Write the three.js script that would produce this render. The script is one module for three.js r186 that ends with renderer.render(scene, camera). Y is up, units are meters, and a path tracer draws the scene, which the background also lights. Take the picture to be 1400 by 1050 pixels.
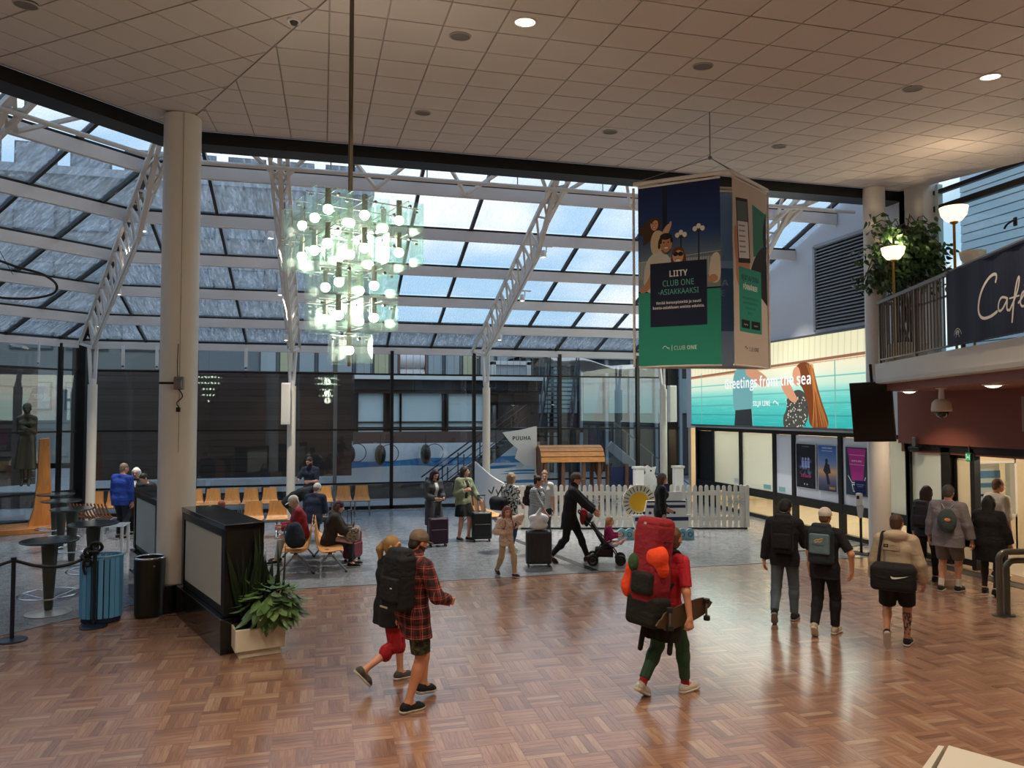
import * as THREE from 'three';
import { RoundedBoxGeometry } from 'three/addons/geometries/RoundedBoxGeometry.js';
import { mergeGeometries } from 'three/addons/utils/BufferGeometryUtils.js';
import { RectAreaLightUniformsLib } from 'three/addons/lights/RectAreaLightUniformsLib.js';
RectAreaLightUniformsLib.init();

// ---------------------------------------------------------------- camera, sky, exposure
const scene = new THREE.Scene();
const PITCH = 2.2, YAW = 14.2, FPX = 1022;
const camera = new THREE.PerspectiveCamera(2 * Math.atan(525 / FPX) * 180 / Math.PI, 1400 / 1050, 0.05, 400);
camera.rotation.set(PITCH * Math.PI / 180, -YAW * Math.PI / 180, 0, 'YXZ');
camera.position.set(0, 3, 0);
camera.updateMatrixWorld(true);
const renderer = new THREE.WebGLRenderer({ antialias: true });
renderer.toneMapping = THREE.LinearToneMapping;
renderer.toneMappingExposure = 1.08;
renderer.shadowMap.enabled = true;

let seed = 12345;
const rnd = () => { seed = (seed + 0x6d2b79f5) | 0; let t = Math.imul(seed ^ (seed >>> 15), 1 | seed); t = (t + Math.imul(t ^ (t >>> 7), 61 | t)) ^ t; return ((t ^ (t >>> 14)) >>> 0) / 4294967296; };
const rr = (a, b) => a + (b - a) * rnd();
const hash = (x, y) => { let h = Math.imul(x | 0, 374761393) + Math.imul(y | 0, 668265263); h = Math.imul(h ^ (h >>> 13), 1274126177); return ((h ^ (h >>> 16)) >>> 0) / 4294967296; };
const vnoise = (x, y, px = 0, py = 0) => {
  const w = (v, p) => p ? ((v % p) + p) % p : v;
  const ix = Math.floor(x), iy = Math.floor(y), fx = x - ix, fy = y - iy, s = fx * fx * (3 - 2 * fx), t = fy * fy * (3 - 2 * fy);
  const a = hash(w(ix, px), w(iy, py)), b = hash(w(ix + 1, px), w(iy, py)), c = hash(w(ix, px), w(iy + 1, py)), d = hash(w(ix + 1, px), w(iy + 1, py));
  return a + (b - a) * s + (c - a) * t + (a - b - c + d) * s * t;
};
const fbm = (x, y, p = 0, n = 4) => { let s = 0, a = .5, k = 1; for (let i = 0; i < n; i++) { s += a * vnoise(x * k + i * 17, y * k + i * 31, p * k, p * k); a *= .5; k *= 2; } return s; };
function dataTex(w, h, fn, srgb = true) {
  const d = new Uint8Array(w * h * 4);
  for (let y = 0; y < h; y++) for (let x = 0; x < w; x++) { const c = fn(x, y), o = (y * w + x) * 4; d[o] = Math.max(0, Math.min(255, c[0])); d[o + 1] = Math.max(0, Math.min(255, c[1])); d[o + 2] = Math.max(0, Math.min(255, c[2])); d[o + 3] = 255; }
  const t = new THREE.DataTexture(d, w, h, THREE.RGBAFormat); t.wrapS = t.wrapT = THREE.RepeatWrapping; t.magFilter = THREE.LinearFilter; t.minFilter = THREE.LinearMipmapLinearFilter; t.generateMipmaps = true;
  if (srgb) t.colorSpace = THREE.SRGBColorSpace; t.needsUpdate = true; return t;
}
function canvasTex(w, h, draw, repeat) {
  const c = document.createElement('canvas'); c.width = w; c.height = h; const g = c.getContext('2d'); draw(g, w, h);
  const t = new THREE.CanvasTexture(c); t.colorSpace = THREE.SRGBColorSpace; if (repeat) t.wrapS = t.wrapT = THREE.RepeatWrapping; return t;
}
// overcast sky with blue gaps, one picture for the camera and for the light
{
  const W = 1024, H = 512, d = new Float32Array(W * H * 4);
  for (let y = 0; y < H; y++) for (let x = 0; x < W; x++) {
    const el = ((y + .5) / H - .5) * Math.PI, az = (x / W) * 2 * Math.PI, s = Math.max(0, Math.sin(el));
    const k = 1 / (s + .25), cx = Math.cos(az) * Math.cos(el) * k, cz = Math.sin(az) * Math.cos(el) * k;
    let c = fbm(cx * 1.6 + 9, cz * 1.6 + 4, 0, 5); c = THREE.MathUtils.smoothstep(c - .13 * Math.exp(-(((s - .19) / .11) ** 2)), .38, .60);
    const o = (y * W + x) * 4, base = [.25 + .12 * (1 - s), .44 + .14 * (1 - s), .74], cl = [.90, .92, .955];
    for (let i = 0; i < 3; i++) d[o + i] = (el < 0 ? [.22, .23, .25][i] : base[i] * (1 - c) + cl[i] * c) * 1.38;
    d[o + 3] = 1;
  }
  const t = new THREE.DataTexture(d, W, H, THREE.RGBAFormat, THREE.FloatType); t.mapping = THREE.EquirectangularReflectionMapping; t.magFilter = THREE.LinearFilter; t.needsUpdate = true;
  scene.background = t; scene.environment = t; scene.backgroundIntensity = scene.environmentIntensity = 1.0;
}

// ---------------------------------------------------------------- helpers
const V = (x, y, z) => new THREE.Vector3(x, y, z);
const rad = (a) => a * Math.PI / 180;
const M = (c, o = {}) => new THREE.MeshStandardMaterial({ color: c, roughness: .6, ...o });
const MP = (c, o = {}) => new THREE.MeshPhysicalMaterial({ color: c, roughness: .6, ...o });
const used = new Map();
function uniq(n) { const k = used.get(n) ?? 0; used.set(n, k + 1); return k ? n + '_' + String(k).padStart(3, '0') : n; }
function add(name, geo, mat, parent = scene) {
  const m = new THREE.Mesh(Array.isArray(geo) ? (geo.length > 1 ? merge(geo) : geo[0]) : geo, mat); m.castShadow = m.receiveShadow = true;
  m.name = parent === scene ? uniq(name) : name; parent.add(m); return m;
}
function thing(name, label, category, pos = [0, 0, 0], turn = 0, group) {
  const g = new THREE.Group(); g.name = uniq(name); g.position.set(...pos); g.rotation.y = turn; g.userData = { label, category }; if (group) g.userData.group = group; scene.add(g); return g;
}
function tag(o, label, category, group) { o.userData.label = label; o.userData.category = category; if (group) o.userData.group = group; return o; }
function struct(name, geo, mat) { const m = add(name, geo, mat); m.userData.kind = 'structure'; return m; }
function structG(name) { const g = new THREE.Group(); g.name = uniq(name); g.userData.kind = 'structure'; scene.add(g); return g; }
function dup(src, label, pos, turn, group) { const c = src.clone(); c.name = uniq(src.name.replace(/_\d{3}$/, '')); if (pos) c.position.set(...pos); if (turn !== undefined) c.rotation.y = turn; c.userData = { ...src.userData, label }; if (group) c.userData.group = group; scene.add(c); return c; }
function merge(list) {
  return mergeGeometries(list.map((g) => { const q = g.index ? g.toNonIndexed() : g; for (const k of Object.keys(q.attributes)) if (!['position', 'normal', 'uv'].includes(k)) q.deleteAttribute(k); if (!q.attributes.uv) q.setAttribute('uv', new THREE.BufferAttribute(new Float32Array(q.attributes.position.count * 2), 2)); return q; }));
}
function xf(g, p = [0, 0, 0], r = [0, 0, 0], s) { if (s) g.scale(...s); if (r[0]) g.rotateX(r[0]); if (r[1]) g.rotateY(r[1]); if (r[2]) g.rotateZ(r[2]); g.translate(...p); return g; }
function uvBox(g, s = 1) { // uv in metres from the dominant axis
  const q = g.index ? g.toNonIndexed() : g, p = q.attributes.position, n = q.attributes.normal, uv = new Float32Array(p.count * 2);
  for (let i = 0; i < p.count; i++) { const ax = Math.abs(n.getX(i)), ay = Math.abs(n.getY(i)), az = Math.abs(n.getZ(i)); const x = p.getX(i), y = p.getY(i), z = p.getZ(i); const a = ax > ay && ax > az ? [z, y] : ay > az ? [x, z] : [x, y]; uv[2 * i] = a[0] * s; uv[2 * i + 1] = a[1] * s; }
  q.setAttribute('uv', new THREE.BufferAttribute(uv, 2)); return q;
}
const box = (w, h, d, p, r) => uvBox(xf(new THREE.BoxGeometry(w, h, d), p, r));
const box0 = (w, h, d, p, r) => xf(new THREE.BoxGeometry(w, h, d), p, r);
const rbox = (w, h, d, rad_, p, r, seg = 2) => xf(new RoundedBoxGeometry(w, h, d, seg, Math.min(rad_, w / 2.01, h / 2.01, d / 2.01)), p, r);
const cyl = (r1, r2, h, p, r, n = 20) => xf(new THREE.CylinderGeometry(r1, r2, h, n), p, r);
const sph = (r, p, s, n = 16) => xf(new THREE.SphereGeometry(r, n, Math.ceil(n * .7)), p, undefined, s);
const tor = (R, r, p, rot, n = 32) => xf(new THREE.TorusGeometry(R, r, 8, n), p, rot);
const lathe = (pts, p, n = 28) => xf(new THREE.LatheGeometry(pts.map((q) => new THREE.Vector2(q[0], q[1])), n), p);
const tube = (pts, r, n = 24, closed = false, rs = 8, tension = .5) => new THREE.TubeGeometry(new THREE.CatmullRomCurve3(pts.map((q) => V(...q)), closed, 'catmullrom', tension), n, r, rs, closed);
function bar(a, b, r, n = 8) { // round bar between two points
  const A = V(...a), B = V(...b), L = A.distanceTo(B), g = new THREE.CylinderGeometry(r, r, L, n); g.translate(0, L / 2, 0);
  g.applyQuaternion(new THREE.Quaternion().setFromUnitVectors(V(0, 1, 0), B.clone().sub(A).normalize())); g.translate(...a); return g;
}
function beam(a, b, w, h) { // square bar, h measured upright
  const A = V(...a), B = V(...b), L = A.distanceTo(B), g = new THREE.BoxGeometry(w, h, L), z = B.clone().sub(A).normalize(), x = V(0, 1, 0).cross(z).normalize(), y = z.clone().cross(x);
  g.applyMatrix4(new THREE.Matrix4().makeBasis(x, y, z)); g.translate((a[0] + b[0]) / 2, (a[1] + b[1]) / 2, (a[2] + b[2]) / 2); return uvBox(g);
}
function extr(pts, depth, bevel = 0, p, r) { const s = new THREE.Shape(pts.map((q) => new THREE.Vector2(q[0], q[1]))); return xf(new THREE.ExtrudeGeometry(s, { depth, bevelEnabled: bevel > 0, bevelSize: bevel, bevelThickness: bevel, bevelSegments: 2, curveSegments: 12 }), p, r); }
function prism(poly, y0, y1) { // poly of [x, D] seen from above
  const s = new THREE.Shape(poly.map((q) => new THREE.Vector2(q[0], q[1]))), g = new THREE.ExtrudeGeometry(s, { depth: y1 - y0, bevelEnabled: false }); g.rotateX(-Math.PI / 2); g.translate(0, y0, 0); return uvBox(g);
}
// sight lines of the photograph: where one meets the floor or a wall plane
function ray(px, py) { const d = V((px - 700) / FPX, (525 - py) / FPX, -1).applyEuler(camera.rotation); return d; }
const onH = (px, py, h = 0) => { const r = ray(px, py), t = (h - 3) / r.y; return [r.x * t, h, r.z * t]; };
const onD = (px, py, D) => { const r = ray(px, py), t = -D / r.z; return [r.x * t, 3 + r.y * t, -D]; };
const onX = (px, py, X) => { const r = ray(px, py), t = X / r.x; return [X, 3 + r.y * t, r.z * t]; };
const sight = (px) => Math.atan((px - 700) / FPX);              // angle off the optical axis
const facing = (deg, px) => rad(deg - YAW) - sight(px);          // 0 = towards the camera, 90 = to the picture's right, 180 = away
// ---------------------------------------------------------------- surfaces
const woodTex = dataTex(512, 512, (x, y) => { const g = fbm(x / 512 * 6, y / 512 * 60, 0, 4), k = fbm(x / 512 * 3 + 5, y / 512 * 160, 0, 3), v = .74 + .34 * g + .14 * k; return [255 * v, 250 * v, 245 * v]; });
const graniteTex = dataTex(1024, 1024, (x, y) => { const a = fbm(x / 1024 * 96, y / 1024 * 96, 96, 3), b = fbm(x / 1024 * 14 + 3, y / 1024 * 14, 14, 3), s = hash(x >> 1, y >> 1); let v = 142 + 100 * (a - .45) + 40 * (b - .5); if (s > .94) v += 44; if (s < .07) v -= 54; return [v, v * 1.01, v * 1.02]; });
const rainTex = dataTex(512, 512, (x, y) => { const u = x / 512, v = y / 512; const a = fbm(u * 64, v * 14, 0, 3), b = fbm(u * 26 + 7, v * 5, 0, 3); const q = 255 * Math.max(0, Math.min(1, .45 + .95 * (.6 * a + .4 * b - .47))); return [q, q, q]; }, false);
const noiseBump = dataTex(256, 256, (x, y) => { const q = 255 * fbm(x / 256 * 24, y / 256 * 24, 24, 3); return [q, q, q]; }, false);
const beechTex = dataTex(256, 512, (x, y) => { const g = fbm(x / 256 * 18, y / 512 * 3, 0, 4), v = .82 + .26 * g; return [226 * v, 160 * v, 92 * v]; });
const parquetMat = [[.66, .40, .28], [.58, .34, .24], [.74, .48, .33], [.46, .27, .20], [.70, .43, .30], [.62, .38, .28], [.82, .58, .41], [.53, .33, .25]].map((c) => MP(new THREE.Color().setRGB(c[0] * .54, c[1] * .50, c[2] * .48), { map: woodTex, roughness: .24, clearcoat: .5, clearcoatRoughness: .16 }));
const graniteMat = MP(0xffffff, { map: graniteTex, roughness: .16 });
const tileMat = M(new THREE.Color(.60, .52, .46), { roughness: .9, bumpMap: noiseBump, bumpScale: .0006 });
const gridMat = M(new THREE.Color(.36, .31, .28), { roughness: .8 });
const blackMat = M(0x0f0e0d, { roughness: .45 });
const darkFrame = M(0x15110e, { roughness: .4 });
const whiteMat = M(0xe6e2dc, { roughness: .5 });
const steelWhite = M(new THREE.Color(.70, .64, .60), { roughness: .45 });
const wallWhite = M(new THREE.Color(.70, .70, .72), { roughness: .85 });
const chrome = M(0xd8dade, { roughness: .14, metalness: 1 });
const greyMetal = M(0x8d8f90, { roughness: .35, metalness: .9 });
const beech = M(0xffffff, { map: beechTex, roughness: .38 });
const redWall = M(new THREE.Color(.24, .07, .045), { roughness: .55 });
const roofGlass = MP(new THREE.Color(.96, .98, 1), { transmission: 1, thickness: 0, roughness: .72, roughnessMap: rainTex, ior: 1.5, bumpMap: rainTex, bumpScale: .006 });
const wallGlass = MP(new THREE.Color(.95, .98, .98), { transmission: 1, thickness: 0, roughness: .0, ior: 1.55 });

// bay frames: t runs along the beam, q outwards from the beam to the glass wall
const CX = -2.39, CD = 13.4, S2 = Math.SQRT1_2;
const bayA = (t, q, h = 0) => [CX + t, h, -(CD + q)];
const bayB = (t, q, h = 0) => [CX - S2 * t - S2 * q, h, -(CD - S2 * t + S2 * q)];
const QE = 10.4, RH = (q) => 5.12 + .33 * (QE - q), CEIL = (q) => 7.75 + .1 * q, XW = 12.05, TB = 7.2;
const TM = .4142;

// ---------------------------------------------------------------- floor
{
  const wl = [[-8.3, -7.3], [XW + 4, -7.3], [XW + 4, CD - .02], [CX, CD - .02]]; const e = bayB(8.2, -.02); wl.push([e[0], -e[2]]);
  const floor = struct('floor', prism(wl, -.3, -.004), parquetMat[1]);
  const st = [[CX, CD - .02], [XW + .3, CD - .02], [XW + .3, CD + QE + .3]]; const c2 = bayA(-TM * (QE + .3), QE + .3), c3 = bayB(8.2, QE + .3); st.push([c2[0], -c2[2]], [c3[0], -c3[2]], [e[0], -e[2]]);
  const stone = struct('floor', prism(st, -.3, 0), graniteMat); stone.name = 'stone_floor';
  // parquet blocks of five strips, turned block by block
  const m = .36, geoms = [0, 1, 2, 3].map((k) => { const g = uvBox(new THREE.BoxGeometry(m - .002, .012, m / 5 - .002)); const uv = g.attributes.uv; for (let i = 0; i < uv.count; i++) uv.setXY(i, uv.getX(i) * 1.4 + k * .23, uv.getY(i) * 1.4 + k * .37); return g; });
  const strips = [];
  for (let i = -20; i < 46; i++) for (let j = 10; j < 40; j++) for (let k = 0; k < 5; k++) {
    const alt = (i + j) & 1, o = (k - 2) * m / 5, x = i * m + .12 + (alt ? 0 : o), D = j * m + .05 + (alt ? o : 0);
    if (D > CD - .08 || x > XW - .05) continue;
    const q = (-(x - CX) + (D - CD)) * S2; if (q > -.1) continue;
    const c = V(x, 0, -D).sub(camera.position).applyMatrix4(new THREE.Matrix4().makeRotationFromEuler(camera.rotation).invert()); const z = -c.z; if (z < 2) continue;
    const px = 700 + FPX * c.x / z, py = 525 - FPX * c.y / z; if (px < -260 || px > 1660 || py > 1300) continue;
    const shade = [0, 0, 0, 1, 1, 2, 2, 3, 4, 4, 5, 5, 6, 7, 7][Math.floor(rnd() * 15)];
    strips.push({ x, D, alt, z, inside: px > 0 && px < 1400 && py < 1050, shade, g: geoms[Math.floor(rnd() * 4)] });
  }
  strips.sort((a, b) => (b.inside - a.inside) || a.z - b.z);
  const rest = {};
  strips.forEach((s, n) => {
    const y = -.0055 + (hash(n, 7) - .5) * .0004;
    if (n < 300) { const b = add('plank', s.g, parquetMat[s.shade], floor); b.position.set(s.x, y, -s.D); b.rotation.y = s.alt ? 0 : Math.PI / 2; }
    else (rest[s.shade] ??= []).push(s);
  });
  const all = []; const mtx = new THREE.Matrix4();
  const rs = strips.slice(300), im = new THREE.InstancedMesh(geoms[0], MP(0xffffff, { map: woodTex, roughness: .24, clearcoat: .5, clearcoatRoughness: .16 }), rs.length);
  rs.forEach((s, n) => { mtx.makeRotationY(s.alt ? 0 : Math.PI / 2); mtx.setPosition(s.x, -.0055, -s.D); im.setMatrixAt(n, mtx); im.setColorAt(n, parquetMat[s.shade].color); });
  im.name = 'plank'; im.castShadow = im.receiveShadow = true; im.userData.kind = 'stuff'; floor.add(im);
  // dark stone bands let into the granite
  const inlay = M(0x2a2b2e, { roughness: .25 });
  add('stone_strip', beam([5.05, .001, -13.5], [4.2, .001, -18.6], .16, .004), inlay, stone);
  add('stone_strip', beam([9.3, .001, -14.2], [12, .001, -14.6], .12, .004), inlay, stone);
  add('threshold_strip', [box(XW - CX, .006, .03, [(XW + CX) / 2, 0, -CD + .02])], greyMetal, stone);
  add('threshold_strip', [beam(bayB(0, -.02), bayB(8, -.02), .03, .006)], greyMetal, stone);
}

// ---------------------------------------------------------------- ceiling: two sloping planes of square tiles that meet in a mitre
function clipPoly(poly, a, b, c) { // keep a*x+b*y+c >= 0
  const out = []; for (let i = 0; i < poly.length; i++) { const p = poly[i], n = poly[(i + 1) % poly.length], dp = a * p[0] + b * p[1] + c, dn = a * n[0] + b * n[1] + c; if (dp >= 0) out.push(p); if ((dp >= 0) !== (dn >= 0)) { const k = dp / (dp - dn); out.push([p[0] + (n[0] - p[0]) * k, p[1] + (n[1] - p[1]) * k]); } } return out;
}
function slab(poly, bay, lift, th) { // sloping slab over a (t,q) polygon, bottom at the ceiling height + lift
  const n = poly.length, pos = [], P = poly.map(([t, q]) => bay(t, q, CEIL(q) + lift)), T = poly.map(([t, q]) => bay(t, q, CEIL(q) + lift + th));
  const tri = (a, b, c) => pos.push(...a, ...b, ...c);
  const up = (P[1][0] - P[0][0]) * (P[2][2] - P[0][2]) - (P[1][2] - P[0][2]) * (P[2][0] - P[0][0]) < 0;
  for (let i = 1; i < n - 1; i++) { up ? tri(P[0], P[i + 1], P[i]) : tri(P[0], P[i], P[i + 1]); up ? tri(T[0], T[i], T[i + 1]) : tri(T[0], T[i + 1], T[i]); }
  for (let i = 0; i < n; i++) { const j = (i + 1) % n; if (up) { tri(P[i], P[j], T[j]); tri(P[i], T[j], T[i]); } else { tri(P[j], P[i], T[i]); tri(P[j], T[i], T[j]); } }
  const g = new THREE.BufferGeometry(); g.setAttribute('position', new THREE.Float32BufferAttribute(pos, 3)); g.computeVertexNormals(); return uvBox(g);
}
function toScreen(p) { const c = V(...p).sub(camera.position).applyMatrix4(new THREE.Matrix4().makeRotationFromEuler(camera.rotation).invert()); return [700 + FPX * c.x / -c.z, 525 - FPX * c.y / -c.z, -c.z]; }
{
  const polyA = [[0, 0], [XW - CX, 0], [XW - CX, -21], [TM * 21, -21]];
  const polyB = [[0, 0], [TM * 21, -21], [16.5, -21], [16.5, 0]];
  const ceiling = struct('ceiling', [slab(polyA, bayA, .014, .3), slab(polyB, bayB, .014, .3)], gridMat);
  const tiles = [], s = .6, sq = s / Math.hypot(1, .1);
  for (const [bay, t0, q0] of [[bayA, .02, -.12], [bayB, -.1, -.10]]) for (let i = 0; i < 30; i++) for (let j = 0; j < 34; j++) {
    const gx = .010, t = t0 + i * s, q = q0 - j * sq;
    let poly = [[t + gx, q - sq + gx], [t + s - gx, q - sq + gx], [t + s - gx, q - gx], [t + gx, q - gx]];
    if (j === 0) poly = poly.map((p) => [p[0], Math.min(p[1], -.005)]);
    poly = clipPoly(poly, 1, TM, -.012); if (bay === bayA) poly = clipPoly(poly, -1, 0, XW - CX - .02);
    if (poly.length < 3) continue;
    let a = 0; for (let k = 0; k < poly.length; k++) { const p = poly[k], n = poly[(k + 1) % poly.length]; a += p[0] * n[1] - n[0] * p[1]; } if (Math.abs(a) < .01) continue;
    const c = poly.reduce((u, p) => [u[0] + p[0] / poly.length, u[1] + p[1] / poly.length], [0, 0]), w = bay(c[0], c[1], CEIL(c[1])), [px, py, z] = toScreen(w);
    if (w[0] < -8.2 || w[2] > 7) continue;
    const inside = z > 1 && px > -20 && px < 1420 && py > -20;
    tiles.push({ poly, bay, z, inside });
  }
  tiles.sort((a, b) => (b.inside - a.inside) || a.z - b.z);
  const rest = [];
  tiles.forEach((k, n) => { const g = slab(k.poly, k.bay, -.001 + (hash(n, 3) - .5) * .002, .012); if (n < 300) add('ceiling_tile', g, tileMat, ceiling); else rest.push(g); });
  add('ceiling_tile', merge(rest), tileMat, ceiling).userData.kind = 'stuff';
  // flush speakers and downlights
  const onCeil = (px, py) => { const r = ray(px, py), t = (7.75 - 3 - .1 * CD) / (r.y + .1 * r.z); return [r.x * t, 3 + r.y * t, r.z * t]; };
  const tilt = Math.atan(.1);
  const spk = [lathe([[0, .0], [.085, .0], [.1, -.006], [.118, -.008], [.122, 0], [.122, .02], [0, .02]], [0, 0, 0], 28)];
  [[629, 49, 'round ceiling speaker left of the lit downlight near the top edge'], [961, 90, 'round ceiling speaker above the hanging banners, nearer of two there'], [1248, 121, 'round ceiling speaker beside the lit downlight above the café'], [578, 154, 'round ceiling speaker right of the chandelier pole, near the dark beam'], [834, 180, 'round ceiling speaker near the dark beam, left of the banner cable'], [1065, 200, 'round ceiling speaker near the dark beam, right of the banner cable'], [35, 6, 'round ceiling speaker in the left ceiling slope at the top corner']].forEach(([x, y, l]) => {
    const p = onCeil(x, y), t = thing('ceiling_speaker', l, 'speaker', [p[0], p[1] - .004, p[2]], 0, 'round speakers flush in the tiled ceiling'); t.rotation.x = tilt;
    add('grille', spk, M(0x6d655e, { roughness: .7 }), t); add('rim', tor(.118, .008, [0, -.004, 0], [Math.PI / 2, 0, 0]), M(0xb8aea4), t);
  });
  [[718, 29, 'lit round ceiling downlight near the top edge of the picture'], [1354, 104, 'lit round ceiling downlight above the café terrace']].forEach(([x, y, l]) => {
    const p = onCeil(x, y), t = thing('ceiling_downlight', l, 'light', [p[0], p[1] - .004, p[2]], 0, 'lit downlights'); t.rotation.x = tilt;
    add('rim', tor(.115, .012, [0, -.004, 0], [Math.PI / 2, 0, 0]), M(0xe8e0d6), t); add('lamp_disc', cyl(.105, .105, .008, [0, -.004, 0]), MP(0xffffff, { emissive: new THREE.Color(1, .86, .66), emissiveIntensity: 5 }), t);
    const L = new THREE.SpotLight(new THREE.Color(1, .82, .62), 28, 0, rad(62), .6, 2); L.position.set(p[0], p[1] - .06, p[2]); L.target.position.set(p[0], 0, p[2]); L.castShadow = true; scene.add(L, L.target);
  });
  const p = onCeil(402, 27), t = thing('smoke_detector', 'small white smoke detector on the ceiling seam above the left column', 'detector', p, 0); add('base', cyl(.07, .07, .03, [0, -.012, 0]), whiteMat, t); add('sensor', lathe([[0, -.06], [.03, -.055], [.045, -.03], [.045, -.02], [0, -.02]]), M(0x3a3835), t);
}
// further downlights of the hall behind the camera and over the café
for (const [x, D, k, l] of [[-4, 1, 22, 'left of the viewer'], [4, -3, 24, 'behind the viewer to the right'], [9.5, 1, 28, 'far right of the viewer'], [-2, -5, 22, 'behind the viewer by the back wall'], [3.4, 1.5, 18, 'just right of the viewer'], [10.2, 5.6, 10, 'over the café terrace out of frame'], [-3.4, 5.4, 34, 'over the floor left of the viewer'], [.3, 5.3, 28, 'straight above the walkway before the viewer'], [4.1, 5.3, 28, 'above the walkway right of the viewer'], [7.6, 5.0, 20, 'between the walkway and the café terrace']]) {
  const h = CEIL(D - CD) - .02, t = thing('ceiling_downlight', 'round ceiling downlight ' + l, 'light', [x, h, -D], 0, 'downlights out of frame');
  add('rim', tor(.115, .012, [0, -.004, 0], [Math.PI / 2, 0, 0]), M(0xe8e0d6), t); add('lamp_disc', cyl(.105, .105, .008, [0, -.004, 0]), MP(0xffffff, { emissive: new THREE.Color(1, .86, .66), emissiveIntensity: 5 }), t);
  const L = new THREE.SpotLight(new THREE.Color(1, .80, .60), k, 0, rad(62), .6, 2); L.position.set(x, h - .08, -D); L.target.position.set(x, 0, -D); L.castShadow = true; scene.add(L, L.target);
}

// ---------------------------------------------------------------- dark edge beam and round columns
{
  const b = struct('beam', [beam(bayA(-.05, .22, 7.655), bayA(XW - CX, .22, 7.655), .44, .21), beam(bayB(-.05, .22, 7.655), bayB(TB + .4, .22, 7.655), .44, .21)], blackMat); b.name = 'edge_beam';
  const u = struct('wall', [beam(bayA(-.1, .55, 8.3), bayA(XW - CX + .2, .55, 8.3), .2, 1.3), beam(bayB(-.1, .55, 8.3), bayB(TB + .6, .55, 8.3), .2, 1.3)], wallWhite); u.name = 'wall_upstand';
  const colMat = M(new THREE.Color(.74, .70, .65), { roughness: .45 });
  for (const [x, D, r, l] of [[-2.18, 12.55, .275, 'left'], [11.22, 13.25, .215, 'right']]) {
    const top = CEIL(D - CD) - .02, c = struct('column_' + l, cyl(r, r, top - (l === 'left' ? .42 : 0), [x, (top + (l === 'left' ? .42 : 0)) / 2, -D], undefined, 48), colMat);
    if (l === 'right') add('skirting', cyl(r + .012, r + .012, .1, [x, .05, -D], undefined, 40), blackMat, c);
    else { add('seam', box(.008, top - 2.4, .004, [x + .06, (top + 2.4) / 2, -D + r]), M(0x9c9184), c); }
  }
}

// ---------------------------------------------------------------- glass roof
const NP = 6, PS = 1.66; // purlins
function bayRoof(bay, t1, phase, tRight, label) {
  const roof = structG('glass_roof'); roof.userData.kind = 'structure';
  const tl = (q) => -TM * q;
  // purlins
  for (let k = 0; k <= NP; k++) { const q = QE - k * PS; if (q < 1) break; add('purlin', beam(bay(tl(q), q, RH(q) - .17), bay(tRight, q, RH(q) - .17), .1, k ? .24 : .2), steelWhite, roof); add('glazing_bar', beam(bay(tl(q), q, RH(q) - .025), bay(tRight, q, RH(q) - .025), .09, .05), darkFrame, roof); }
  const ts = []; for (let t = phase; t < tRight; t += 1.4) if (t > -TM * QE) ts.push(t);
  for (const t of ts) { const q0 = Math.max(.6, t < 0 ? .6 : .6), qa = Math.max(q0, -t / TM); if (qa > QE - .1) continue; add('rafter', beam(bay(t, qa, RH(qa) + .0), bay(t, QE + .1, RH(QE + .1)), .065, .11), darkFrame, roof); }
  // panes, cut along the hip
  for (let k = -1; k < NP; k++) {
    const qa = k < 0 ? QE : QE - k * PS, qb = k < 0 ? QE + .12 : Math.max(.62, QE - (k + 1) * PS); if (k < 0 || qa <= qb + .05) continue;
    for (let t = phase - 1.4 * 8; t < tRight; t += 1.4) {
      let poly = [[t + .02, qb + .03], [Math.min(t + 1.38, tRight), qb + .03], [Math.min(t + 1.38, tRight), qa - .03], [t + .02, qa - .03]];
      poly = clipPoly(poly, 1, TM, -.03); if (poly.length < 3) continue;
      const top = [], pos = [], P = poly.map(([a, b]) => bay(a, b, RH(b) + .02)), T = poly.map(([a, b]) => bay(a, b, RH(b) + .032)), uv = [];
      const tri = (a, b, c) => pos.push(...a, ...b, ...c); const n = poly.length;
      for (let i = 1; i < n - 1; i++) { tri(P[0], P[i], P[i + 1]); uv.push(...[0, i, i + 1].flatMap((j) => [poly[j][0] * .55, poly[j][1] * .55])); tri(T[0], T[i + 1], T[i]); uv.push(...[0, i + 1, i].flatMap((j) => [poly[j][0] * .55, poly[j][1] * .55])); }
      const g = new THREE.BufferGeometry(); g.setAttribute('position', new THREE.Float32BufferAttribute(pos, 3)); g.setAttribute('uv', new THREE.Float32BufferAttribute(uv, 2)); g.computeVertexNormals();
      add('pane', g, roofGlass, roof);
    }
  }
  return roof;
}
const roofA = bayRoof(bayA, 0, 7.14 - 1.4 * 8, XW - CX - .02), roofB = bayRoof(bayB, 0, 1.9 - 1.4 * 4, TB);
add('hip_rafter', beam(bayA(-TM * .6, .6, RH(.6) + .02), bayA(-TM * (QE + .1), QE + .1, RH(QE + .1) + .02), .11, .16), darkFrame, roofA);

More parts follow.
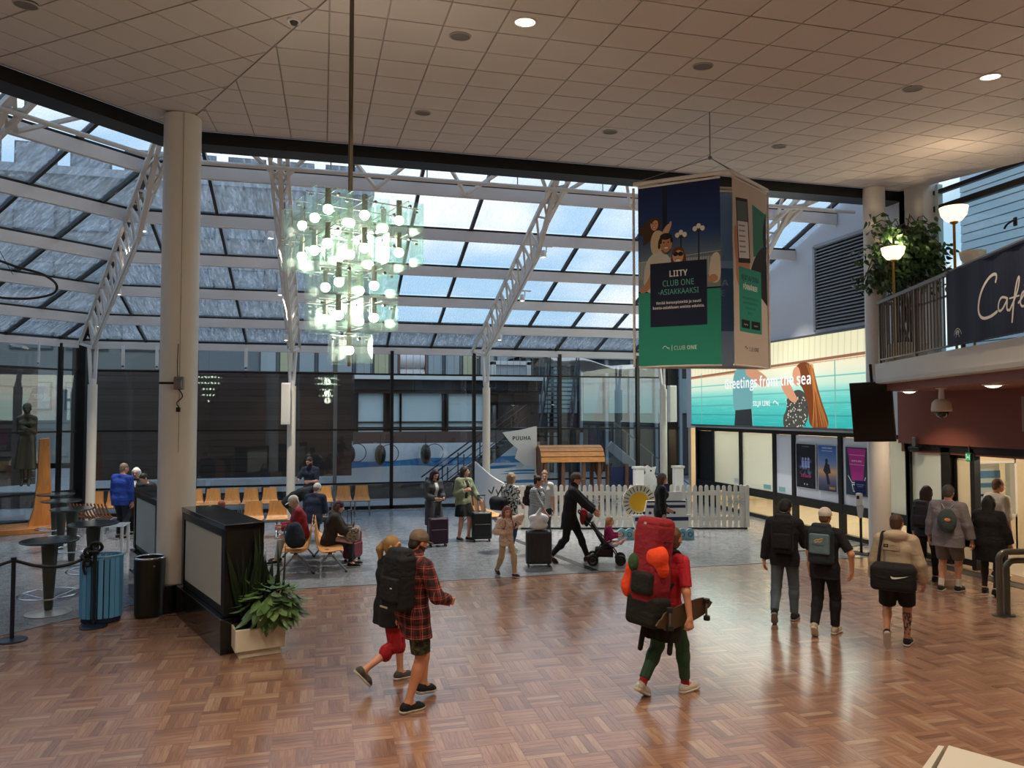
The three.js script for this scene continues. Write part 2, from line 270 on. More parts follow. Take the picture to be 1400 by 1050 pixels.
// ---------------------------------------------------------------- glass wall
const HTR = [4.21, 2.47, .80];
function bayWall(bay, mull, tL, tRight) {
  const w = structG('glass_wall');
  const q = QE;
  add('sill', beam(bay(tL, q, .05), bay(tRight, q, .05), .16, .10), darkFrame, w);
  for (const h of HTR) add('transom', beam(bay(tL, q, h), bay(tRight, q, h), .07, .055), darkFrame, w);
  for (const t of mull) add('mullion', beam(bay(t, q, .0), bay(t, q + .0001, .0), .1, .1), darkFrame, w).visible = false;
  w.children = w.children.filter((c) => c.visible);
  for (const t of mull) { const p = bay(t, q); add('mullion', box(.10, 4.95, .16, [0, 2.475, 0], undefined), darkFrame, w).position.set(p[0], 0, p[2]); }
  const edges = [tL, ...mull, tRight], hs = [.1, .80, 2.47, 4.21, 4.86];
  for (let i = 0; i < edges.length - 1; i++) for (let j = 0; j < 4; j++) { if (edges[i + 1] - edges[i] < .2) continue; const A = bay(edges[i] + .05, q), B = bay(edges[i + 1] - .05, q), hm = (hs[j] + hs[j + 1]) / 2, hh = hs[j + 1] - hs[j] - .055; add('pane', beam([A[0], hm, A[2]], [B[0], hm, B[2]], .012, hh), wallGlass, w); }
  return w;
}
const wallA = bayWall(bayA, [-1.26, 1.54, 4.5, 7.14, 10.05, 12.85], -TM * QE + .1, XW - CX - .05);
const wallB = bayWall(bayB, [-3.7, -.9, 1.9, 4.7], -TM * QE + .1, TB);
{ const c = bayA(-TM * QE, QE); add('corner_mullion', box(.42, 4.95, .3, [c[0], 2.475, c[2]], [0, rad(-22.5), 0]), darkFrame, wallA); const e = bayA(12.2, QE); add('corner_mullion', box(.34, 4.95, .24, [11.72, 2.475, -23.8]), darkFrame, wallA); }
// white hanger plates under the eaves
for (const [bay, t, l] of [[bayB, -1.6, 'second at the angled glass'], [bayB, -3, 'first left of the corner mullion'], [bayB, -.2, 'at the left edge of the picture'], [bayA, -3.2, 'first right of the corner post'], [bayA, -1.26, 'right of the big column'], [bayA, -2.3, 'just left of the big column'], [bayA, .15, 'between the big column and the second post'], [bayA, 1.4, 'beside the second post']]) { const p = bay(t, QE - .22); const g = thing('hanger_plate', 'white steel hanger plate under the eaves, ' + l, 'bracket', [p[0], 0, p[2]], bay === bayB ? rad(-45) : 0, 'white hanger plates under the eaves'); add('plate', [box(.09, .62, .02, [0, 4.62, 0]), cyl(.045, .045, .02, [0, 4.31, 0], [Math.PI / 2, 0, 0])], whiteMat, g); add('bolt', cyl(.018, .018, .03, [0, 4.34, .005], [Math.PI / 2, 0, 0]), blackMat, g); }

// ---------------------------------------------------------------- steel trusses, their posts, the lattice along the beam
const trussMat = M(new THREE.Color(.72, .66, .60), { roughness: .45 });
function truss(bay, along, label, kind) { // along(q) -> t
  const t = thing('roof_truss', label, 'truss', [0, 0, 0], 0, kind);
  const side = (q, s) => { const p = bay(along(q), q), a = bay(along(q) + s, q); return [a[0] - p[0], 0, a[2] - p[2]]; };
  const up = (q, s) => { const p = bay(along(q), q, RH(q) - .34), d = side(q, s); return [p[0] + d[0], p[1], p[2] + d[2]]; };
  const lo = (q) => bay(along(q), q, RH(q) - .98 + (q < 3 ? (3 - q) * .55 : 0));
  const q0 = 9.9, q1 = .8;
  for (const s of [-.16, .16]) add('top_chord', beam(up(q1, s), up(q0, s), .07, .09), trussMat, t);
  add('bottom_chord', beam(lo(3), lo(8.6), .09, .09), trussMat, t); add('bottom_chord', beam(lo(q1), lo(3), .09, .09), trussMat, t);
  const web = []; let n = 0; for (let q = 8.6; q > 1.2; q -= .58, n++) { const u = q - .29; for (const s of [-.16, .16]) { web.push(beam(lo(q), up(u, s), .045, .045)); web.push(beam(up(u, s), lo(Math.max(1, q - .58)), .045, .045)); } }
  for (const g of web) add('web_bar', g, trussMat, t);
  for (const s of [-.16, .16]) add('web_bar', beam(lo(8.6), up(q0, s), .05, .06), trussMat, t);
  add('power_track', beam(lo(8.4).map((v, i) => v - (i === 1 ? .07 : 0)), lo(3.2).map((v, i) => v - (i === 1 ? .07 : 0)), .04, .03), whiteMat, t);
  return lo;
}
const posts = [];
function post(bay, t, q, lo, label) {
  const p = bay(t, q), g = thing('roof_post', label, 'post', [p[0], 0, p[2]], 0, 'slender cream posts inside the glass wall');
  add('casing', [cyl(.115, .115, 3.75, [0, 1.875, 0], undefined, 24)], M(new THREE.Color(.78, .70, .58), { roughness: .45 }), g);
  add('collar', lathe([[.07, 3.75], [.085, 3.75], [.085, 3.86], [.07, 3.9]]), trussMat, g);
  const L = lo(8.6), top = [L[0] - p[0], L[1], L[2] - p[2]];
  for (const s of [-.09, .09]) add('head_strut', beam([s * .5, 3.8, 0], [top[0] + s, top[1], top[2]], .07, .08), trussMat, g);
  add('base_plate', cyl(.16, .16, .02, [0, .01, 0]), greyMetal, g);
}
{
  const A = [[1.54, 'behind the chandelier'], [7.14, 'in the middle above the white-fenced play area'], [12.9, 'at the right behind the hanging banners']];
  for (const [t, l] of A) post(bayA, t, 8.5, truss(bayA, () => t, 'white triangular steel roof truss ' + l, 'white steel roof trusses'), 'slender cream roof post under the truss ' + l);
  post(bayA, -TM * 8.5, 8.5, truss(bayA, (q) => -TM * q, 'white triangular steel truss under the hip beside the left column', 'white steel roof trusses'), 'slender cream roof post at the left corner of the glass wall');
  truss(bayB, () => 1.9, 'white triangular steel truss at the left edge of the picture', 'white steel roof trusses');
  for (const [bay, a, b, l] of [[bayA, -.3, XW - CX - .1, 'along the front glass roof'], [bayB, -.3, TB - .2, 'along the left glass roof']]) {
    const g = thing('lattice_girder', 'white pipe lattice girder below the dark beam ' + l, 'girder', [0, 0, 0], 0);
    const P = (t, q, h) => bay(t, q, h);
    add('pipe', bar(P(a, 1.35, 7.66), P(b, 1.35, 7.66), .045), trussMat, g);
    for (let t = 1.54 - 5.6; t < b; t += 1.87) { if (t - .9 < a) continue; for (const s of [-1, 1]) add('lattice_bar', beam(P(t, 2.05, RH(2.1) - .24), P(t + s * .78, .5, 7.95), .06, .06), trussMat, g); add('hanger', bar(P(t + .95, 1.35, 7.66), P(t + .95, 1.35, RH(1.35)), .012), greyMetal, g); }
  }
}
// closing walls of the hall
{
  const w = (name, geo, mat = wallWhite) => { const m = struct(name, geo, mat); return m; };
  const bw = M(new THREE.Color(.55, .48, .42), { roughness: .85 });
  w('wall_back', box(20.9, 8.6, .3, [1.9, 4, 7.25]), bw);
  const e0 = bayB(TB + .35, -.3), e1 = bayB(TB + .35, QE + .3);
  w('wall_left', [box(.3, 8.6, 7.2 - e0[2], [e0[0] - .1, 4, (7.2 + e0[2]) / 2])], bw);
  w('wall_left', [beam([e0[0], 4.2, e0[2]], [e1[0], 4.2, e1[2]], .3, 9.4)], bw);
}
// ---------------------------------------------------------------- right wall with the lit billboard, posters, doors
const glow = (map, k) => MP(0x888888, { map, emissiveMap: map, emissive: 0xffffff, emissiveIntensity: k, roughness: .35 });
const frost = MP(new THREE.Color(.80, .86, .84), { transmission: .55, thickness: 0, roughness: .75 });
const clearGlass = MP(new THREE.Color(.92, .95, .93), { transmission: 1, thickness: 0, roughness: .02 });
const cream = M(new THREE.Color(.72, .60, .42), { roughness: .8 });
const BB = { D0: 22.7, D1: 14.0, h0: 2.62, h1: 4.92 };
{
  const slopeTop = (D) => RH(Math.max(0, D - CD)) + .1;
  const hi = []; // upper wall, cut to the roof slope
  { const g = extr([[13.0, BB.h1], [23.95, BB.h1], [23.95, slopeTop(23.95)], [13.4, 8.9], [13, 8.9]], .3, 0); g.rotateY(Math.PI / 2); g.translate(XW, 0, 0); hi.push(uvBox(g)); }
  const wr = struct('wall_right', [...hi, box(.3, BB.h1 - 2.52, .6, [XW + .15, (BB.h1 + 2.52) / 2, -13.7]), box(.3, BB.h1 - 2.5, .4, [XW + .15, (BB.h1 + 2.5) / 2, -23.1]), box(.3, 2.4, 9.2, [XW + .17, 3.72, -18.4])], M(new THREE.Color(.66, .68, .74), { roughness: .8 }));
  // louvre
  const lv = thing('louvre_vent', 'large grey louvre vent high on the right wall above the billboard', 'vent', [XW - .03, 0, 0]);
  const a = onX(1115, 338, XW), b = onX(1184, 446, XW); const D0 = -a[2], D1 = 14.3, h0 = b[1] + .05, h1 = a[1];
  const lf = M(0xa3a8b0, { roughness: .5 });
  add('frame', [box(.08, .08, D0 - D1, [0, h0, -(D0 + D1) / 2]), box(.08, .08, D0 - D1, [0, h1, -(D0 + D1) / 2]), box(.08, h1 - h0, .08, [0, (h0 + h1) / 2, -D0]), box(.08, h1 - h0, .08, [0, (h0 + h1) / 2, -D1])], lf, lv);
  const n = 26; for (let i = 0; i < n; i++) add('slat', box(.075, .012, D0 - D1 - .08, [0, h0 + (i + .5) * (h1 - h0) / n, -(D0 + D1) / 2], [0, 0, rad(38)]), lf, lv);
  add('backing', box(.01, h1 - h0, D0 - D1, [.03, (h0 + h1) / 2, -(D0 + D1) / 2]), blackMat, lv);
}
{
  // billboard picture
  const W = 2048, Hh = 540, L = BB.D0 - BB.D1;
  const q = (px, py) => { const p = onX(px, py, XW); return [(BB.D0 + p[2]) / L * W, (BB.h1 - p[1]) / (BB.h1 - BB.h0) * Hh]; };
  const tex = canvasTex(W, Hh, (g) => {
    const gr = g.createLinearGradient(0, 0, 0, Hh); gr.addColorStop(0, '#f4eec4'); gr.addColorStop(.34, '#fbf6d6'); gr.addColorStop(.52, '#d3f0dc'); gr.addColorStop(.6, '#8fe0d2'); gr.addColorStop(.72, '#5fcfc4'); gr.addColorStop(1, '#2fb3ae'); g.fillStyle = gr; g.fillRect(0, 0, W, Hh);
    g.strokeStyle = 'rgba(205,190,130,.35)'; g.lineWidth = 10; for (let x = 20; x < W; x += 52) { g.beginPath(); g.moveTo(x, 0); g.lineTo(x - 8, Hh * .3); g.stroke(); }
    for (let i = 0; i < 240; i++) { g.fillStyle = 'rgba(255,255,255,' + (.05 + .12 * rnd()) + ')'; g.fillRect(rnd() * W, Hh * (.62 + .38 * rnd()), 30 + 120 * rnd(), 3); }
    const line = (y0, y1, w, c) => { g.strokeStyle = c; g.lineWidth = w; g.beginPath(); g.moveTo(0, y0 * Hh); g.lineTo(W, y1 * Hh); g.stroke(); };
    line(.33, .24, 16, '#9c6a4e'); line(.35, .27, 6, '#d9a882'); line(.47, .44, 8, '#7fd0c4'); line(.62, .6, 9, '#6ec4bd'); line(.74, .73, 10, '#58b4b0'); line(.86, .87, 9, '#3fa3a0');
    g.strokeStyle = '#7ab7aa'; g.lineWidth = 9; for (const x of [.08, .42, .83]) { g.beginPath(); g.moveTo(x * W, Hh * .28); g.lineTo(x * W, Hh); g.stroke(); }
    const P = (pts, c) => { g.fillStyle = c; g.beginPath(); pts.forEach((p, i) => { const v = q(...p); i ? g.lineTo(...v) : g.moveTo(...v); }); g.closePath(); g.fill(); };
    const curve = (pts, c) => { g.fillStyle = c; g.beginPath(); const v = pts.map((p) => q(...p)); const m = (a, b) => [(a[0] + b[0]) / 2, (a[1] + b[1]) / 2]; g.moveTo(...m(v[v.length - 1], v[0])); v.forEach((p, i) => { const nx = v[(i + 1) % v.length]; g.quadraticCurveTo(...p, ...m(p, nx)); }); g.closePath(); g.fill(); };
    // a figure in a light blue shirt whose head is cut off by the banners, and a girl with long hair
    curve([[1008, 508], [1020, 500], [1032, 505], [1035, 540], [1031, 575], [1012, 576], [1007, 545]], '#6fa9ad'); P([[1011, 561], [1033, 559], [1035, 590], [1009, 590]], '#262a30');
    curve([[1026, 500], [1046, 508], [1058, 520], [1050, 532], [1036, 520], [1024, 512]], '#d69a78');
    curve([[1082, 540], [1100, 530], [1112, 545], [1112, 575], [1098, 590], [1078, 588], [1076, 570], [1082, 560]], '#4c4a44');
    for (let i = 0; i < 90; i++) { const p = q(1080 + rnd() * 30, 542 + rnd() * 42); g.fillStyle = rnd() < .6 ? '#dcd8c8' : '#23211e'; g.beginPath(); g.ellipse(...p, 6, 4, rnd() * 3, 0, 7); g.fill(); }
    curve([[1072, 522], [1080, 514], [1092, 536], [1098, 548], [1090, 552], [1078, 538]], '#d79a74');
    curve([[1092, 503], [1104, 493], [1118, 500], [1122, 520], [1130, 550], [1142, 582], [1132, 588], [1112, 584], [1112, 556], [1104, 530], [1094, 520]], '#7a3f1c');
    g.strokeStyle = 'rgba(214,140,70,.6)'; g.lineWidth = 3; for (let i = 0; i < 26; i++) { const a = q(1108 + rnd() * 10, 498), b = q(1116 + rnd() * 24, 584), m = q(1118 + rnd() * 6, 530); g.beginPath(); g.moveTo(...a); g.quadraticCurveTo(...m, ...b); g.stroke(); }
    curve([[1091, 503], [1098, 500], [1102, 516], [1098, 530], [1091, 524], [1089, 514]], '#e0a07a');
    g.fillStyle = '#fff'; const a = q(996, 532), b = q(1116, 529); g.font = '600 96px sans-serif'; g.textBaseline = 'alphabetic'; g.save(); g.translate(a[0], a[1]); const tw = g.measureText('Greetings from the sea').width; g.scale((b[0] - a[0]) / tw, 1); g.fillText('Greetings from the sea', 0, 0); g.restore();
    const c = q(1035, 555), d = q(1059, 555); g.font = '700 44px sans-serif'; const t2 = g.measureText('SILJA LINE').width; g.save(); g.translate(c[0], c[1]); g.scale((d[0] - c[0]) / t2, 1); g.fillText('SILJA LINE', 0, 0); g.restore();
    g.strokeStyle = '#fff'; g.lineWidth = 6; const e = q(1066, 553); g.beginPath(); g.arc(e[0] - 4, e[1] - 4, 18, Math.PI, 0); g.moveTo(e[0] + 14, e[1] - 4); g.quadraticCurveTo(e[0] + 34, e[1] - 18, e[0] + 30, e[1] + 6); g.stroke();
  });
  const t = thing('billboard', 'wide backlit billboard reading Greetings from the sea with a long-haired girl by a ship rail', 'billboard', [XW - .06, 0, 0]);
  const face = new THREE.PlaneGeometry(L, BB.h1 - BB.h0); face.rotateY(-Math.PI / 2); face.translate(-.075, (BB.h0 + BB.h1) / 2, -(BB.D0 + BB.D1) / 2);
  add('light_box', box(.14, BB.h1 - BB.h0, L, [0, (BB.h0 + BB.h1) / 2, -(BB.D0 + BB.D1) / 2]), greyMetal, t); add('picture', face, glow(tex, .82), t);
  add('frame', [box(.16, .05, L + .06, [-.01, BB.h0 - .02, -(BB.D0 + BB.D1) / 2]), box(.16, .05, L + .06, [-.01, BB.h1 + .02, -(BB.D0 + BB.D1) / 2])], greyMetal, t);
  const R = new THREE.RectAreaLight(new THREE.Color(.92, 1, .9), 1.6, L, BB.h1 - BB.h0); R.position.set(XW - .17, (BB.h0 + BB.h1) / 2, -(BB.D0 + BB.D1) / 2); R.rotation.y = -Math.PI / 2; R.lookAt(0, R.position.y, R.position.z); scene.add(R); R.rotation.set(0, Math.PI / 2, 0);
}
const poster = (draw, w = 256, h = 384) => canvasTex(w, h, draw);
{
  // shop-front: dark frames with frosted panes above and clear panes below
  const w = structG('window_1'), x = XW + .1, Ds = [22.7, 21.67, 20.02, 18.3, 17.43, 15.58, 14.45, 13.42];
  for (const D of Ds) add('mullion', box(.14, 2.5, .12, [x, 1.25, -D]), darkFrame, w);
  for (const [h, t] of [[.05, .1], [.70, .22], [2.5, .16]]) add('transom', box(.13, t, 9.5, [x, h, -18]), darkFrame, w);
  const kinds = ['dark', 'frost', 'frost', 'white', 'white', 'white', 'frost'];
  const wp = M(0xf0f1f5, { roughness: .4 }), dp = M(0x1a1714, { roughness: .3 });
  kinds.forEach((k, i) => { const a = Ds[i], b = Ds[i + 1], c = -(a + b) / 2, l = a - b - .12; add(k === 'white' ? 'panel' : 'pane', box(.02, 1.6, l, [x, 1.61, c]), k === 'white' ? wp : k === 'dark' ? dp : frost, w); add('pane', box(.012, .5, l, [x, .35, c]), i < 1 ? dp : clearGlass, w); });
  add('sticker', box(.004, .16, .28, [x - .02, .95, -20.3]), M(0xc8cdd0), w); add('sticker', box(.004, .12, .35, [x - .02, .92, -18.7]), M(0x7fb7b4), w); add('sticker', box(.004, .12, .28, [x - .02, .92, -18.0]), M(0x8fc4bc), w);
  const P = [
    ['dark concert poster with pink title, left of three', 17.28, 16.5, (g, W, H) => { g.fillStyle = '#12141f'; g.fillRect(0, 0, W, H); for (let i = 0; i < 40; i++) { g.fillStyle = `rgba(${90 + rnd() * 90},${110 + rnd() * 80},${200},.4)`; g.beginPath(); g.ellipse(W * (.2 + .6 * rnd()), H * (.3 + .4 * rnd()), 14 * rnd() + 3, 22 * rnd() + 4, rnd(), 0, 7); g.fill(); } g.fillStyle = '#9aa6d8'; for (const x of [.35, .5, .65]) { g.beginPath(); g.arc(W * x, H * .34, 13, 0, 7); g.fill(); g.fillRect(W * x - 16, H * .38, 32, 60); } g.fillStyle = '#e2447f'; g.font = 'italic 700 38px serif'; g.textAlign = 'center'; g.fillText('Tickets', W / 2, H * .76); g.fillStyle = '#c9cfe8'; g.font = '13px sans-serif'; g.fillText('LIVE ON BOARD', W / 2, 26); g.fillRect(W * .4, H * .9, 14, 14); g.fillRect(W * .54, H * .9, 14, 14); }],
    ['blue and orange sunset poster, middle of three', 16.38, 15.7, (g, W, H) => { const q = g.createLinearGradient(0, 0, 0, H); q.addColorStop(0, '#2c5ea8'); q.addColorStop(.4, '#8093bf'); q.addColorStop(.58, '#d9a06e'); q.addColorStop(.75, '#6f6a86'); q.addColorStop(1, '#303450'); g.fillStyle = q; g.fillRect(0, 0, W, H); g.fillStyle = '#20242f'; g.beginPath(); g.moveTo(W * .42, H * .36); g.lineTo(W * .62, H * .42); g.lineTo(W * .7, H * .6); g.lineTo(W * .55, H * .62); g.lineTo(W * .66, H * .84); g.lineTo(W * .5, H * .86); g.lineTo(W * .42, H * .64); g.lineTo(W * .28, H * .56); g.closePath(); g.fill(); g.beginPath(); g.arc(W * .47, H * .34, 20, 0, 7); g.fill(); g.fillStyle = '#dfe6f5'; g.font = '700 17px sans-serif'; g.textAlign = 'center'; g.fillText('SUMMER CRUISES', W / 2, 28); g.fillRect(W * .2, 44, W * .6, 4); g.fillStyle = '#b4824e'; g.fillRect(W * .6, H * .9, W * .32, 20); }],
    ['pink poster with a shopping basket outline, right of three', 15.36, 14.62, (g, W, H) => { g.fillStyle = '#263a4a'; g.fillRect(0, 0, W, H); g.fillStyle = '#c2308e'; g.beginPath(); g.moveTo(W * .08, 10); g.lineTo(W * .92, 10); g.lineTo(W * .78, H * .7); g.lineTo(W * .28, H * .7); g.closePath(); g.fill(); g.strokeStyle = '#f6b9dc'; g.lineWidth = 4; for (const y of [.16, .36]) { g.beginPath(); g.moveTo(W * .16, H * y); g.lineTo(W * .86, H * y); g.stroke(); } g.fillStyle = '#fbd9ee'; g.font = '600 20px sans-serif'; g.textAlign = 'center'; g.fillText('SHOP & WIN', W / 2, H * .3); g.strokeStyle = '#fff'; g.lineWidth = 7; g.beginPath(); g.moveTo(W * .1, H * .6); g.lineTo(W * .28, H * .74); g.lineTo(W * .8, H * .74); g.lineTo(W * .9, H * .6); g.moveTo(W * .28, H * .78); g.lineTo(W * .34, H * .92); g.lineTo(W * .7, H * .92); g.lineTo(W * .78, H * .78); g.closePath(); g.stroke(); for (const k of [.42, .53, .64]) { g.beginPath(); g.moveTo(W * k, H * .79); g.lineTo(W * k, H * .9); g.stroke(); } }],
  ];
  for (const [l, a, b, d] of P) { const t = thing('poster', 'framed ' + l + ' on white shop-front panels', 'poster', [x - .05, 0, 0]); const hh = 1.12, c = -(a + b) / 2; add('frame', rbox(.03, hh + .06, a - b + .06, .01, [0, 1.63, c]), M(0xb9bcc2), t); const f = new THREE.PlaneGeometry(a - b, hh); f.rotateY(-Math.PI / 2); f.translate(-.018, 1.63, c); add('print', f, M(0xffffff, { map: poster(d), roughness: .35 }), t); }
}
{ // rooms beyond the right wall: a warm lit shop and the lobby behind the doors
  const lo = [box(5, .2, 16, [XW + 2.9, -.1, -15]), ]; const shop = struct('floor', lo, M(new THREE.Color(.50, .44, .36), { roughness: .3 })); shop.name = 'shop_floor';
  const sw = struct('wall', [box(.2, 3.2, 10.2, [XW + 3.2, 1.5, -18.3]), box(3.2, 3.2, .2, [XW + 1.7, 1.5, -23.3]), box(1.3, 3.2, .2, [XW + .85, 1.5, -13.2]), box(1.2, 3.2, .2, [XW + 3.1, 1.5, -13.2]), box(1.2, .86, .2, [XW + 1.95, .33, -13.2]), box(1.2, 1.1, .2, [XW + 1.95, 2.5, -13.2])], cream); sw.name = 'wall_shop';
  struct('ceiling', box(6, .2, 17, [XW + 3.3, 3.0, -15]), whiteMat).name = 'shop_ceiling';
  for (const [D, l] of [[21, 'far'], [18.5, 'middle'], [16, 'near']]) { const g = thing('strip_light', 'strip light on the ceiling of the shop behind the panes, ' + l + ' one', 'light', [XW + 1.6, 2.86, -D], 0, 'strip lights in the shop'); add('housing', box(.2, .06, 1.3, [0, .01, 0]), whiteMat, g); add('diffuser', box(.16, .02, 1.2, [0, -.03, 0]), MP(0xffffff, { emissive: new THREE.Color(1, .86, .62), emissiveIntensity: 2 }), g); const L = new THREE.PointLight(new THREE.Color(1, .84, .6), 8, 0, 2); L.position.set(XW + 1.6, 2.7, -D); L.castShadow = true; scene.add(L); }
  // lobby with a window
  const lw = struct('wall', [box(.2, 3.2, 1.2, [XW + 3.6, 1.5, -12.7]), box(.2, .9, 4.2, [XW + 3.6, .4, -10]), box(.2, .7, 4.2, [XW + 3.6, 2.7, -10]), box(.2, 3.2, 1.6, [XW + 3.6, 1.5, -7.2]), box(3.6, 3.2, .2, [XW + 1.9, 1.5, -6.6])], M(new THREE.Color(.70, .66, .58), { roughness: .8 })); lw.name = 'wall_lobby';
  const w3 = structG('window_3'); for (const D of [12.1, 10.7, 9.3, 8]) add('frame', box(.1, 1.6, .07, [XW + 3.6, 1.6, -D]), darkFrame, w3); add('frame', box(.1, .06, 4.2, [XW + 3.6, 1.25, -10]), darkFrame, w3);
  for (const D of [11.4, 10, 8.65]) add('pane', box(.012, 1.5, 1.3, [XW + 3.6, 1.6, -D]), clearGlass, w3);
  { const w4 = structG('window_4'); add('frame', [box(.06, 1.2, .24, [XW + 1.5, 1.36, -13.2]), box(.06, 1.2, .24, [XW + 2.52, 1.36, -13.2]), box(1.05, .05, .24, [XW + 2, .78, -13.2]), box(1.05, .05, .24, [XW + 2, 1.94, -13.2])], whiteMat, w4); add('pane', box(1.0, 1.12, .012, [XW + 2, 1.36, -13.2]), clearGlass, w4); const t = thing('banded_screen', 'white screen with blue bands and dark rails seen through the doors', 'screen', [XW + 2, 0, -13.75]); add('panel', box(1.5, 2.0, .1, [0, 1.0, 0]), M(0xe6ecf4), t); add('stripe', [box(1.5, .16, .02, [0, 1.62, .06]), box(1.5, .1, .02, [0, 1.38, .06])], M(0x5f8cc8), t); add('rail', [box(1.5, .05, .03, [0, 1.16, .07]), box(1.5, .05, .03, [0, .92, .07])], blackMat, t); }
  const LL = new THREE.PointLight(new THREE.Color(1, .84, .6), 9, 0, 2); LL.position.set(XW + 1.8, 2.6, -10.6); LL.castShadow = true; scene.add(LL);
  const g = thing('strip_light', 'strip light on the ceiling of the lobby behind the doors', 'light', [XW + 1.8, 2.86, -10.6], 0); add('housing', box(.2, .06, 1.3, [0, .01, 0]), whiteMat, g); add('diffuser', box(.16, .02, 1.2, [0, -.03, 0]), MP(0xffffff, { emissive: new THREE.Color(1, .86, .62), emissiveIntensity: 2 }), g);
  // door front under the café
  const d = structG('door_1'), x = XW + .1; for (const D of [13.4, 12.42, 11.78, 9.6, 7.4]) add('frame', box(.14, 2.3, D === 12.42 ? .22 : .1, [x, 1.15, -D]), darkFrame, d); add('frame', box(.14, .14, 6.2, [x, 2.28, -10.4]), darkFrame, d); add('frame', box(.14, .3, 1, [x, .5, -12.9]), darkFrame, d); add('frame', box(.14, .1, 1, [x, .05, -12.9]), darkFrame, d);
  add('pane', box(.012, 1.6, .86, [x, 1.42, -12.92]), frost, d); add('pane', box(.012, .3, .86, [x, .25, -12.92]), clearGlass, d);
  add('door_leaf', [box(.05, 2.1, .06, [x + .05, 1.08, -12.27]), box(.05, 2.1, .06, [x + .05, 1.08, -11.86]), box(.05, .12, .47, [x + .05, .1, -12.06]), box(.05, .08, .47, [x + .05, 2.14, -12.06])], darkFrame, d); add('pane', box(.012, 1.94, .38, [x + .05, 1.12, -12.06]), MP(new THREE.Color(.9, .86, .72), { transmission: .6, thickness: 0, roughness: .4 }), d);
  add('floor_track', [box(.05, .012, 6.5, [XW - .45, .004, -10.2]), box(.05, .012, 6.5, [XW - .15, .004, -10.2]), box(.22, .006, 6.5, [XW - .3, .002, -10.2])], M(0x57534e, { metalness: .7, roughness: .4 }), d);
  add('header', box(.3, .3, 6.4, [XW + .2, 2.32, -10.4]), redWall, d);
}

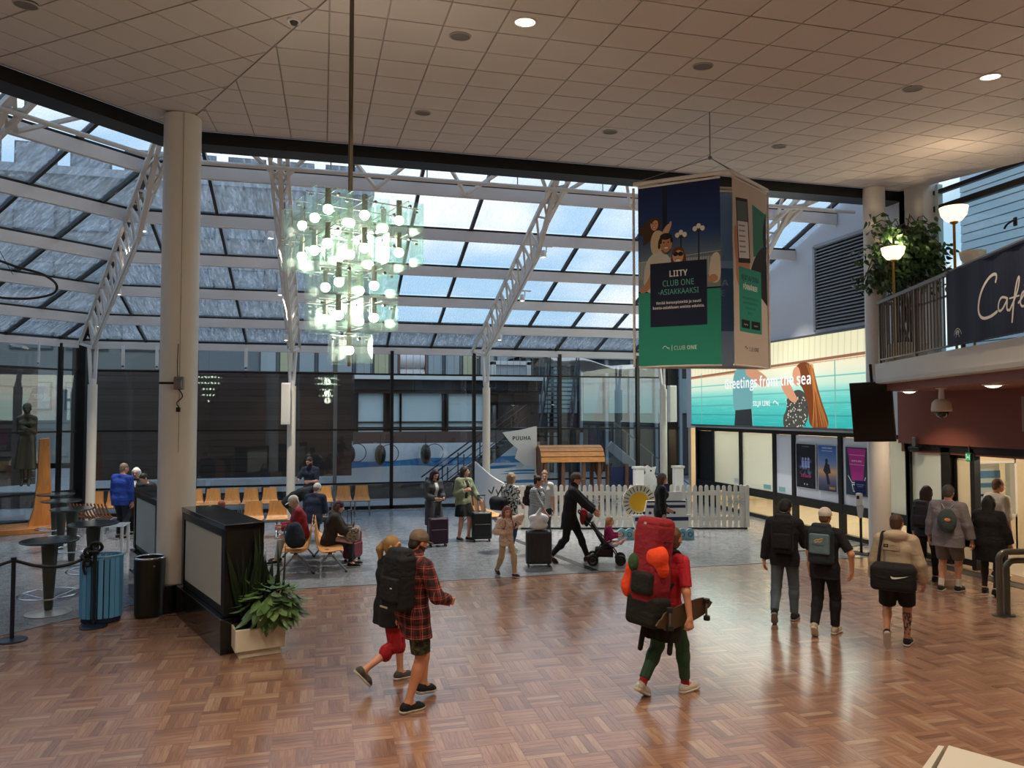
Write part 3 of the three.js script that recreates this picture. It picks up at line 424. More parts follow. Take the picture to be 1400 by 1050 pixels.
// ---------------------------------------------------------------- café terrace: slab, fascia, railing, banner
const BP = onD(1196, 500, 12.75), bdir = [-Math.sin(rad(22.5)), Math.cos(rad(22.5))];
const balc = (s, off = 0, h = 0) => [BP[0] + bdir[0] * s + bdir[1] * off, h, BP[2] + bdir[1] * s - bdir[0] * off]; // off > 0 = into the café
const onBalc = (px, py, off = 0) => { const r = ray(px, py), n = [bdir[1], -bdir[0]], c = BP[0] * n[0] + BP[2] * n[1] + off, t = c / (r.x * n[0] + r.z * n[1]); const p = [r.x * t, 3 + r.y * t, r.z * t]; return { s: (p[0] - BP[0]) * bdir[0] + (p[2] - BP[2]) * bdir[1], h: p[1] }; };
{
  const pl = (o) => [balc(o * .6, o), balc(9.6, o), [XW + 3, 0, balc(9.6)[2]], [XW + 3, 0, BP[2] + o * .4]].map((p) => [p[0], -p[2]]);
  const s = struct('slab', prism(pl(0).reverse(), 3.57, 3.97), M(new THREE.Color(.66, .62, .57), { roughness: .6 })); s.name = 'balcony_slab';
  add('step', beam(balc(0, -.02, 3.62), balc(9.6, -.02, 3.62), .04, .07), M(new THREE.Color(.60, .56, .51)), s);
  const u = struct('slab', prism(pl(.14).reverse(), 3.43, 3.57), redWall); u.name = 'balcony_soffit';
  const r = struct('wall', [box(.3, 1.1, 6.4, [XW + .12, 2.9, -10.4])], redWall); r.name = 'wall_red';
  add('vent_panel', [box(.03, .62, .55, [XW - .04, 2.98, -10.35])], M(0x9a948c, { roughness: .5 }), r);
  // lights and camera under the terrace
  [[1243, 539, 'left of the dome camera'], [1358, 533, 'right of the dome camera']].forEach(([px, py, l]) => { const p = balc(onBalc(px, py, .5).s, .5, 3.425), t = thing('soffit_light', 'lit round downlight under the café terrace ' + l, 'light', p, 0, 'downlights under the café terrace'); add('rim', tor(.13, .02, [0, 0, 0], [Math.PI / 2, 0, 0]), whiteMat, t); add('lamp_disc', lathe([[0, -.05], [.06, -.045], [.11, -.02], [.12, 0], [0, 0]]), MP(0xffffff, { emissive: new THREE.Color(1, .85, .64), emissiveIntensity: 5 }), t); const L = new THREE.SpotLight(new THREE.Color(1, .8, .58), 12, 0, rad(60), 1, 2); L.position.set(p[0], 3.35, p[2]); L.target.position.set(p[0], 0, p[2]); L.castShadow = true; scene.add(L, L.target); });
  { const p = balc(onBalc(1287, 541, .45).s, .45, 3.30), t = thing('dome_camera', 'white dome security camera with a dark glass ball under the café terrace', 'camera', p); add('bracket', [cyl(.04, .05, .2, [0, .03, 0]), cyl(.09, .09, .02, [0, .12, 0])], whiteMat, t); add('housing', lathe([[0, -.05], [.1, -.07], [.15, -.13], [.165, -.25], [.16, -.28], [.13, -.28], [0, -.28]]), M(0xd8c8b4, { roughness: .35 }), t); add('dome', sph(.115, [0, -.28, 0], undefined, 24), MP(0x0c0a09, { roughness: .06, clearcoat: 1 }), t); }
  { const p = onX(1325, 625, XW - .3), t = thing('exit_sign', 'green emergency exit sign with a white running figure above the doors', 'sign', p, -Math.PI / 2 - .5); add('housing', rbox(.28, .16, .04, .01), M(0x1e3a2a), t); const f = new THREE.PlaneGeometry(.26, .14); f.translate(0, 0, .022); add('face', f, glow(canvasTex(128, 68, (g, W, H) => { g.fillStyle = '#12894a'; g.fillRect(0, 0, W, H); g.fillStyle = '#e8fff0'; g.fillRect(8, 10, 30, 50); g.fillStyle = '#12894a'; g.fillRect(14, 16, 18, 44); g.strokeStyle = '#e8fff0'; g.lineWidth = 6; g.beginPath(); g.moveTo(50, 34); g.lineTo(84, 34); g.moveTo(62, 22); g.lineTo(48, 34); g.lineTo(62, 46); g.stroke(); g.beginPath(); g.arc(104, 18, 7, 0, 7); g.fillStyle = '#e8fff0'; g.fill(); g.beginPath(); g.moveTo(102, 26); g.lineTo(100, 42); g.lineTo(90, 56); g.moveTo(100, 42); g.lineTo(114, 54); g.moveTo(92, 32); g.lineTo(114, 34); g.stroke(); }), .9), t); add('arm', bar([0, .08, 0], [0, .22, 0], .012), greyMetal, t); }
  { const p = onX(1251, 612, XW - .1), t = thing('door_sensor', 'small black door sensor with a grey box on the wall left of the doors', 'sensor', p); add('bar', rbox(.1, .09, .3, .02, [0, -.03, 0]), blackMat, t); add('box', rbox(.08, .2, .1, .02, [0, .12, 0]), greyMetal, t); }
}
{ // railing
  const t = thing('railing', 'brown metal terrace railing with upright flat bars beside the café', 'railing'), rm = M(new THREE.Color(.12, .085, .06), { roughness: .4, metalness: .4 }), len = 9.4, h1 = 5.2;
  add('handrail', beam(balc(.02, .08, h1), balc(len, .08, h1), .07, .06), M(new THREE.Color(.16, .14, .12), { roughness: .4 }), t); add('bottom_rail', beam(balc(.02, .08, 4.05), balc(len, .08, 4.05), .04, .03), rm, t); add('mid_rail', beam(balc(1.6, .1, 4.86), balc(len, .1, 4.86), .03, .03), rm, t);
  const post = box(.05, 1.2, .05, [0, 4.57, 0]), b = box(.02, 1.14, .016, [0, 4.6, 0]);
  for (let s = .1, k = 0; s < len; s += .13, k++) { const p = balc(s, .08), m = add(k % 14 ? 'baluster' : 'rail_post', k % 14 ? b : post, rm, t); m.position.set(p[0], 0, p[2]); m.rotation.y = rad(-22.5); }
  const e = balc(.02, .08), f = [e[0] + 1.3, 0, e[2] - .05]; add('handrail', beam([e[0], h1, e[2]], [f[0], h1, f[2]], .07, .06), rm, t); for (let k = 1; k < 11; k++) { const m = add('baluster', b, rm, t); m.position.set(e[0] + k * .12, 0, e[2] - k * .005); }
  // banner
  const a = onBalc(1295, 372), z = onBalc(1295, 475), s0 = a.s, Wm = 4.6, hT = h1 - .03, hB = z.h, Hm = hT - hB;
  const q = (px, py) => { const o = onBalc(px, py, -.02); return [(o.s - s0) / Wm * 1600, (hT - o.h) / Hm * 400]; };
  const tex = canvasTex(1600, 400, (g, W, H) => {
    g.fillStyle = '#131c38'; g.fillRect(0, 0, W, H); for (let i = 0; i < 60; i++) { g.fillStyle = 'rgba(40,55,100,.15)'; g.fillRect(rnd() * W, 0, 6 + 10 * rnd(), H); }
    // lettering in a flowing pen hand
    g.strokeStyle = '#ece6dc'; g.lineCap = 'round'; g.lineJoin = 'round';
    const pen = (pts, w) => { const v = pts.map((p) => q(...p)); g.lineWidth = w; g.beginPath(); g.moveTo(...v[0]); for (let i = 1; i < v.length - 1; i++) g.quadraticCurveTo(...v[i], (v[i][0] + v[i + 1][0]) / 2, (v[i][1] + v[i + 1][1]) / 2); g.lineTo(...v[v.length - 1]); g.stroke(); };
    pen([[1360, 385], [1363, 376], [1357, 374], [1349, 382], [1341, 402], [1338, 425], [1343, 436], [1352, 434], [1362, 426]], 15);
    pen([[1377, 408], [1370, 404], [1364, 414], [1364, 426], [1370, 424], [1376, 412], [1377, 408], [1376, 424], [1380, 424]], 12);
    pen([[1380, 424], [1390, 400], [1393, 376], [1389, 382], [1385, 410], [1383, 440]], 12); pen([[1380, 408], [1392, 404]], 8);
    pen([[1391, 414], [1399, 404], [1400, 397], [1395, 402], [1393, 416], [1398, 420], [1406, 412]], 11); pen([[1400, 390], [1407, 383]], 9);
    const b = q(1310, 458); g.save(); g.translate(b[0], b[1]); g.strokeStyle = '#d8d2c4'; g.lineWidth = 4; g.beginPath(); g.arc(0, 14, 48, Math.PI * 1.1, Math.PI * 1.9); g.stroke(); g.beginPath(); g.arc(0, 14, 20, Math.PI * 1.05, Math.PI * 1.95); g.stroke(); g.fillStyle = '#e8e2d4'; g.font = '700 19px sans-serif'; g.textAlign = 'center'; 'BAILEYS'.split('').forEach((c, i) => { g.save(); g.rotate((i - 3) * .34); g.fillText(c, 0, -14); g.restore(); }); g.restore();
  });
  const geo = new THREE.PlaneGeometry(Wm, Hm, 60, 1), P = geo.attributes.position; for (let i = 0; i < P.count; i++) P.setZ(i, Math.sin(P.getX(i) * 9) * .008 + Math.sin(P.getX(i) * 3.1) * .008); geo.computeVertexNormals();
  const bn = thing('cafe_banner', 'dark blue cloth banner reading Café in pale script tied to the terrace railing', 'banner', balc(s0 + Wm / 2, -.02, (hT + hB) / 2)); add('cloth', geo, M(0xffffff, { map: tex, roughness: .8, side: THREE.DoubleSide }), bn); bn.rotation.y = rad(-112.5);
  add('hem', [box(Wm, .03, .012, [0, Hm / 2 - .01, 0]), box(Wm, .02, .012, [0, -Hm / 2 + .01, 0])], M(0x10182f), bn); add('tie', [box(.03, .06, .06, [-Wm / 2 + .03, Hm / 2, -.04]), box(.03, .06, .06, [0, Hm / 2, -.04])], M(0x10182f), bn);
}
{ // café back wall, glazed, with a facade outside
  const w = struct('wall', [box(.4, 3.9, .5, [XW - .0, 5.9, -12.85]), box(.3, 4.2, .35, [XW + .15, 6.0, -13.3])], M(new THREE.Color(.58, .56, .54), { roughness: .8 })); w.name = 'wall_cafe';
  const g = structG('window_2'); const x = XW + .1, tr = onX(1328, 268, XW)[1];
  for (const D of [12.5, 10.28, 8.1, 5.9]) add('mullion', box(.12, 3.7, D === 10.28 ? .16 : .07, [x, 5.8, -D]), D === 12.5 ? M(0xb9ced0, { roughness: .3 }) : M(new THREE.Color(.28, .25, .22), { roughness: .5 }), g);
  add('transom', box(.1, .12, 7, [x, tr, -9.2]), darkFrame, g); add('transom', box(.1, .08, 7, [x, 7.5, -9.2]), darkFrame, g); add('sill', box(.2, .1, 7, [x, 4.02, -9.2]), darkFrame, g);
  for (const [a, b] of [[12.45, 10.36], [10.2, 8.14], [8.06, 5.94]]) for (const [h0, h1] of [[4.07, tr - .06], [tr + .06, 7.46]]) add('pane', box(.012, h1 - h0, a - b, [x, (h0 + h1) / 2, -(a + b) / 2]), clearGlass, g);
  struct('wall', [box(.3, 4.0, 12.8, [XW + .15, 5.7, .4])], wallWhite).name = 'wall_cafe_end';
  struct('wall', [box(.3, 4.4, 12, [XW + .15, 1.8, -1.2])], wallWhite).name = 'wall_right_near';
  const lever = thing('window_lever', 'black window opening lever on the brown post at the right edge', 'lever', onX(1388, 303, XW - .02)); add('plate', rbox(.03, .16, .07, .01), blackMat, lever); add('handle', tube([[0, 0, 0], [-.05, .02, .02], [-.07, -.03, -.1], [-.06, -.09, -.17]], .018, 16), blackMat, lever);
  const f = thing('opposite_facade', 'pale blue building side with horizontal boards outside the café window', 'building', [XW + 4.2, 0, -10]); const bm = M(new THREE.Color(.50, .60, .66), { roughness: .6 });
  add('wall', box(.3, 8, 12, [.2, 7.4, 0]), M(0x55626a), f); for (let k = 0; k < 36; k++) add('board', box(.05, .2, 12, [0, 3.6 + k * .22, 0], [0, 0, -.09]), bm, f);
  struct('roof', box(4.2, .12, 12, [XW + 2.3, 3.45, -9]), M(0x8a8f94)).name = 'lobby_roof';
}
// ---------------------------------------------------------------- outside the glass
{
  const asphalt = M(new THREE.Color(.16, .16, .165), { roughness: .9 });
  struct('ground', [box(160, .2, 120, [-10, -.45, -82]), box(60, .2, 80, [-46, -.45, -2]), box(60, .2, 60, [48, -.45, -8])], asphalt);
  struct('pavement', prism([[-16, 24.15], [16, 24.15], [16, 46], [-16, 46]], -.3, -.05), M(new THREE.Color(.22, .22, .22), { roughness: .85 }));
  // brown boarded building close to the glass, left half
  const brown = M(new THREE.Color(.055, .038, .034), { roughness: .55 }), brown2 = M(new THREE.Color(.07, .05, .045), { roughness: .55 });
  const cb = thing('boarded_building', 'dark brown boarded upper storey just outside the glass at the left', 'building');
  const xe = onD(481, 600, 25.4)[0], A0 = [-7.4, -25.2], nB = 17, h0 = .92, h1 = 4.35;
  for (let k = 0; k < nB; k++) { const h = h0 + (k + .5) * (h1 - h0) / nB; add('board', beam([A0[0], h, -25.4], [xe, h, -25.4], .05, (h1 - h0) / nB - .012), k % 3 ? brown : brown2, cb); }
  add('wall', box(xe - A0[0], h1 - h0, .5, [(xe + A0[0]) / 2, (h0 + h1) / 2, -25.75]), M(0x0c0807), cb);
  add('edge_post', box(.12, 5, .12, [onD(458, 600, 24.6)[0], 2.4, -24.6]), M(0x8e8a86, { roughness: .4 }), cb);
  const cl = thing('boarded_building', 'dark brown boarded wall outside the angled glass behind the statue', 'building');
  for (let k = 0; k < nB; k++) { const h = h0 + (k + .5) * (h1 - h0) / nB, a = bayB(-3.9, QE + 1.6), b = bayB(8, QE + 1.6); add('board', beam([a[0], h, a[2]], [b[0], h, b[2]], .05, (h1 - h0) / nB - .012), k % 3 ? brown : brown2, cl); }
  { const a = bayB(-3.8, QE + 1.9), b = bayB(8, QE + 1.9); add('wall', beam([a[0], 2.63, a[2]], [b[0], 2.63, b[2]], .4, h1 - h0), M(0x0c0807), cl); }
  const lowP = M(new THREE.Color(.80, .86, .92), { roughness: .5 });
  [[-5.4, 1.3], [-3.9, .8], [-2.6, 1.5], [-1.0, 1.2], [.1, .6]].forEach(([x, w], i) => { const t = thing('low_board', 'low white board under the boarded building, ' + ['behind the blue sweater man', 'left of the big column', 'right of the big column', 'behind the row of chairs', 'behind the bending man'][i], 'board', [x, 0, -24.85]); add('board', box(w, .42, .05, [0, .72, 0]), lowP, t); add('leg', [box(.05, .6, .05, [-w / 2 + .1, .3, 0]), box(.05, .6, .05, [w / 2 - .1, .3, 0])], greyMetal, t); });
  struct('wall', box(26, .5, .3, [-6, .2, -27.2]), M(0x35373a, { roughness: .8 })).name = 'low_wall';
  // terrace building in the middle
  const D = 33, P = (px, py, d = D) => onD(px, py, d), tb = thing('terrace_building', 'two storey terrace building with pale blue windows outside the middle glass', 'building');
  const x0 = P(484, 500)[0], x1 = P(740, 500)[0], yTop = P(560, 517)[1], yRoof = P(560, 532)[1], wT = P(560, 538)[1], wB = P(560, 590)[1], bB = P(560, 608)[1];
  const conc = M(new THREE.Color(.30, .30, .30), { roughness: .85 }), dk = M(new THREE.Color(.06, .045, .042), { roughness: .6 }), winG = MP(new THREE.Color(.66, .78, .80), { roughness: .2, clearcoat: .6 });
  add('parapet', box(x1 - x0, .18, .5, [(x0 + x1) / 2, yTop, -D + .6]), whiteMat, tb); add('roof', box(x1 - x0, yTop - yRoof, 5, [(x0 + x1) / 2, (yTop + yRoof) / 2 - .05, -D - 2]), M(0x1b1d22), tb);
  add('lintel', box(x1 - x0, yRoof - wT, .5, [(x0 + x1) / 2, (yRoof + wT) / 2, -D]), dk, tb); add('band', box(x1 - x0, wB - bB, .6, [(x0 + x1) / 2, (wB + bB) / 2, -D + .1]), M(new THREE.Color(.10, .055, .045), { roughness: .6 }), tb);
  add('wall', box(x1 - x0 + .4, yTop - bB - .3, .3, [(x0 + x1) / 2, (yTop + bB) / 2, -D - 1.2]), dk, tb);
  [[490, 524], [536, 546], [549, 604], [613, 660], [683, 701]].forEach(([a, b], i) => { const xa = P(a, 560)[0], xb = P(b, 560)[0], f = add('window', [box(.08, wT - wB, .2, [xa - .05, (wT + wB) / 2, -D]), box(.08, wT - wB, .2, [xb + .05, (wT + wB) / 2, -D]), box(xb - xa, .06, .2, [(xa + xb) / 2, wB + .18, -D + .02]), box(xb - xa, .05, .2, [(xa + xb) / 2, wB + .42, -D + .02])], darkFrame, tb); add('pane', box(xb - xa, wT - wB, .03, [(xa + xb) / 2, (wT + wB) / 2, -D - .02]), i === 4 ? M(0x20242b) : winG, f); });
  for (const px of [475, 520, 582]) add('bracket_beam', box(.12, .12, 4.6, [P(px, 621, 28.6)[0], bB + .1, -30.7]), dk, tb);
  add('pillar', box(.9, bB + .2, .9, [P(553, 650, 32)[0], bB / 2, -32]), conc, tb);
  // things on the terrace
  const tr = thing('terrace_railing', 'thin white terrace railing on the roof outside', 'railing', [0, 0, -D + .5]); for (let x = x0 + .1; x < x1; x += .3) add('baluster', box(.02, .95, .02, [x, yTop + .55, 0]), greyMetal, tr); add('rail', box(x1 - x0, .05, .05, [(x0 + x1) / 2, yTop + 1.02, 0]), greyMetal, tr);
  const roll = thing('wrapped_roll', 'two white wrapped rolls stacked on the roof terrace', 'roll', P(563, 504, 34)); const wrap = M(new THREE.Color(.75, .68, .66), { roughness: .8 }); for (const y of [-.36, .36]) add('roll', [cyl(.36, .36, 1.1, [0, y, 0], [0, 0, Math.PI / 2], 20), cyl(.38, .38, .04, [.2, y, 0], [0, 0, Math.PI / 2], 20)], wrap, roll); add('stand', [box(.05, 1.6, .6, [-.6, 0, 0]), box(.05, 1.6, .6, [.6, 0, 0])], M(0x8a4a44), roll);
  const cr = thing('white_crate', 'white boxed frame on the roof terrace right of the tall post', 'box', P(698, 511, 34)); add('frame', [box(1.9, .18, .4, [0, .5, 0]), box(1.9, .1, .4, [0, -.4, 0]), box(.2, 1, .4, [-.85, .05, 0]), box(.2, 1, .4, [.85, .05, 0])], whiteMat, cr); add('panel', box(1.6, .7, .1, [0, .05, 0]), M(0xb9bcc0), cr);
  // far terminal building behind the terrace
  const fb = thing('terminal_building', 'long grey building with rows of pale windows far behind the terrace', 'building'), DF = 44, fy0 = P(560, 520, DF)[1], fy1 = P(560, 470, DF)[1];
  add('wall', box(34, 8.3, 2, [9, 3.8, -DF - 1.2]), M(new THREE.Color(.20, .22, .23), { roughness: .8 }), fb); for (let k = 0; k < 24; k++) { const x = -3 + k * 1.05, f = add('window', box(.94, 1.5, .08, [x, P(560, 500, DF)[1], -DF - .16]), M(0x4a4f52), fb); add('pane', box(.8, 1.36, .06, [x, P(560, 500, DF)[1], -DF - .12]), M(k % 5 === 1 ? 0xc9c29a : 0xaab0b2, { roughness: .2 }), f); }
  add('fascia', box(34, .5, 2.4, [9, 8.1, -DF - 1]), M(0x3d4548), fb);
  // wave-painted wall
  const wx0 = P(457, 640, 29)[0], wx1 = P(738, 640, 29)[0], wy0 = P(560, 664, 29)[1], wy1 = P(560, 606, 29)[1];
  const wt = canvasTex(1024, 200, (g, W, H) => { g.fillStyle = '#e9edf3'; g.fillRect(0, 0, W, H); g.fillStyle = '#2f8ccb'; g.beginPath(); g.moveTo(0, 75); g.quadraticCurveTo(W * .2, 95, W * .4, 70); g.lineTo(W * .75, 70); g.lineTo(W, 60); g.lineTo(W, 100); g.quadraticCurveTo(W * .7, 95, W * .5, 112); g.quadraticCurveTo(W * .25, 98, 0, 118); g.fill(); g.fillStyle = '#e9edf3'; g.beginPath(); g.moveTo(W * .1, 122); g.quadraticCurveTo(W * .3, 96, W * .45, 108); g.lineTo(W * .3, 122); g.fill(); g.fillStyle = '#2a86c0'; for (const [x, y, w] of [[.78, 120, .2], [.82, 150, .16], [.8, 30, .1]]) { g.beginPath(); g.ellipse(W * x, y, W * w / 2, 7, -.05, 0, 7); g.fill(); } });
  const wv = thing('wave_wall', 'white wall with blue painted waves outside under the terrace', 'wall panel', [0, 0, -29]); add('panel', box0(wx1 - wx0, wy1 - wy0, .08, [(wx0 + wx1) / 2, (wy0 + wy1) / 2, 0]), M(0xffffff, { map: wt, roughness: .7 }), wv); add('foot', [box(.1, wy0 + .2, .1, [wx0 + .3, wy0 / 2, -.05]), box(.1, wy0 + .2, .1, [(wx0 + wx1) / 2, wy0 / 2, -.05]), box(.1, wy0 + .2, .1, [wx1 - .3, wy0 / 2, -.05])], greyMetal, wv);
  [[475, 621, .58, 'leftmost'], [520, 622, .42, 'second from left'], [582, 621, .4, 'rightmost, beside the concrete pillar']].forEach(([px, py, w, l]) => { const t = thing('hanging_pod', 'black rounded pod hanging under the terrace outside, ' + l, 'hanging pod', P(px, py, 28.6)); add('shell', sph(.5, [0, 0, 0], [w, .78, .6], 20), blackMat, t); add('hanger', tor(.34, .015, [.34, .05, 0], [0, 0, 0]), blackMat, t); add('rope', bar([0, .36, 0], [0, .75, 0], .015), blackMat, t); });
  // outside stairs
  const st = thing('outside_stair', 'dark steel staircase with railings climbing to the right outside the glass', 'stairs'), sd = 27.3, a = onD(586, 690, sd), b = onD(715, 588, sd), n = 16, sm = M(0x2a2523, { roughness: .5 });
  for (let k = 0; k < n; k++) add('tread', box(.36, .05, 1.2, [a[0] + (b[0] - a[0]) * (k + .5) / n, a[1] + (b[1] - a[1]) * (k + .5) / n, -sd]), sm, st);
  for (const z of [-.6, .6]) { add('stringer', beam([a[0], a[1], -sd + z], [b[0], b[1], -sd + z], .06, .26), sm, st); add('handrail', beam([a[0] - .2, a[1] + .95, -sd + z], [b[0], b[1] + .95, -sd + z], .05, .05), sm, st); add('handrail', beam([a[0], a[1] + .5, -sd + z], [b[0], b[1] + .5, -sd + z], .03, .03), sm, st); for (let k = 0; k <= 6; k++) { const x = a[0] + (b[0] - a[0]) * k / 6, y = a[1] + (b[1] - a[1]) * k / 6; add('rail_post', box(.04, .95, .04, [x, y + .48, -sd + z]), sm, st); } }
  const ld = add('landing', box(2.2, .16, 2.4, [b[0] + 1.0, b[1], -sd - .3]), sm, st); add('landing_post', box(.14, b[1], .14, [b[0] + 1.9, b[1] / 2, -sd]), sm, st);
  const f2 = thing('outside_stair', 'steep dark upper stair flight to the roof terrace outside', 'stairs'), c0 = onD(741, 600, 28.5), c1 = onD(757, 498, 31); const cw = 1.3;
  for (let k = 0; k < 17; k++) { const u = (k + .5) / 17; add('tread', box(cw, .05, .26, [c0[0] + .5 + (c1[0] - c0[0]) * u, c0[1] + (c1[1] - c0[1]) * u, -28.5 - 2.5 * u]), sm, f2); }
  for (const s of [-.65, .65]) { const p = [c0[0] + .5 + s, c0[1], -28.5], q = [c1[0] + .5 + s, c1[1], -31]; add('stringer', beam(p, q, .06, .24), sm, f2); add('handrail', beam([p[0], p[1] + 1, p[2]], [q[0], q[1] + 1, q[2]], .05, .05), sm, f2); for (let k = 0; k < 5; k++) { const u = k / 4; add('rail_post', box(.04, 1, .04, [p[0] + (q[0] - p[0]) * u, p[1] + (q[1] - p[1]) * u + .5, p[2] - 2.5 * u]), sm, f2); } }
  // canopy and dark building at the right
  const cn = thing('canopy', 'beige fabric canopy with a drooping edge outside at the right', 'canopy', P(806, 503, 32.6)); { const g = new THREE.PlaneGeometry(4.4, 3, 16, 6), p = g.attributes.position; for (let i = 0; i < p.count; i++) { const u = p.getX(i) / 2.2, v = p.getY(i) / 1.5; p.setXYZ(i, p.getX(i), .55 - .5 * (u + 1) * .5 - .25 * v * v - .1 * Math.sin(u * 5), -p.getY(i)); } g.computeVertexNormals(); const g2 = g.clone(); g2.translate(0, -.05, 0); add('fabric', [g, g2], M(new THREE.Color(.62, .52, .44), { roughness: .9, side: THREE.DoubleSide }), cn); } for (const x of [-2.0, 2.0]) add('pole', box(.08, 5.3, .08, [x, -2.6, 0]), greyMetal, cn);
  const rb = thing('glass_building', 'dark glass-fronted building with pale posts outside at the right', 'building', [0, 0, -36]), rx0 = 9.8; add('wall', box(14, 6.2, 3, [rx0 + 7, 2.8, -2.2]), M(0x23272b, { roughness: .5 }), rb); for (let k = 0; k < 8; k++) { add('post', box(.16, 6, .16, [rx0 + .3 + k * 1.4, 2.8, -.5]), M(0x7f868a), rb); const f = add('window', box(1.2, 2.0, .08, [rx0 + 1 + k * 1.4, 3.9, -.68]), M(0x1a2022), rb); add('pane', box(1.05, 1.85, .05, [rx0 + 1 + k * 1.4, 3.9, -.63]), MP(new THREE.Color(.14, .22, .22), { roughness: .08, clearcoat: .8 }), f); } add('ledge', box(14, .25, 3.4, [rx0 + 7, 5.9, -2]), M(0x9aa0a2), rb);
  const rp = thing('ramp', 'grey concrete ramp with a slim railing outside at the right', 'ramp'), r0 = onD(832, 608, 28), r1 = onD(935, 694, 27); add('slab', beam(r0, r1, 1.4, .34), M(0x8c8f90, { roughness: .8 }), rp); add('handrail', beam([r0[0], r0[1] + .9, r0[2] + .6], [r1[0], r1[1] + .9, r1[2] + .6], .05, .05), greyMetal, rp); for (let k = 0; k < 7; k++) { const u = k / 6; add('rail_post', box(.04, .9, .04, [r0[0] + (r1[0] - r0[0]) * u, r0[1] + (r1[1] - r0[1]) * u + .45, r0[2] + .6 + (r1[2] - r0[2]) * u]), greyMetal, rp); }
  // tall grey block far left, seen through the roof
  const bb = thing('tall_building', 'tall grey building beyond the left part of the glass roof', 'building', [0, 0, -50]); const hb = 17.6, bx1 = onD(505, 300, 50)[0], bx0 = -62; add('wall', box(bx1 - bx0, hb, 8, [(bx0 + bx1) / 2, hb / 2, -4]), M(new THREE.Color(.22, .22, .205), { roughness: .8 }), bb);
  for (let r = 0; r < 5; r++) for (let k = 0; k < 20; k++) { const x = bx1 - 1.7 - k * 3, y = 4 + r * 3.6, f = add('window', box(2.3, 1.7, .1, [x, y, .04]), M(0x3a4042), bb); add('pane', box(2.1, 1.5, .06, [x, y, .1]), M(new THREE.Color(.10 + .1 * hash(k, r), .12 + .1 * hash(k, r), .13 + .1 * hash(k, r)), { roughness: .1 }), f); }
  add('cornice', box(bx1 - bx0 + .6, .5, 8.6, [(bx0 + bx1) / 2, hb, -4]), M(0x8f9496), bb);
  struct('tall_building_wing', box(6, 15.5, 40, [-40, 7.7, -26]), M(new THREE.Color(.22, .22, .205), { roughness: .8 })).userData = { kind: 'thing', label: 'grey building wing beyond the left angled glass bay', category: 'building' };
}
// ---------------------------------------------------------------- chandelier of glass plates
{
  const c = onD(478, 385, 7.2), top = onD(475, 283, 7.2)[1], bot = onD(480, 501, 7.2)[1], lh = (top - bot) / 5 - .01, s = .345;
  const t = thing('chandelier', 'tiered chandelier of pale green glass plates and round bulbs on a long pole', 'chandelier', [c[0], 0, c[2]], rad(20));
  const gl = MP(new THREE.Color(.90, .975, .94), { transmission: 1, thickness: 0, roughness: .13, ior: 1.5 }), brass = M(0x6a6455, { roughness: .3, metalness: .8 }), bulbM = MP(0xffffff, { emissive: new THREE.Color(1, .92, .76), emissiveIntensity: 9 });
  add('pole', cyl(.022, .022, CEIL(-6.2) - top + .1, [0, (CEIL(-6.2) + top - .1) / 2, 0]), brass, t); add('canopy', cyl(.1, .12, .06, [0, CEIL(-6.2) - .03, 0]), brass, t);
  const plate = rbox(.285, lh * .92, .010, .004), sock = cyl(.026, .026, .15, [0, 0, 0]), bulb = sph(.045, [0, 0, 0], undefined, 14), rod = cyl(.006, .006, s * 1.05, [0, 0, 0], [0, 0, Math.PI / 2], 6), clip = cyl(.014, .014, .03, [0, 0, 0], [Math.PI / 2, 0, 0], 10);
  let y = top - lh / 2;
  for (const [n, oy] of [[3, 0], [3, 0], [2, 0], [2, 0], [1, 0]]) {
    for (let i = 0; i < n; i++) for (let j = 0; j < n; j++) {
      const x = (i - (n - 1) / 2) * s, z = (j - (n - 1) / 2) * s;
      add('socket', sock, brass, t).position.set(x, y + lh * .36, z); add('bulb', bulb, bulbM, t).position.set(x, y + lh * .36 - .11, z);
      for (const [dx, dz, r] of [[0, .5, 0], [.5, 0, 1], [0, -.5, 0], [-.5, 0, 1]]) { const far = (dx < 0 && i > 0) || (dz < 0 && j > 0); if (far) continue; const k = .47; const p = add('glass_plate', plate, gl, t); p.position.set(x + dx * s * 2 * k * 1.0 + (r ? 0 : .03), y + (hash(i * 7 + j, n) - .5) * .02, z + dz * s * 2 * k + (r ? .03 : 0)); p.rotation.y = r ? Math.PI / 2 : 0; const q = add('clip', clip, greyMetal, t); q.position.copy(p.position); q.position.y += lh * .3; q.rotation.y = p.rotation.y; }
    }
    for (let i = 0; i < n; i++) { const x = (i - (n - 1) / 2) * s; const a = add('rod', rod, greyMetal, t); a.scale.x = n; a.position.set(0, y + lh * .44, x); const b = add('rod', rod, greyMetal, t); b.scale.x = n; b.rotation.y = Math.PI / 2; b.position.set(x, y + lh * .44, 0); }
    y -= lh + .01;
  }
  add('stem', cyl(.016, .016, top - bot, [0, (top + bot) / 2, 0]), brass, t);
  for (const [h, k] of [[top - .33, 4], [top - .95, 3], [bot + .2, 1]]) { const L = new THREE.PointLight(new THREE.Color(1, .92, .78), k, 0, 2); L.position.set(c[0], h, c[2]); L.castShadow = true; L.shadow.radius = 8; scene.add(L); }
  const d = dup(t, 'second chandelier of glass plates out of frame, seen only mirrored in the glass', [-5.6, 0, c[2]]); d.children.filter((m) => m.name === 'pole' || m.name === 'canopy').forEach((m) => { m.position.y -= .2; });
}
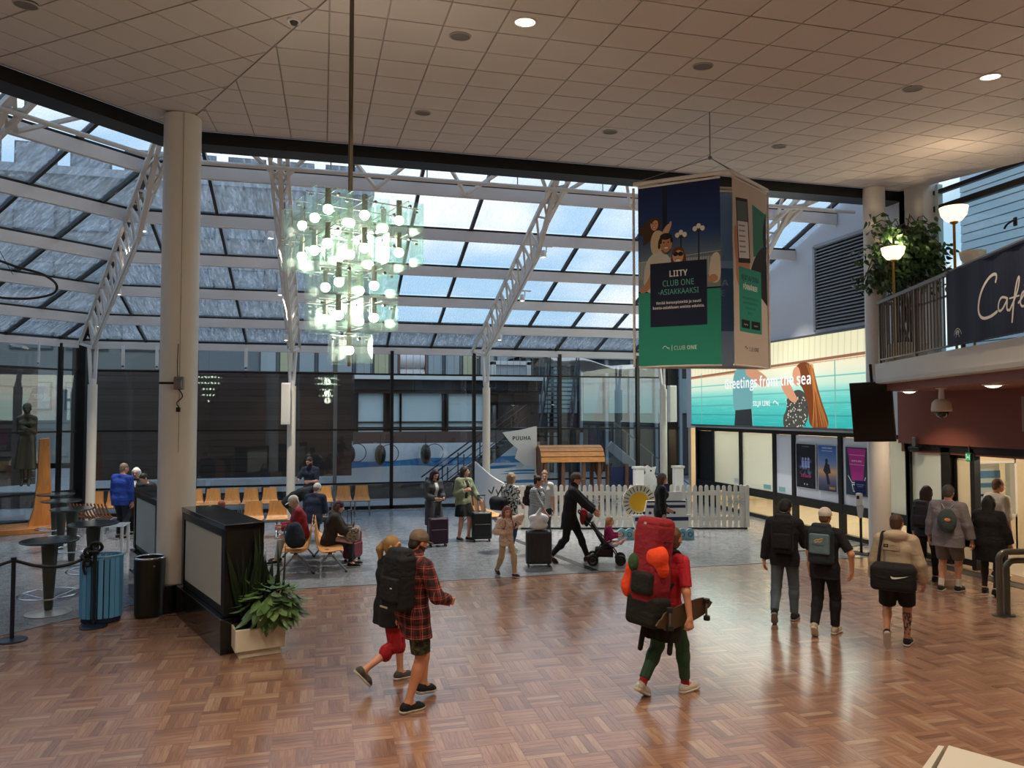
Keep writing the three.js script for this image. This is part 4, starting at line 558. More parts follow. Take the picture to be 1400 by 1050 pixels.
// ---------------------------------------------------------------- three hanging banners on a triangular frame
{
  const hold = (px, py, h) => onH(px, py, h), hT = 6.28, hB = 3.66;
  const L = onH(866, 258, hT), N = onH(998, 240, hT), R = onH(1049, 266, hT);
  const cx = (L[0] + N[0] + R[0]) / 3, cz = (L[2] + N[2] + R[2]) / 3, t = thing('banner_display', 'three tall advertising banners hanging from a white triangular frame', 'banner', [cx, 0, cz]);
  const l = (p, h) => [p[0] - cx, h, p[2] - cz], pts = [L, N, R];
  for (let i = 0; i < 3; i++) { add('frame_tube', bar(l(pts[i], hT + .06), l(pts[(i + 1) % 3], hT + .06), .028, 12), whiteMat, t); add('cable', bar(l(pts[i], hT + .08), [0, hT + .42, 0], .006, 6), greyMetal, t); }
  const hc = CEIL(-cz - CD); add('cable', bar([0, hT + .42, 0], [0, hc, 0], .008, 6), greyMetal, t); add('hook', sph(.03, [0, hT + .42, 0]), greyMetal, t);
  const W = 620, H = 1200;
  const pics = [
    canvasTex(W, H, (g) => { // family, night-blue sky
      const q = g.createLinearGradient(0, 0, 0, 560); q.addColorStop(0, '#0b1f55'); q.addColorStop(.55, '#1c3f7c'); q.addColorStop(1, '#8d9aa0'); g.fillStyle = q; g.fillRect(0, 0, W, 700);
      g.fillStyle = '#0a1636'; g.fillRect(190, 0, 36, 330); g.fillStyle = '#93a2a8'; g.fillRect(0, 500, W, 120);
      g.strokeStyle = '#c8ccd0'; g.lineWidth = 4; for (let x = 10; x < W; x += 18) { g.beginPath(); g.moveTo(x, 500); g.lineTo(x, 620); g.stroke(); } g.beginPath(); g.moveTo(0, 505); g.lineTo(W, 470); g.stroke();
      g.strokeStyle = '#1a1d22'; g.lineWidth = 9; for (const [x, y] of [[330, 360], [462, 330]]) { g.beginPath(); g.moveTo(x, y); g.lineTo(x, 560); g.moveTo(x - 26, y); g.lineTo(x + 26, y); g.stroke(); g.fillStyle = '#f4efe4'; for (const d of [-28, 0, 28]) { g.beginPath(); g.arc(x + d, y - (d ? 14 : 30), 17, 0, 7); g.fill(); } }
      const el = (x, y, a, b, c, r = 0) => { g.fillStyle = c; g.beginPath(); g.ellipse(x, y, a, b, r, 0, 7); g.fill(); };
      const pf = (pts, c) => { g.fillStyle = c; g.beginPath(); const m = (p, q) => [(p[0] + q[0]) / 2, (p[1] + q[1]) / 2]; g.moveTo(...m(pts[pts.length - 1], pts[0])); pts.forEach((p, i) => g.quadraticCurveTo(...p, ...m(p, pts[(i + 1) % pts.length]))); g.fill(); };
      const faceOf = (x, y, w, h, skin, hair) => { el(x, y, w, h, skin); el(x - w * .36, y - h * .1, w * .13, h * .07, '#2a1a14'); el(x + w * .36, y - h * .1, w * .13, h * .07, '#2a1a14'); g.strokeStyle = 'rgba(120,60,40,.6)'; g.lineWidth = 3; g.beginPath(); g.moveTo(x + w * .02, y - h * .05); g.lineTo(x + w * .1, y + h * .22); g.stroke(); el(x, y + h * .5, w * .42, h * .14, '#f6ece4'); g.strokeStyle = '#8a4a38'; g.lineWidth = 3; g.stroke(); };
      // a girl with blown hair rides on her father's back, the mother in sunglasses leans in
      pf([[150, 215], [95, 220], [10, 270], [0, 330], [50, 320], [30, 400], [80, 380], [110, 330], [170, 300], [180, 240]], '#4a2c1e'); pf([[120, 300], [180, 300], [225, 370], [200, 470], [110, 470], [90, 380]], '#d9c6a4'); faceOf(126, 258, 30, 42, '#dba688'); pf([[95, 225], [130, 205], [165, 228], [158, 240], [128, 226], [100, 262]], '#4a2c1e'); pf([[175, 330], [220, 270], [250, 262], [252, 300], [222, 340], [190, 380]], '#dba688'); pf([[240, 255], [262, 245], [256, 290], [244, 290]], '#dba688');
      pf([[70, 480], [160, 430], [240, 470], [270, 560], [270, 720], [40, 720], [40, 580]], '#dcd8cf'); pf([[150, 420], [160, 352], [215, 322], [268, 350], [270, 400], [250, 380], [180, 378], [168, 430]], '#1d1714'); faceOf(216, 392, 46, 60, '#c98e6a'); el(214, 346, 44, 22, '#1d1714'); el(176, 368, 9, 26, '#1d1714'); el(256, 366, 8, 24, '#1d1714'); pf([[176, 420], [216, 462], [256, 420], [250, 452], [216, 470], [182, 452]], 'rgba(60,38,28,.55)');
      pf([[250, 640], [252, 470], [290, 420], [345, 435], [372, 500], [374, 640]], '#6e3a22'); faceOf(306, 480, 42, 56, '#e2ad8c'); el(288, 468, 20, 15, '#14141a'); el(326, 470, 20, 15, '#14141a'); g.fillStyle = '#14141a'; g.fillRect(300, 462, 14, 5); pf([[255, 450], [300, 415], [352, 440], [350, 462], [305, 436], [262, 480]], '#6e3a22'); el(306, 512, 20, 8, '#fbf4ee');
      pf([[545, 500], [600, 470], [620, 520], [620, 680], [530, 670]], '#e6dccb'); pf([[520, 640], [570, 612], [606, 640], [590, 668], [530, 672]], '#cf9877'); pf([[0, 690], [70, 640], [100, 560], [130, 600], [100, 680], [30, 720]], '#c99272');
      g.fillStyle = '#2b9d87'; g.fillRect(0, 710, W, H - 710); g.fillStyle = '#10203f'; g.fillRect(92, 520, 428, 420);
      g.fillStyle = '#fff'; g.textAlign = 'center'; g.font = '700 58px sans-serif'; g.fillText('LIITY', 306, 615); g.fillStyle = '#6fd0b8'; g.font = '52px sans-serif'; g.fillText('CLUB ONE', 306, 675); g.font = '50px sans-serif'; g.fillText('-ASIAKKAAKSI', 306, 730);
      g.fillStyle = '#fff'; g.font = '600 25px sans-serif'; g.fillText('Kerää bonuspisteitä ja nauti', 306, 792); g.fillText('kanta-asiakkaan omista eduista.', 306, 824);
      g.strokeStyle = '#e6f2ee'; g.lineWidth = 5; g.beginPath(); g.arc(202, 1085, 17, Math.PI, 0); g.moveTo(219, 1083); g.quadraticCurveTo(236, 1070, 232, 1092); g.moveTo(254, 1062); g.lineTo(254, 1100); g.stroke(); g.fillStyle = '#e6f2ee'; g.textAlign = 'left'; g.font = '36px sans-serif'; g.fillText('CLUB', 268, 1094); g.font = '700 36px sans-serif'; g.fillText('ONE', 366, 1094);
    }),
    canvasTex(W, H, (g) => { // hand with a phone on beige
      g.fillStyle = '#d6cabd'; g.fillRect(0, 0, W, H); g.fillStyle = '#2a8a78'; g.beginPath(); g.moveTo(350, 120); g.lineTo(620, 150); g.lineTo(620, 420); g.lineTo(360, 470); g.fill(); g.fillStyle = '#1c1d20'; g.beginPath(); g.moveTo(620, 130); g.quadraticCurveTo(520, 260, 560, 380); g.quadraticCurveTo(420, 420, 330, 540); g.lineTo(260, 640); g.lineTo(620, 780); g.fill();
      g.fillStyle = '#c88d6c'; g.beginPath(); g.ellipse(170, 560, 120, 150, .3, 0, 7); g.fill(); g.beginPath(); g.ellipse(60, 420, 34, 120, -.1, 0, 7); g.fill(); g.save(); g.translate(180, 320); g.rotate(-.1); g.fillStyle = '#15171a'; g.fillRect(-105, -210, 210, 420); g.fillStyle = '#e9ebee'; g.fillRect(-90, -60, 180, 240); g.fillStyle = '#566'; g.fillRect(-90, -190, 180, 125); g.fillStyle = '#8a9096'; for (let k = 0; k < 6; k++) g.fillRect(-74, -36 + k * 34, 110, 9); g.restore();
      g.fillStyle = '#2b9d87'; g.fillRect(100, 560, 400, 420); g.textAlign = 'center'; g.fillStyle = '#0d3c34'; g.font = '700 46px sans-serif'; g.fillText('NJUT AV DINA', 300, 640); g.fillStyle = '#fff'; g.fillText('FÖRMÅNER', 300, 700); g.fillStyle = '#0d3c34'; g.font = '22px sans-serif'; ['Samla poäng med appen och', 'ta del av förmåner ombord', 'varje gång du reser', 'med oss'].forEach((s, i) => g.fillText(s, 300, 762 + i * 32)); g.fillStyle = '#10131a'; g.fillRect(140, 900, 150, 54); g.fillRect(320, 900, 150, 54); g.fillStyle = '#fff'; g.font = '15px sans-serif'; g.fillText('▶ Google Play', 215, 934); g.fillText(' App Store', 395, 934);
      g.strokeStyle = '#3a2d2a'; g.lineWidth = 6; g.beginPath(); g.arc(212, 1088, 16, Math.PI, 0); g.moveTo(228, 1086); g.quadraticCurveTo(244, 1072, 240, 1096); g.stroke(); g.fillStyle = '#3a2d2a'; g.textAlign = 'left'; g.font = '36px sans-serif'; g.fillText('CLUB', 270, 1100); g.font = '700 36px sans-serif'; g.fillText('ONE', 366, 1100);
    }),
    canvasTex(W, H, (g) => { g.fillStyle = '#ccd8e4'; g.fillRect(0, 0, W, H); g.fillStyle = '#a9bdd4'; g.fillRect(0, 0, W, 470); g.fillStyle = '#8fa3bd'; g.fillRect(110, 520, 400, 430); g.fillStyle = '#b9c6d2'; g.beginPath(); g.ellipse(300, 380, 120, 170, 0, 0, 7); g.fill(); g.fillStyle = '#dce4ea'; g.textAlign = 'center'; g.font = '700 56px sans-serif'; g.fillText('BECOME A', 306, 640); g.font = '52px sans-serif'; g.fillText('CLUB ONE', 306, 710); g.fillText('MEMBER', 306, 776); }),
  ];
  [[0, 1], [1, 2], [2, 0]].forEach(([a, b], i) => {
    const A = pts[a], B = pts[b], g0 = .05, g1 = i === 0 ? .1 : .05, dx = B[0] - A[0], dz = B[2] - A[2], len = Math.hypot(dx, dz), w = len * (1 - g0 - g1), mid = [A[0] + dx * (g0 + (1 - g0 - g1) / 2), A[2] + dz * (g0 + (1 - g0 - g1) / 2)];
    const geo = new THREE.BoxGeometry(w, hT - hB, .008, 14, 14, 1), p = geo.attributes.position; for (let k = 0; k < p.count; k++) p.setZ(k, p.getZ(k) + Math.sin(p.getX(k) * 6 + p.getY(k) * 1.3) * .012 * (.4 - (p.getY(k)) / 3)); geo.computeVertexNormals();
    const face = i === 2 ? MP(0xffffff, { map: pics[i], roughness: .9, transmission: .5, thickness: 0 }) : M(0xffffff, { map: pics[i], roughness: .75 }), bn = new THREE.Group(); bn.name = 'banner'; t.add(bn); const m = add('cloth', geo, face, bn); bn.position.set(mid[0] - cx, (hT + hB) / 2, mid[1] - cz); bn.rotation.y = Math.atan2(-dz, dx);
    add('top_pole', cyl(.018, .018, w, [0, (hT - hB) / 2, 0], [0, 0, Math.PI / 2], 10), whiteMat, bn); add('bottom_pole', cyl(.016, .016, w, [0, -(hT - hB) / 2, 0], [0, 0, Math.PI / 2], 10), whiteMat, bn);
    bn.userData.label = ['blue and teal banner with a family photograph', 'beige banner with a hand holding a phone', 'pale blue banner on the far side'][i];
  });
  for (const s of [L, R]) add('corner_pole', bar(l(s, hT), l(s, hB), .02, 8), whiteMat, t);
}
// ---------------------------------------------------------------- black counters with pale panels along the column line, plinth
const graniteBlack = MP(0x0d0d0e, { roughness: .16, clearcoat: .4 });
{
  const dirv = [-.383, -.924], yaw = rad(22.5); // long axis (local z- = away)
  const near = onH(309, 893, 0);
  function counter(name, label, pos, len, th, h) {
    const t = thing(name, label, 'partition', pos, yaw); const panel = M(new THREE.Color(.56, .57, .53), { roughness: .55, map: canvasTex(64, 64, (g) => { g.fillStyle = '#f4f4ee'; g.fillRect(0, 0, 64, 64); g.fillStyle = '#dcdcd4'; for (let i = 0; i < 64; i += 4) for (let j = 0; j < 64; j += 4) g.fillRect(i, j, 2, 2); }, true) }); panel.map.repeat.set(30, 14);
    add('plinth', rbox(th + .1, .44, len, .01, [0, .22, -len / 2]), graniteBlack, t); add('carcass', rbox(th - .06, h - .44, len - .1, .01, [.0, (h + .44) / 2, -len / 2 - .02]), M(0x121211, { roughness: .4 }), t); add('top', rbox(th, .07, len - .06, .01, [0, h, -len / 2 - .02]), graniteBlack, t);
    for (const s of [-1, 1]) add('side_panel', box0(.012, h - .66, len - .42, [s * (th / 2 - .028), (h + .44) / 2, -len / 2 - .02]), panel, t);
    for (const s of [-1, 1]) add('frame', [box(.03, h - .5, .14, [s * (th / 2 - .02), (h + .44) / 2, -.14]), box(.03, h - .5, .12, [s * (th / 2 - .02), (h + .44) / 2, -len + .1]), box(.03, .1, len - .1, [s * (th / 2 - .02), h - .08, -len / 2])], M(0x0c0c0b, { roughness: .35 }), t);
    return t;
  }
  const n = [near[0] + .22, 0, near[2] - .02];
  counter('partition_counter', 'black partition counter with a pale panel, nearer one beside the planter', n, 2.3, .5, 1.56);
  const k = 3.9; counter('partition_counter', 'black partition counter with a pale panel, farther one behind the big column', [n[0] + dirv[0] * k, 0, n[2] + dirv[1] * k], 2.1, .5, 1.56);
  const p = struct('column_plinth', rbox(1.0, .42, 1.7, .015, [0, .21, 0]), graniteBlack); p.position.set(-2.3, 0, -13.05); p.rotation.y = yaw;
}
{ // black half-round bin
  const p = onH(203, 845), t = thing('waste_bin', 'black round waste bin with a steel rim beside the big column', 'bin', [p[0] - .02, 0, p[2] - .12]);
  add('body', lathe([[0, .02], [.19, .02], [.2, .04], [.215, .84], [.21, .85], [.19, .85], [.18, .5], [0, .5]], undefined, 36), M(0x16150f, { roughness: .45 }), t); add('rim', tor(.2, .016, [0, .86, 0], [Math.PI / 2, 0, 0], 40), chrome, t); add('badge', cyl(.012, .012, .01, [.1, .76, .195], [Math.PI / 2, 0, 0]), M(0xb99a4a, { metalness: 1, roughness: .3 }), t); add('foot', cyl(.18, .19, .03, [0, .015, 0]), blackMat, t);
}
{ // blue slatted bin
  const p = onH(131, 856), t = thing('slatted_bin', 'blue painted wooden slatted litter bin with an oval plan behind the rope', 'bin', [p[0], 0, p[2] - .24]); const bl = [0x5b9fd2, 0x5496c8, 0x64a9da].map((c) => M(c, { roughness: .5 })), n = 22;
  for (let i = 0; i < n; i++) { const a = i / n * Math.PI * 2, x = Math.cos(a) * .27, z = Math.sin(a) * .2, nx = Math.cos(a) / .27, nz = Math.sin(a) / .2; const g = rbox(.062, .86 + (i % 3 ? 0 : .0), .02, .006, [0, .51, 0]); const m = add('slat', g, bl[i % 3], t); m.position.set(x, 0, z); m.rotation.y = Math.atan2(nx, nz); }
  const ell = (k, h, r) => tube(Array.from({ length: 24 }, (_, i) => [Math.cos(i / 24 * 6.2832) * .27 * k, h, Math.sin(i / 24 * 6.2832) * .2 * k]), r, 60, true, 8); add('hoop', [ell(1.02, .95, .016)], M(0x6fa0c4, { roughness: .4 }), t); add('hoop', ell(.95, .12, .012), blackMat, t); add('liner', xf(cyl(.24, .24, .8, [0, .5, 0], undefined, 28), undefined, undefined, [1, 1, .72]), M(0x15181c), t); add('base', xf(cyl(.26, .26, .06, [0, .05, 0], undefined, 28), undefined, undefined, [1, 1, .74]), M(0x122040), t);
}
{ // rope barrier
  const navy = M(0x10182c, { roughness: .45 }), mk = (px, py, l) => { const p = onH(px, py), t = thing('barrier_post', l, 'post', p, 0); add('base', lathe([[0, 0], [.175, 0], [.18, .012], [.15, .028], [.03, .04], [0, .04]]), navy, t); add('pole', cyl(.026, .026, 1.04, [0, .54, 0]), navy, t); add('cap', cyl(.034, .034, .06, [0, 1.06, 0]), navy, t); return p; };
  const a = mk(16, 876, 'dark blue rope barrier post at the left edge of the floor'), b = mk(128, 857, 'dark blue rope barrier post with a knotted black ribbon before the blue bin');
  const r = thing('barrier_rope', 'black barrier ribbon sagging between the two dark blue posts', 'rope'); const mid = [(a[0] + b[0]) / 2, .9, (a[2] + b[2]) / 2]; add('ribbon', tube([[a[0], 1.05, a[2]], [a[0] + (b[0] - a[0]) * .25, .95, a[2] + (b[2] - a[2]) * .25], mid, [a[0] + (b[0] - a[0]) * .75, .93, a[2] + (b[2] - a[2]) * .75], [b[0] - .05, 1.02, b[2]]], .022, 40), blackMat, r); add('ribbon', tube([[a[0], 1.05, a[2]], [a[0] - .3, .98, a[2] + .25], [a[0] - .8, .97, a[2] + .6]], .022, 16), blackMat, r);
  const k = thing('ribbon_bow', 'black ribbon knotted in a bunch on the barrier post before the blue bin', 'ribbon', [b[0], 0, b[2] + .02]); for (const [x, y, R, rt] of [[.03, 1.12, .07, 0], [-.06, 1.06, .06, .6], [-.1, .98, .06, 1.2], [.0, 1.04, .05, 2], [-.08, .9, .045, .2]]) add('loop', tor(R, .022, [x, y, .03], [.4, rt, rt], 20), blackMat, k); add('tail', tube([[-.1, .98, .03], [-.13, .86, .04], [-.1, .74, .04]], .018, 10), blackMat, k);
}
// ---------------------------------------------------------------- high tables
{
  const p0 = onH(66, 838), t = thing('high_table', 'dark round high table with chrome foot ring, nearest of the row', 'table', p0);
  const top = M(0x23282a, { roughness: .18 }), leg = M(0x3c3f36, { roughness: .4 });
  add('tabletop', lathe([[0, 1.06], [.38, 1.06], [.395, 1.075], [.39, 1.09], [0, 1.09]], undefined, 40), top, t); add('column', lathe([[0, 0], [.05, .02], [.06, .1], [.115, 1.04], [.14, 1.06], [0, 1.06]]), leg, t); add('base', lathe([[0, 0], [.31, 0], [.315, .01], [.1, .035], [.06, .05], [0, .05]], undefined, 36), M(0xb9b6ae, { metalness: .6, roughness: .35 }), t);
  add('foot_ring', tor(.4, .014, [0, .28, 0], [Math.PI / 2, 0, 0], 48), chrome, t); for (let k = 0; k < 6; k++) { const a = k * Math.PI / 3 + .3; add('spoke', bar([Math.cos(a) * .06, .2, Math.sin(a) * .06], [Math.cos(a) * .4, .28, Math.sin(a) * .4], .009), chrome, t); }
  const at = (px, py, l) => dup(t, l, onH(px, py, 1.09).map((v, i) => (i === 1 ? 0 : v)));
  at(128, 715, 'dark round high table with chrome foot ring, beside the far counter'); at(99, 695, 'dark round high table with chrome foot ring, third of the row from the viewer'); at(84, 684, 'dark round high table with chrome foot ring, fourth of the row from the viewer'); at(76, 675, 'dark round high table with chrome foot ring, farthest of the row by the statue');
  // small glass table and slatted wooden stools behind them
  const g = thing('side_table', 'low square glass table on white legs beside the far counter', 'table', onH(152, 758)); add('top', rbox(.6, .02, .6, .008, [0, .62, 0]), MP(new THREE.Color(.7, .75, .72), { transmission: .6, thickness: 0, roughness: .1 }), g); for (const [x, z] of [[-.26, -.26], [.26, -.26], [-.26, .26], [.26, .26]]) add('leg', box(.05, .6, .05, [x, .3, z]), whiteMat, g);
  for (const [px, py, l] of [[122, 727, 'curved wooden lounge chair behind the high tables, left one'], [146, 727, 'curved wooden lounge chair behind the high tables, right one']]) { const c = thing('lounge_chair', l, 'chair', onH(px, py), rad(150)); for (let i = 0; i < 6; i++) add('slat', tube([[-.28 + i * .11, .28, .3], [-.28 + i * .11, .36, .0], [-.28 + i * .11, .44, -.2], [-.28 + i * .11, .74, -.36]], .02, 14, false, 6), M(0x8a5230, { roughness: .45 }), c); for (const s of [-.3, .3]) add('leg', tube([[s, 0, .3], [s, .3, .25], [s, .34, -.2], [s, 0, -.35]], .018, 16), greyMetal, c); }
}
// ---------------------------------------------------------------- bronze statue on a wooden stele
{
  const p = onH(42, 728), t = thing('statue_stand', 'tall curved wooden stele on a broad wooden base under the bronze figure', 'plinth', [p[0] + .12, 0, p[2] - .35], rad(20)); const wd = M(new THREE.Color(.95, .78, .62), { map: beechTex, roughness: .4 });
  add('base', rbox(2.0, .14, 1.2, .02, [-.35, .07, 0]), wd, t); add('stele', extr([[-.28, 0], [.3, 0], [.22, .5], [.16, 1.2], [.12, 2.2], [-.08, 2.18], [-.1, 1.2], [-.17, .4]], .36, .01, [0, .14, -.18]), wd, t);
}
// ---------------------------------------------------------------- shell chairs on beams
const legM = M(0x9a9c9d, { roughness: .3, metalness: .9 });
function shellGeo(w = .46) { // bent plywood seat and back
  const prof = [[.24, .44], [.18, .455], [.0, .435], [-.15, .44], [-.21, .48], [-.24, .56], [-.29, .84]], th = .012;
  const c = new THREE.CatmullRomCurve3(prof.map((q) => V(0, q[1], q[0]))), N = 28, pos = [], idx = [], uv = [];
  for (let i = 0; i <= N; i++) { const u = i / N, p = c.getPoint(u), tg = c.getTangent(u), nx = V(0, tg.z, -tg.y).normalize(); const ww = w * (u > .62 ? 1 - .22 * (u - .62) / .38 : 1) / 2; for (const [s, o] of [[-1, 1], [1, 1], [1, -1], [-1, -1]]) { pos.push(s * ww, p.y + nx.y * th / 2 * o, p.z + nx.z * th / 2 * o); uv.push(s * .4 + .5, u * 1.2); } }
  for (let i = 0; i < N; i++) for (let k = 0; k < 4; k++) { const a = i * 4 + k, b = i * 4 + (k + 1) % 4, d = a + 4, e = b + 4; idx.push(a, d, b, b, d, e); }
  idx.push(0, 1, 2, 0, 2, 3); const m = N * 4; idx.push(m, m + 2, m + 1, m, m + 3, m + 2);
  const g = new THREE.BufferGeometry(); g.setAttribute('position', new THREE.Float32BufferAttribute(pos, 3)); g.setAttribute('uv', new THREE.Float32BufferAttribute(uv, 2)); g.setIndex(idx); const q = g.toNonIndexed(); q.computeVertexNormals(); return q;
}
const shell = shellGeo();
{
  const row = (name, label, px0, n, D, step, labels) => {};
  const P = [127, 154, 265, 290, 316, 342, 368, 444, 470, 495], L = ['leftmost, beside the corner post', 'second from the left', 'first right of the big column', 'second right of the big column', 'third right of the big column, above the child', 'fourth right of the big column', 'behind the man in the pale cap', 'left of three behind the bending man', 'middle of three under the hanging pods outside', 'rightmost of the wall row'];
  let first;
  P.forEach((px, i) => { const p = onD(px, 684, 22.5); p[1] = 0; const lab = 'plywood shell chair by the glass wall, ' + L[i];
    if (!first) { const t = first = thing('shell_chair', lab, 'chair', p, 0, 'plywood chairs along the glass wall'); add('shell', shell, beech, t); for (const s of [-.2, .2]) { add('leg', tube([[s, .43, .12], [s, .4, .2], [s * 1.08, 0, .24]], .013, 10), legM, t); add('leg', tube([[s, .43, -.05], [s, .4, -.16], [s * 1.08, 0, -.24]], .013, 10), legM, t); } add('crossbar', bar([-.26, .41, .05], [.26, .41, .05], .016), legM, t); } else dup(first, lab, p); });
}
function tandem(label, n, p, yaw, pitch = .56) {
  const t = thing('tandem_seat', label, 'seating', p, yaw);
  add('beam', box(n * pitch, .05, .07, [(n - 1) * pitch / 2, .37, 0]), legM, t);
  for (let i = 0; i < n; i++) { const s = add('seat', shell, beech, t); s.position.x = i * pitch; s.scale.x = 1.08; add('bracket', box(.1, .06, .2, [i * pitch, .41, 0]), legM, t); }
  for (const x of [.0, (n - 1) * pitch]) { add('leg', bar([x, .37, 0], [x, .03, .3], .02), legM, t); add('leg', bar([x, .37, 0], [x, .03, -.3], .02), legM, t); add('leg', bar([x, .37, .0], [x, 0, .33], .014), legM, t); add('foot', cyl(.025, .03, .03, [x, .015, .3]), blackMat, t); add('foot', cyl(.025, .03, .03, [x, .015, -.3]), blackMat, t); }
  return t;
}
const seatSpot = onH(474, 786), seatB = [seatSpot[0] - .3, seatSpot[2] - .25], seatA = [seatB[0] - .62, seatB[1] - .1];
{ // two tandem rows back to back, running away from the viewer
  const a = seatSpot, z0 = a[2] - .25, xB = a[0] - .3; tandem('row of plywood seats facing right where the woman in the knitted cap sits', 4, [xB, 0, z0], Math.PI / 2); // local x -> world -z
  const xA = xB - .62; tandem('row of plywood seats facing left with the dark backpack on it', 4, [xA, 0, z0 - .1 - 3 * .56], -Math.PI / 2);
  tandem('short row of plywood seats facing the viewer behind the man in the pale cap', 2, [onH(345, 735)[0], 0, onH(345, 735)[2]], 0);
  const c = onH(680, 733); tandem('row of plywood seats beside the white fence, left of the dark suitcase', 4, [c[0], 0, c[2] - .5], rad(96));
}
// ---------------------------------------------------------------- play area
const pick = M(new THREE.Color(.70, .66, .58), { roughness: .55 });
{
  const A = onH(712, 724), C = onH(1022, 724), A2 = [A[0], 0, A[2]], C2 = [C[0], 0, C[2]], ang = Math.atan2(-(C2[2] - A2[2]), C2[0] - A2[0]), len = Math.hypot(C2[0] - A2[0], C2[2] - A2[2]);
  const t = thing('picket_fence', 'cream white picket fence with rounded tops around the play area', 'fence', A2, ang), n = Math.floor(len / .148), pg = extr([[-.05, 0], [.05, 0], [.05, 1.02], [.046, 1.05], [.03, 1.075], [0, 1.085], [-.03, 1.075], [-.046, 1.05], [-.05, 1.02]], .02, 0, [0, .06, 0]);
  for (let i = 0; i <= n; i++) { const m = add('picket', pg, pick, t); m.position.set(i * len / n, (hash(i, 5) - .5) * .02, 0); }
  for (const h of [.28, .92]) add('rail', box(len, .09, .035, [len / 2, h, -.02]), pick, t); for (const x of [.05, len * .52, len - .05]) add('fence_post', box(.09, 1.12, .09, [x, .56, -.06]), pick, t); add('base_rail', box(len, .04, .05, [len / 2, .03, -.02]), blackMat, t);
  add('sign_plate', [box(.2, .09, .01, [len - .9, .96, .03])], M(0xd8d6d0), t);
  for (const x of [len * .33, len * .42, len - .42, len - .2]) { const f = []; for (let k = 0; k < 4; k++) { const a = k * Math.PI / 4; f.push(box(.2, .022, .012, [x, .72, .03], [0, 0, a])); } for (let k = 0; k < 8; k++) { const a = k * Math.PI / 4; f.push(cyl(.02, .02, .012, [x + Math.cos(a) * .1, .72 + Math.sin(a) * .1, .03], [Math.PI / 2, 0, 0], 8)); } f.push(cyl(.04, .04, .014, [x, .72, .03], [Math.PI / 2, 0, 0], 12)); add('snowflake', f, M(0xb6b9bb), t); }
  // left return of the fence, white board with a curved top edge
  const B = onH(655, 705), t2 = thing('fence_board', 'white board with a curved top and black marks closing the play area at the left', 'fence', [B[0] + .1, 0, B[2] - 1], Math.atan2(-(A2[2] - B[2] + 1), A2[0] - B[0] - .1)), l2 = Math.hypot(A2[0] - B[0] - .1, A2[2] - B[2] + 1);
  add('board', extr([[0, 0], [l2, 0], [l2, 1.02], [l2 * .75, 1.04], [l2 * .4, 1.18], [0, 1.5]], .03, .004), whiteMat, t2); add('edge', tube([[0, 1.5, .015], [l2 * .4, 1.19, .015], [l2 * .75, 1.05, .015], [l2, 1.03, .015]], .02, 20), whiteMat, t2); add('mark', [box(.3, .05, .01, [l2 * .45, .8, .04], [0, 0, .8]), box(.22, .05, .01, [l2 * .55, .78, .04], [0, 0, -.6]), box(.2, .05, .01, [l2 * .38, .74, .04], [0, 0, -.3])], blackMat, t2);
  // sun, boat and waves cut from board, standing before the fence
  const S = (px, py, h) => { const p = onH(px, 728, 0), k = V(p[0], 0, p[2]); return p; };
  const u = onH(874, 731), sun = thing('sun_cutout', 'yellow sun cutout with pale rays standing before the fence', 'decoration', [u[0], 0, u[2]], rad(-10)), sy = onD(874, 686, -u[2])[1];
  add('disc', cyl(.24, .24, .03, [0, sy, 0], [Math.PI / 2, 0, 0], 36), M(0xd8a514, { roughness: .5 }), sun); const ring = []; for (let i = 0; i < 22; i++) { const a = i / 22 * 6.2832; ring.push(box(.12, .018, .02, [Math.cos(a) * .33, sy + Math.sin(a) * .33, .012], [0, 0, a])); } add('ray', ring, M(0x1d1a14), sun); add('halo', cyl(.42, .42, .02, [0, sy, -.01], [Math.PI / 2, 0, 0], 22), M(new THREE.Color(.78, .72, .56)), sun); add('stake', box(.06, sy - .2, .02, [0, (sy - .2) / 2, -.03]), pick, sun);
  const bq = onH(905, 733), boat = thing('boat_cutout', 'white ship cutout with dark blue stripes beside the sun cutout', 'decoration', [bq[0], 0, bq[2]], rad(-10)), wht = M(0xe4e2dc), nv = M(0x1b2550); add('hull', extr([[-.62, 0], [.6, 0], [.7, .52], [-.75, .52]], .03, .003), wht, boat); add('deck', extr([[-.45, .52], [.6, .52], [.6, .86], [-.38, .86]], .03, .003), wht, boat); add('stripe', [box(1.32, .09, .01, [-.01, .42, .036]), box(.96, .07, .01, [.1, .72, .036]), box(.95, .04, .01, [.11, .84, .036])], nv, boat); add('porthole', [-.45, -.3, -.15, 0, .15, .3].map((x) => cyl(.035, .035, .012, [x, .57, .036], [Math.PI / 2, 0, 0], 12)), nv, boat); add('bridge', box(.5, .22, .03, [.25, .97, .015]), wht, boat); add('funnel', box(.16, .2, .03, [.1, 1.17, .015]), nv, boat);
  const wv = (px, n, l) => { const q = onH(px, 738), w = thing('wave_cutout', l, 'decoration', [q[0], 0, q[2]], rad(-10)); const pts = [[0, 0]]; const st = .19; for (let i = 0; i < n; i++) for (let k = 0; k <= 8; k++) { const a = Math.PI - k / 8 * Math.PI; pts.push([i * st + st / 2 + Math.cos(a) * st / 2, .18 + Math.sin(a) * .09]); } pts.push([n * st, 0]); add('board', extr(pts.map((v) => [v[0] - n * st / 2, v[1]]), .03, .003), M(0x86b6c4, { roughness: .5 }), w); for (let i = 0; i < n; i++) add('line', tor(.05, .008, [i * st + st / 2 - n * st / 2, .13, .034], [0, 0, 0], 16), M(0x1f3d55), w); };
  wv(866, 4, 'pale blue wave cutout on the floor left of the boat cutout'); wv(938, 2, 'pale blue wave cutout on the floor right of the boat cutout');
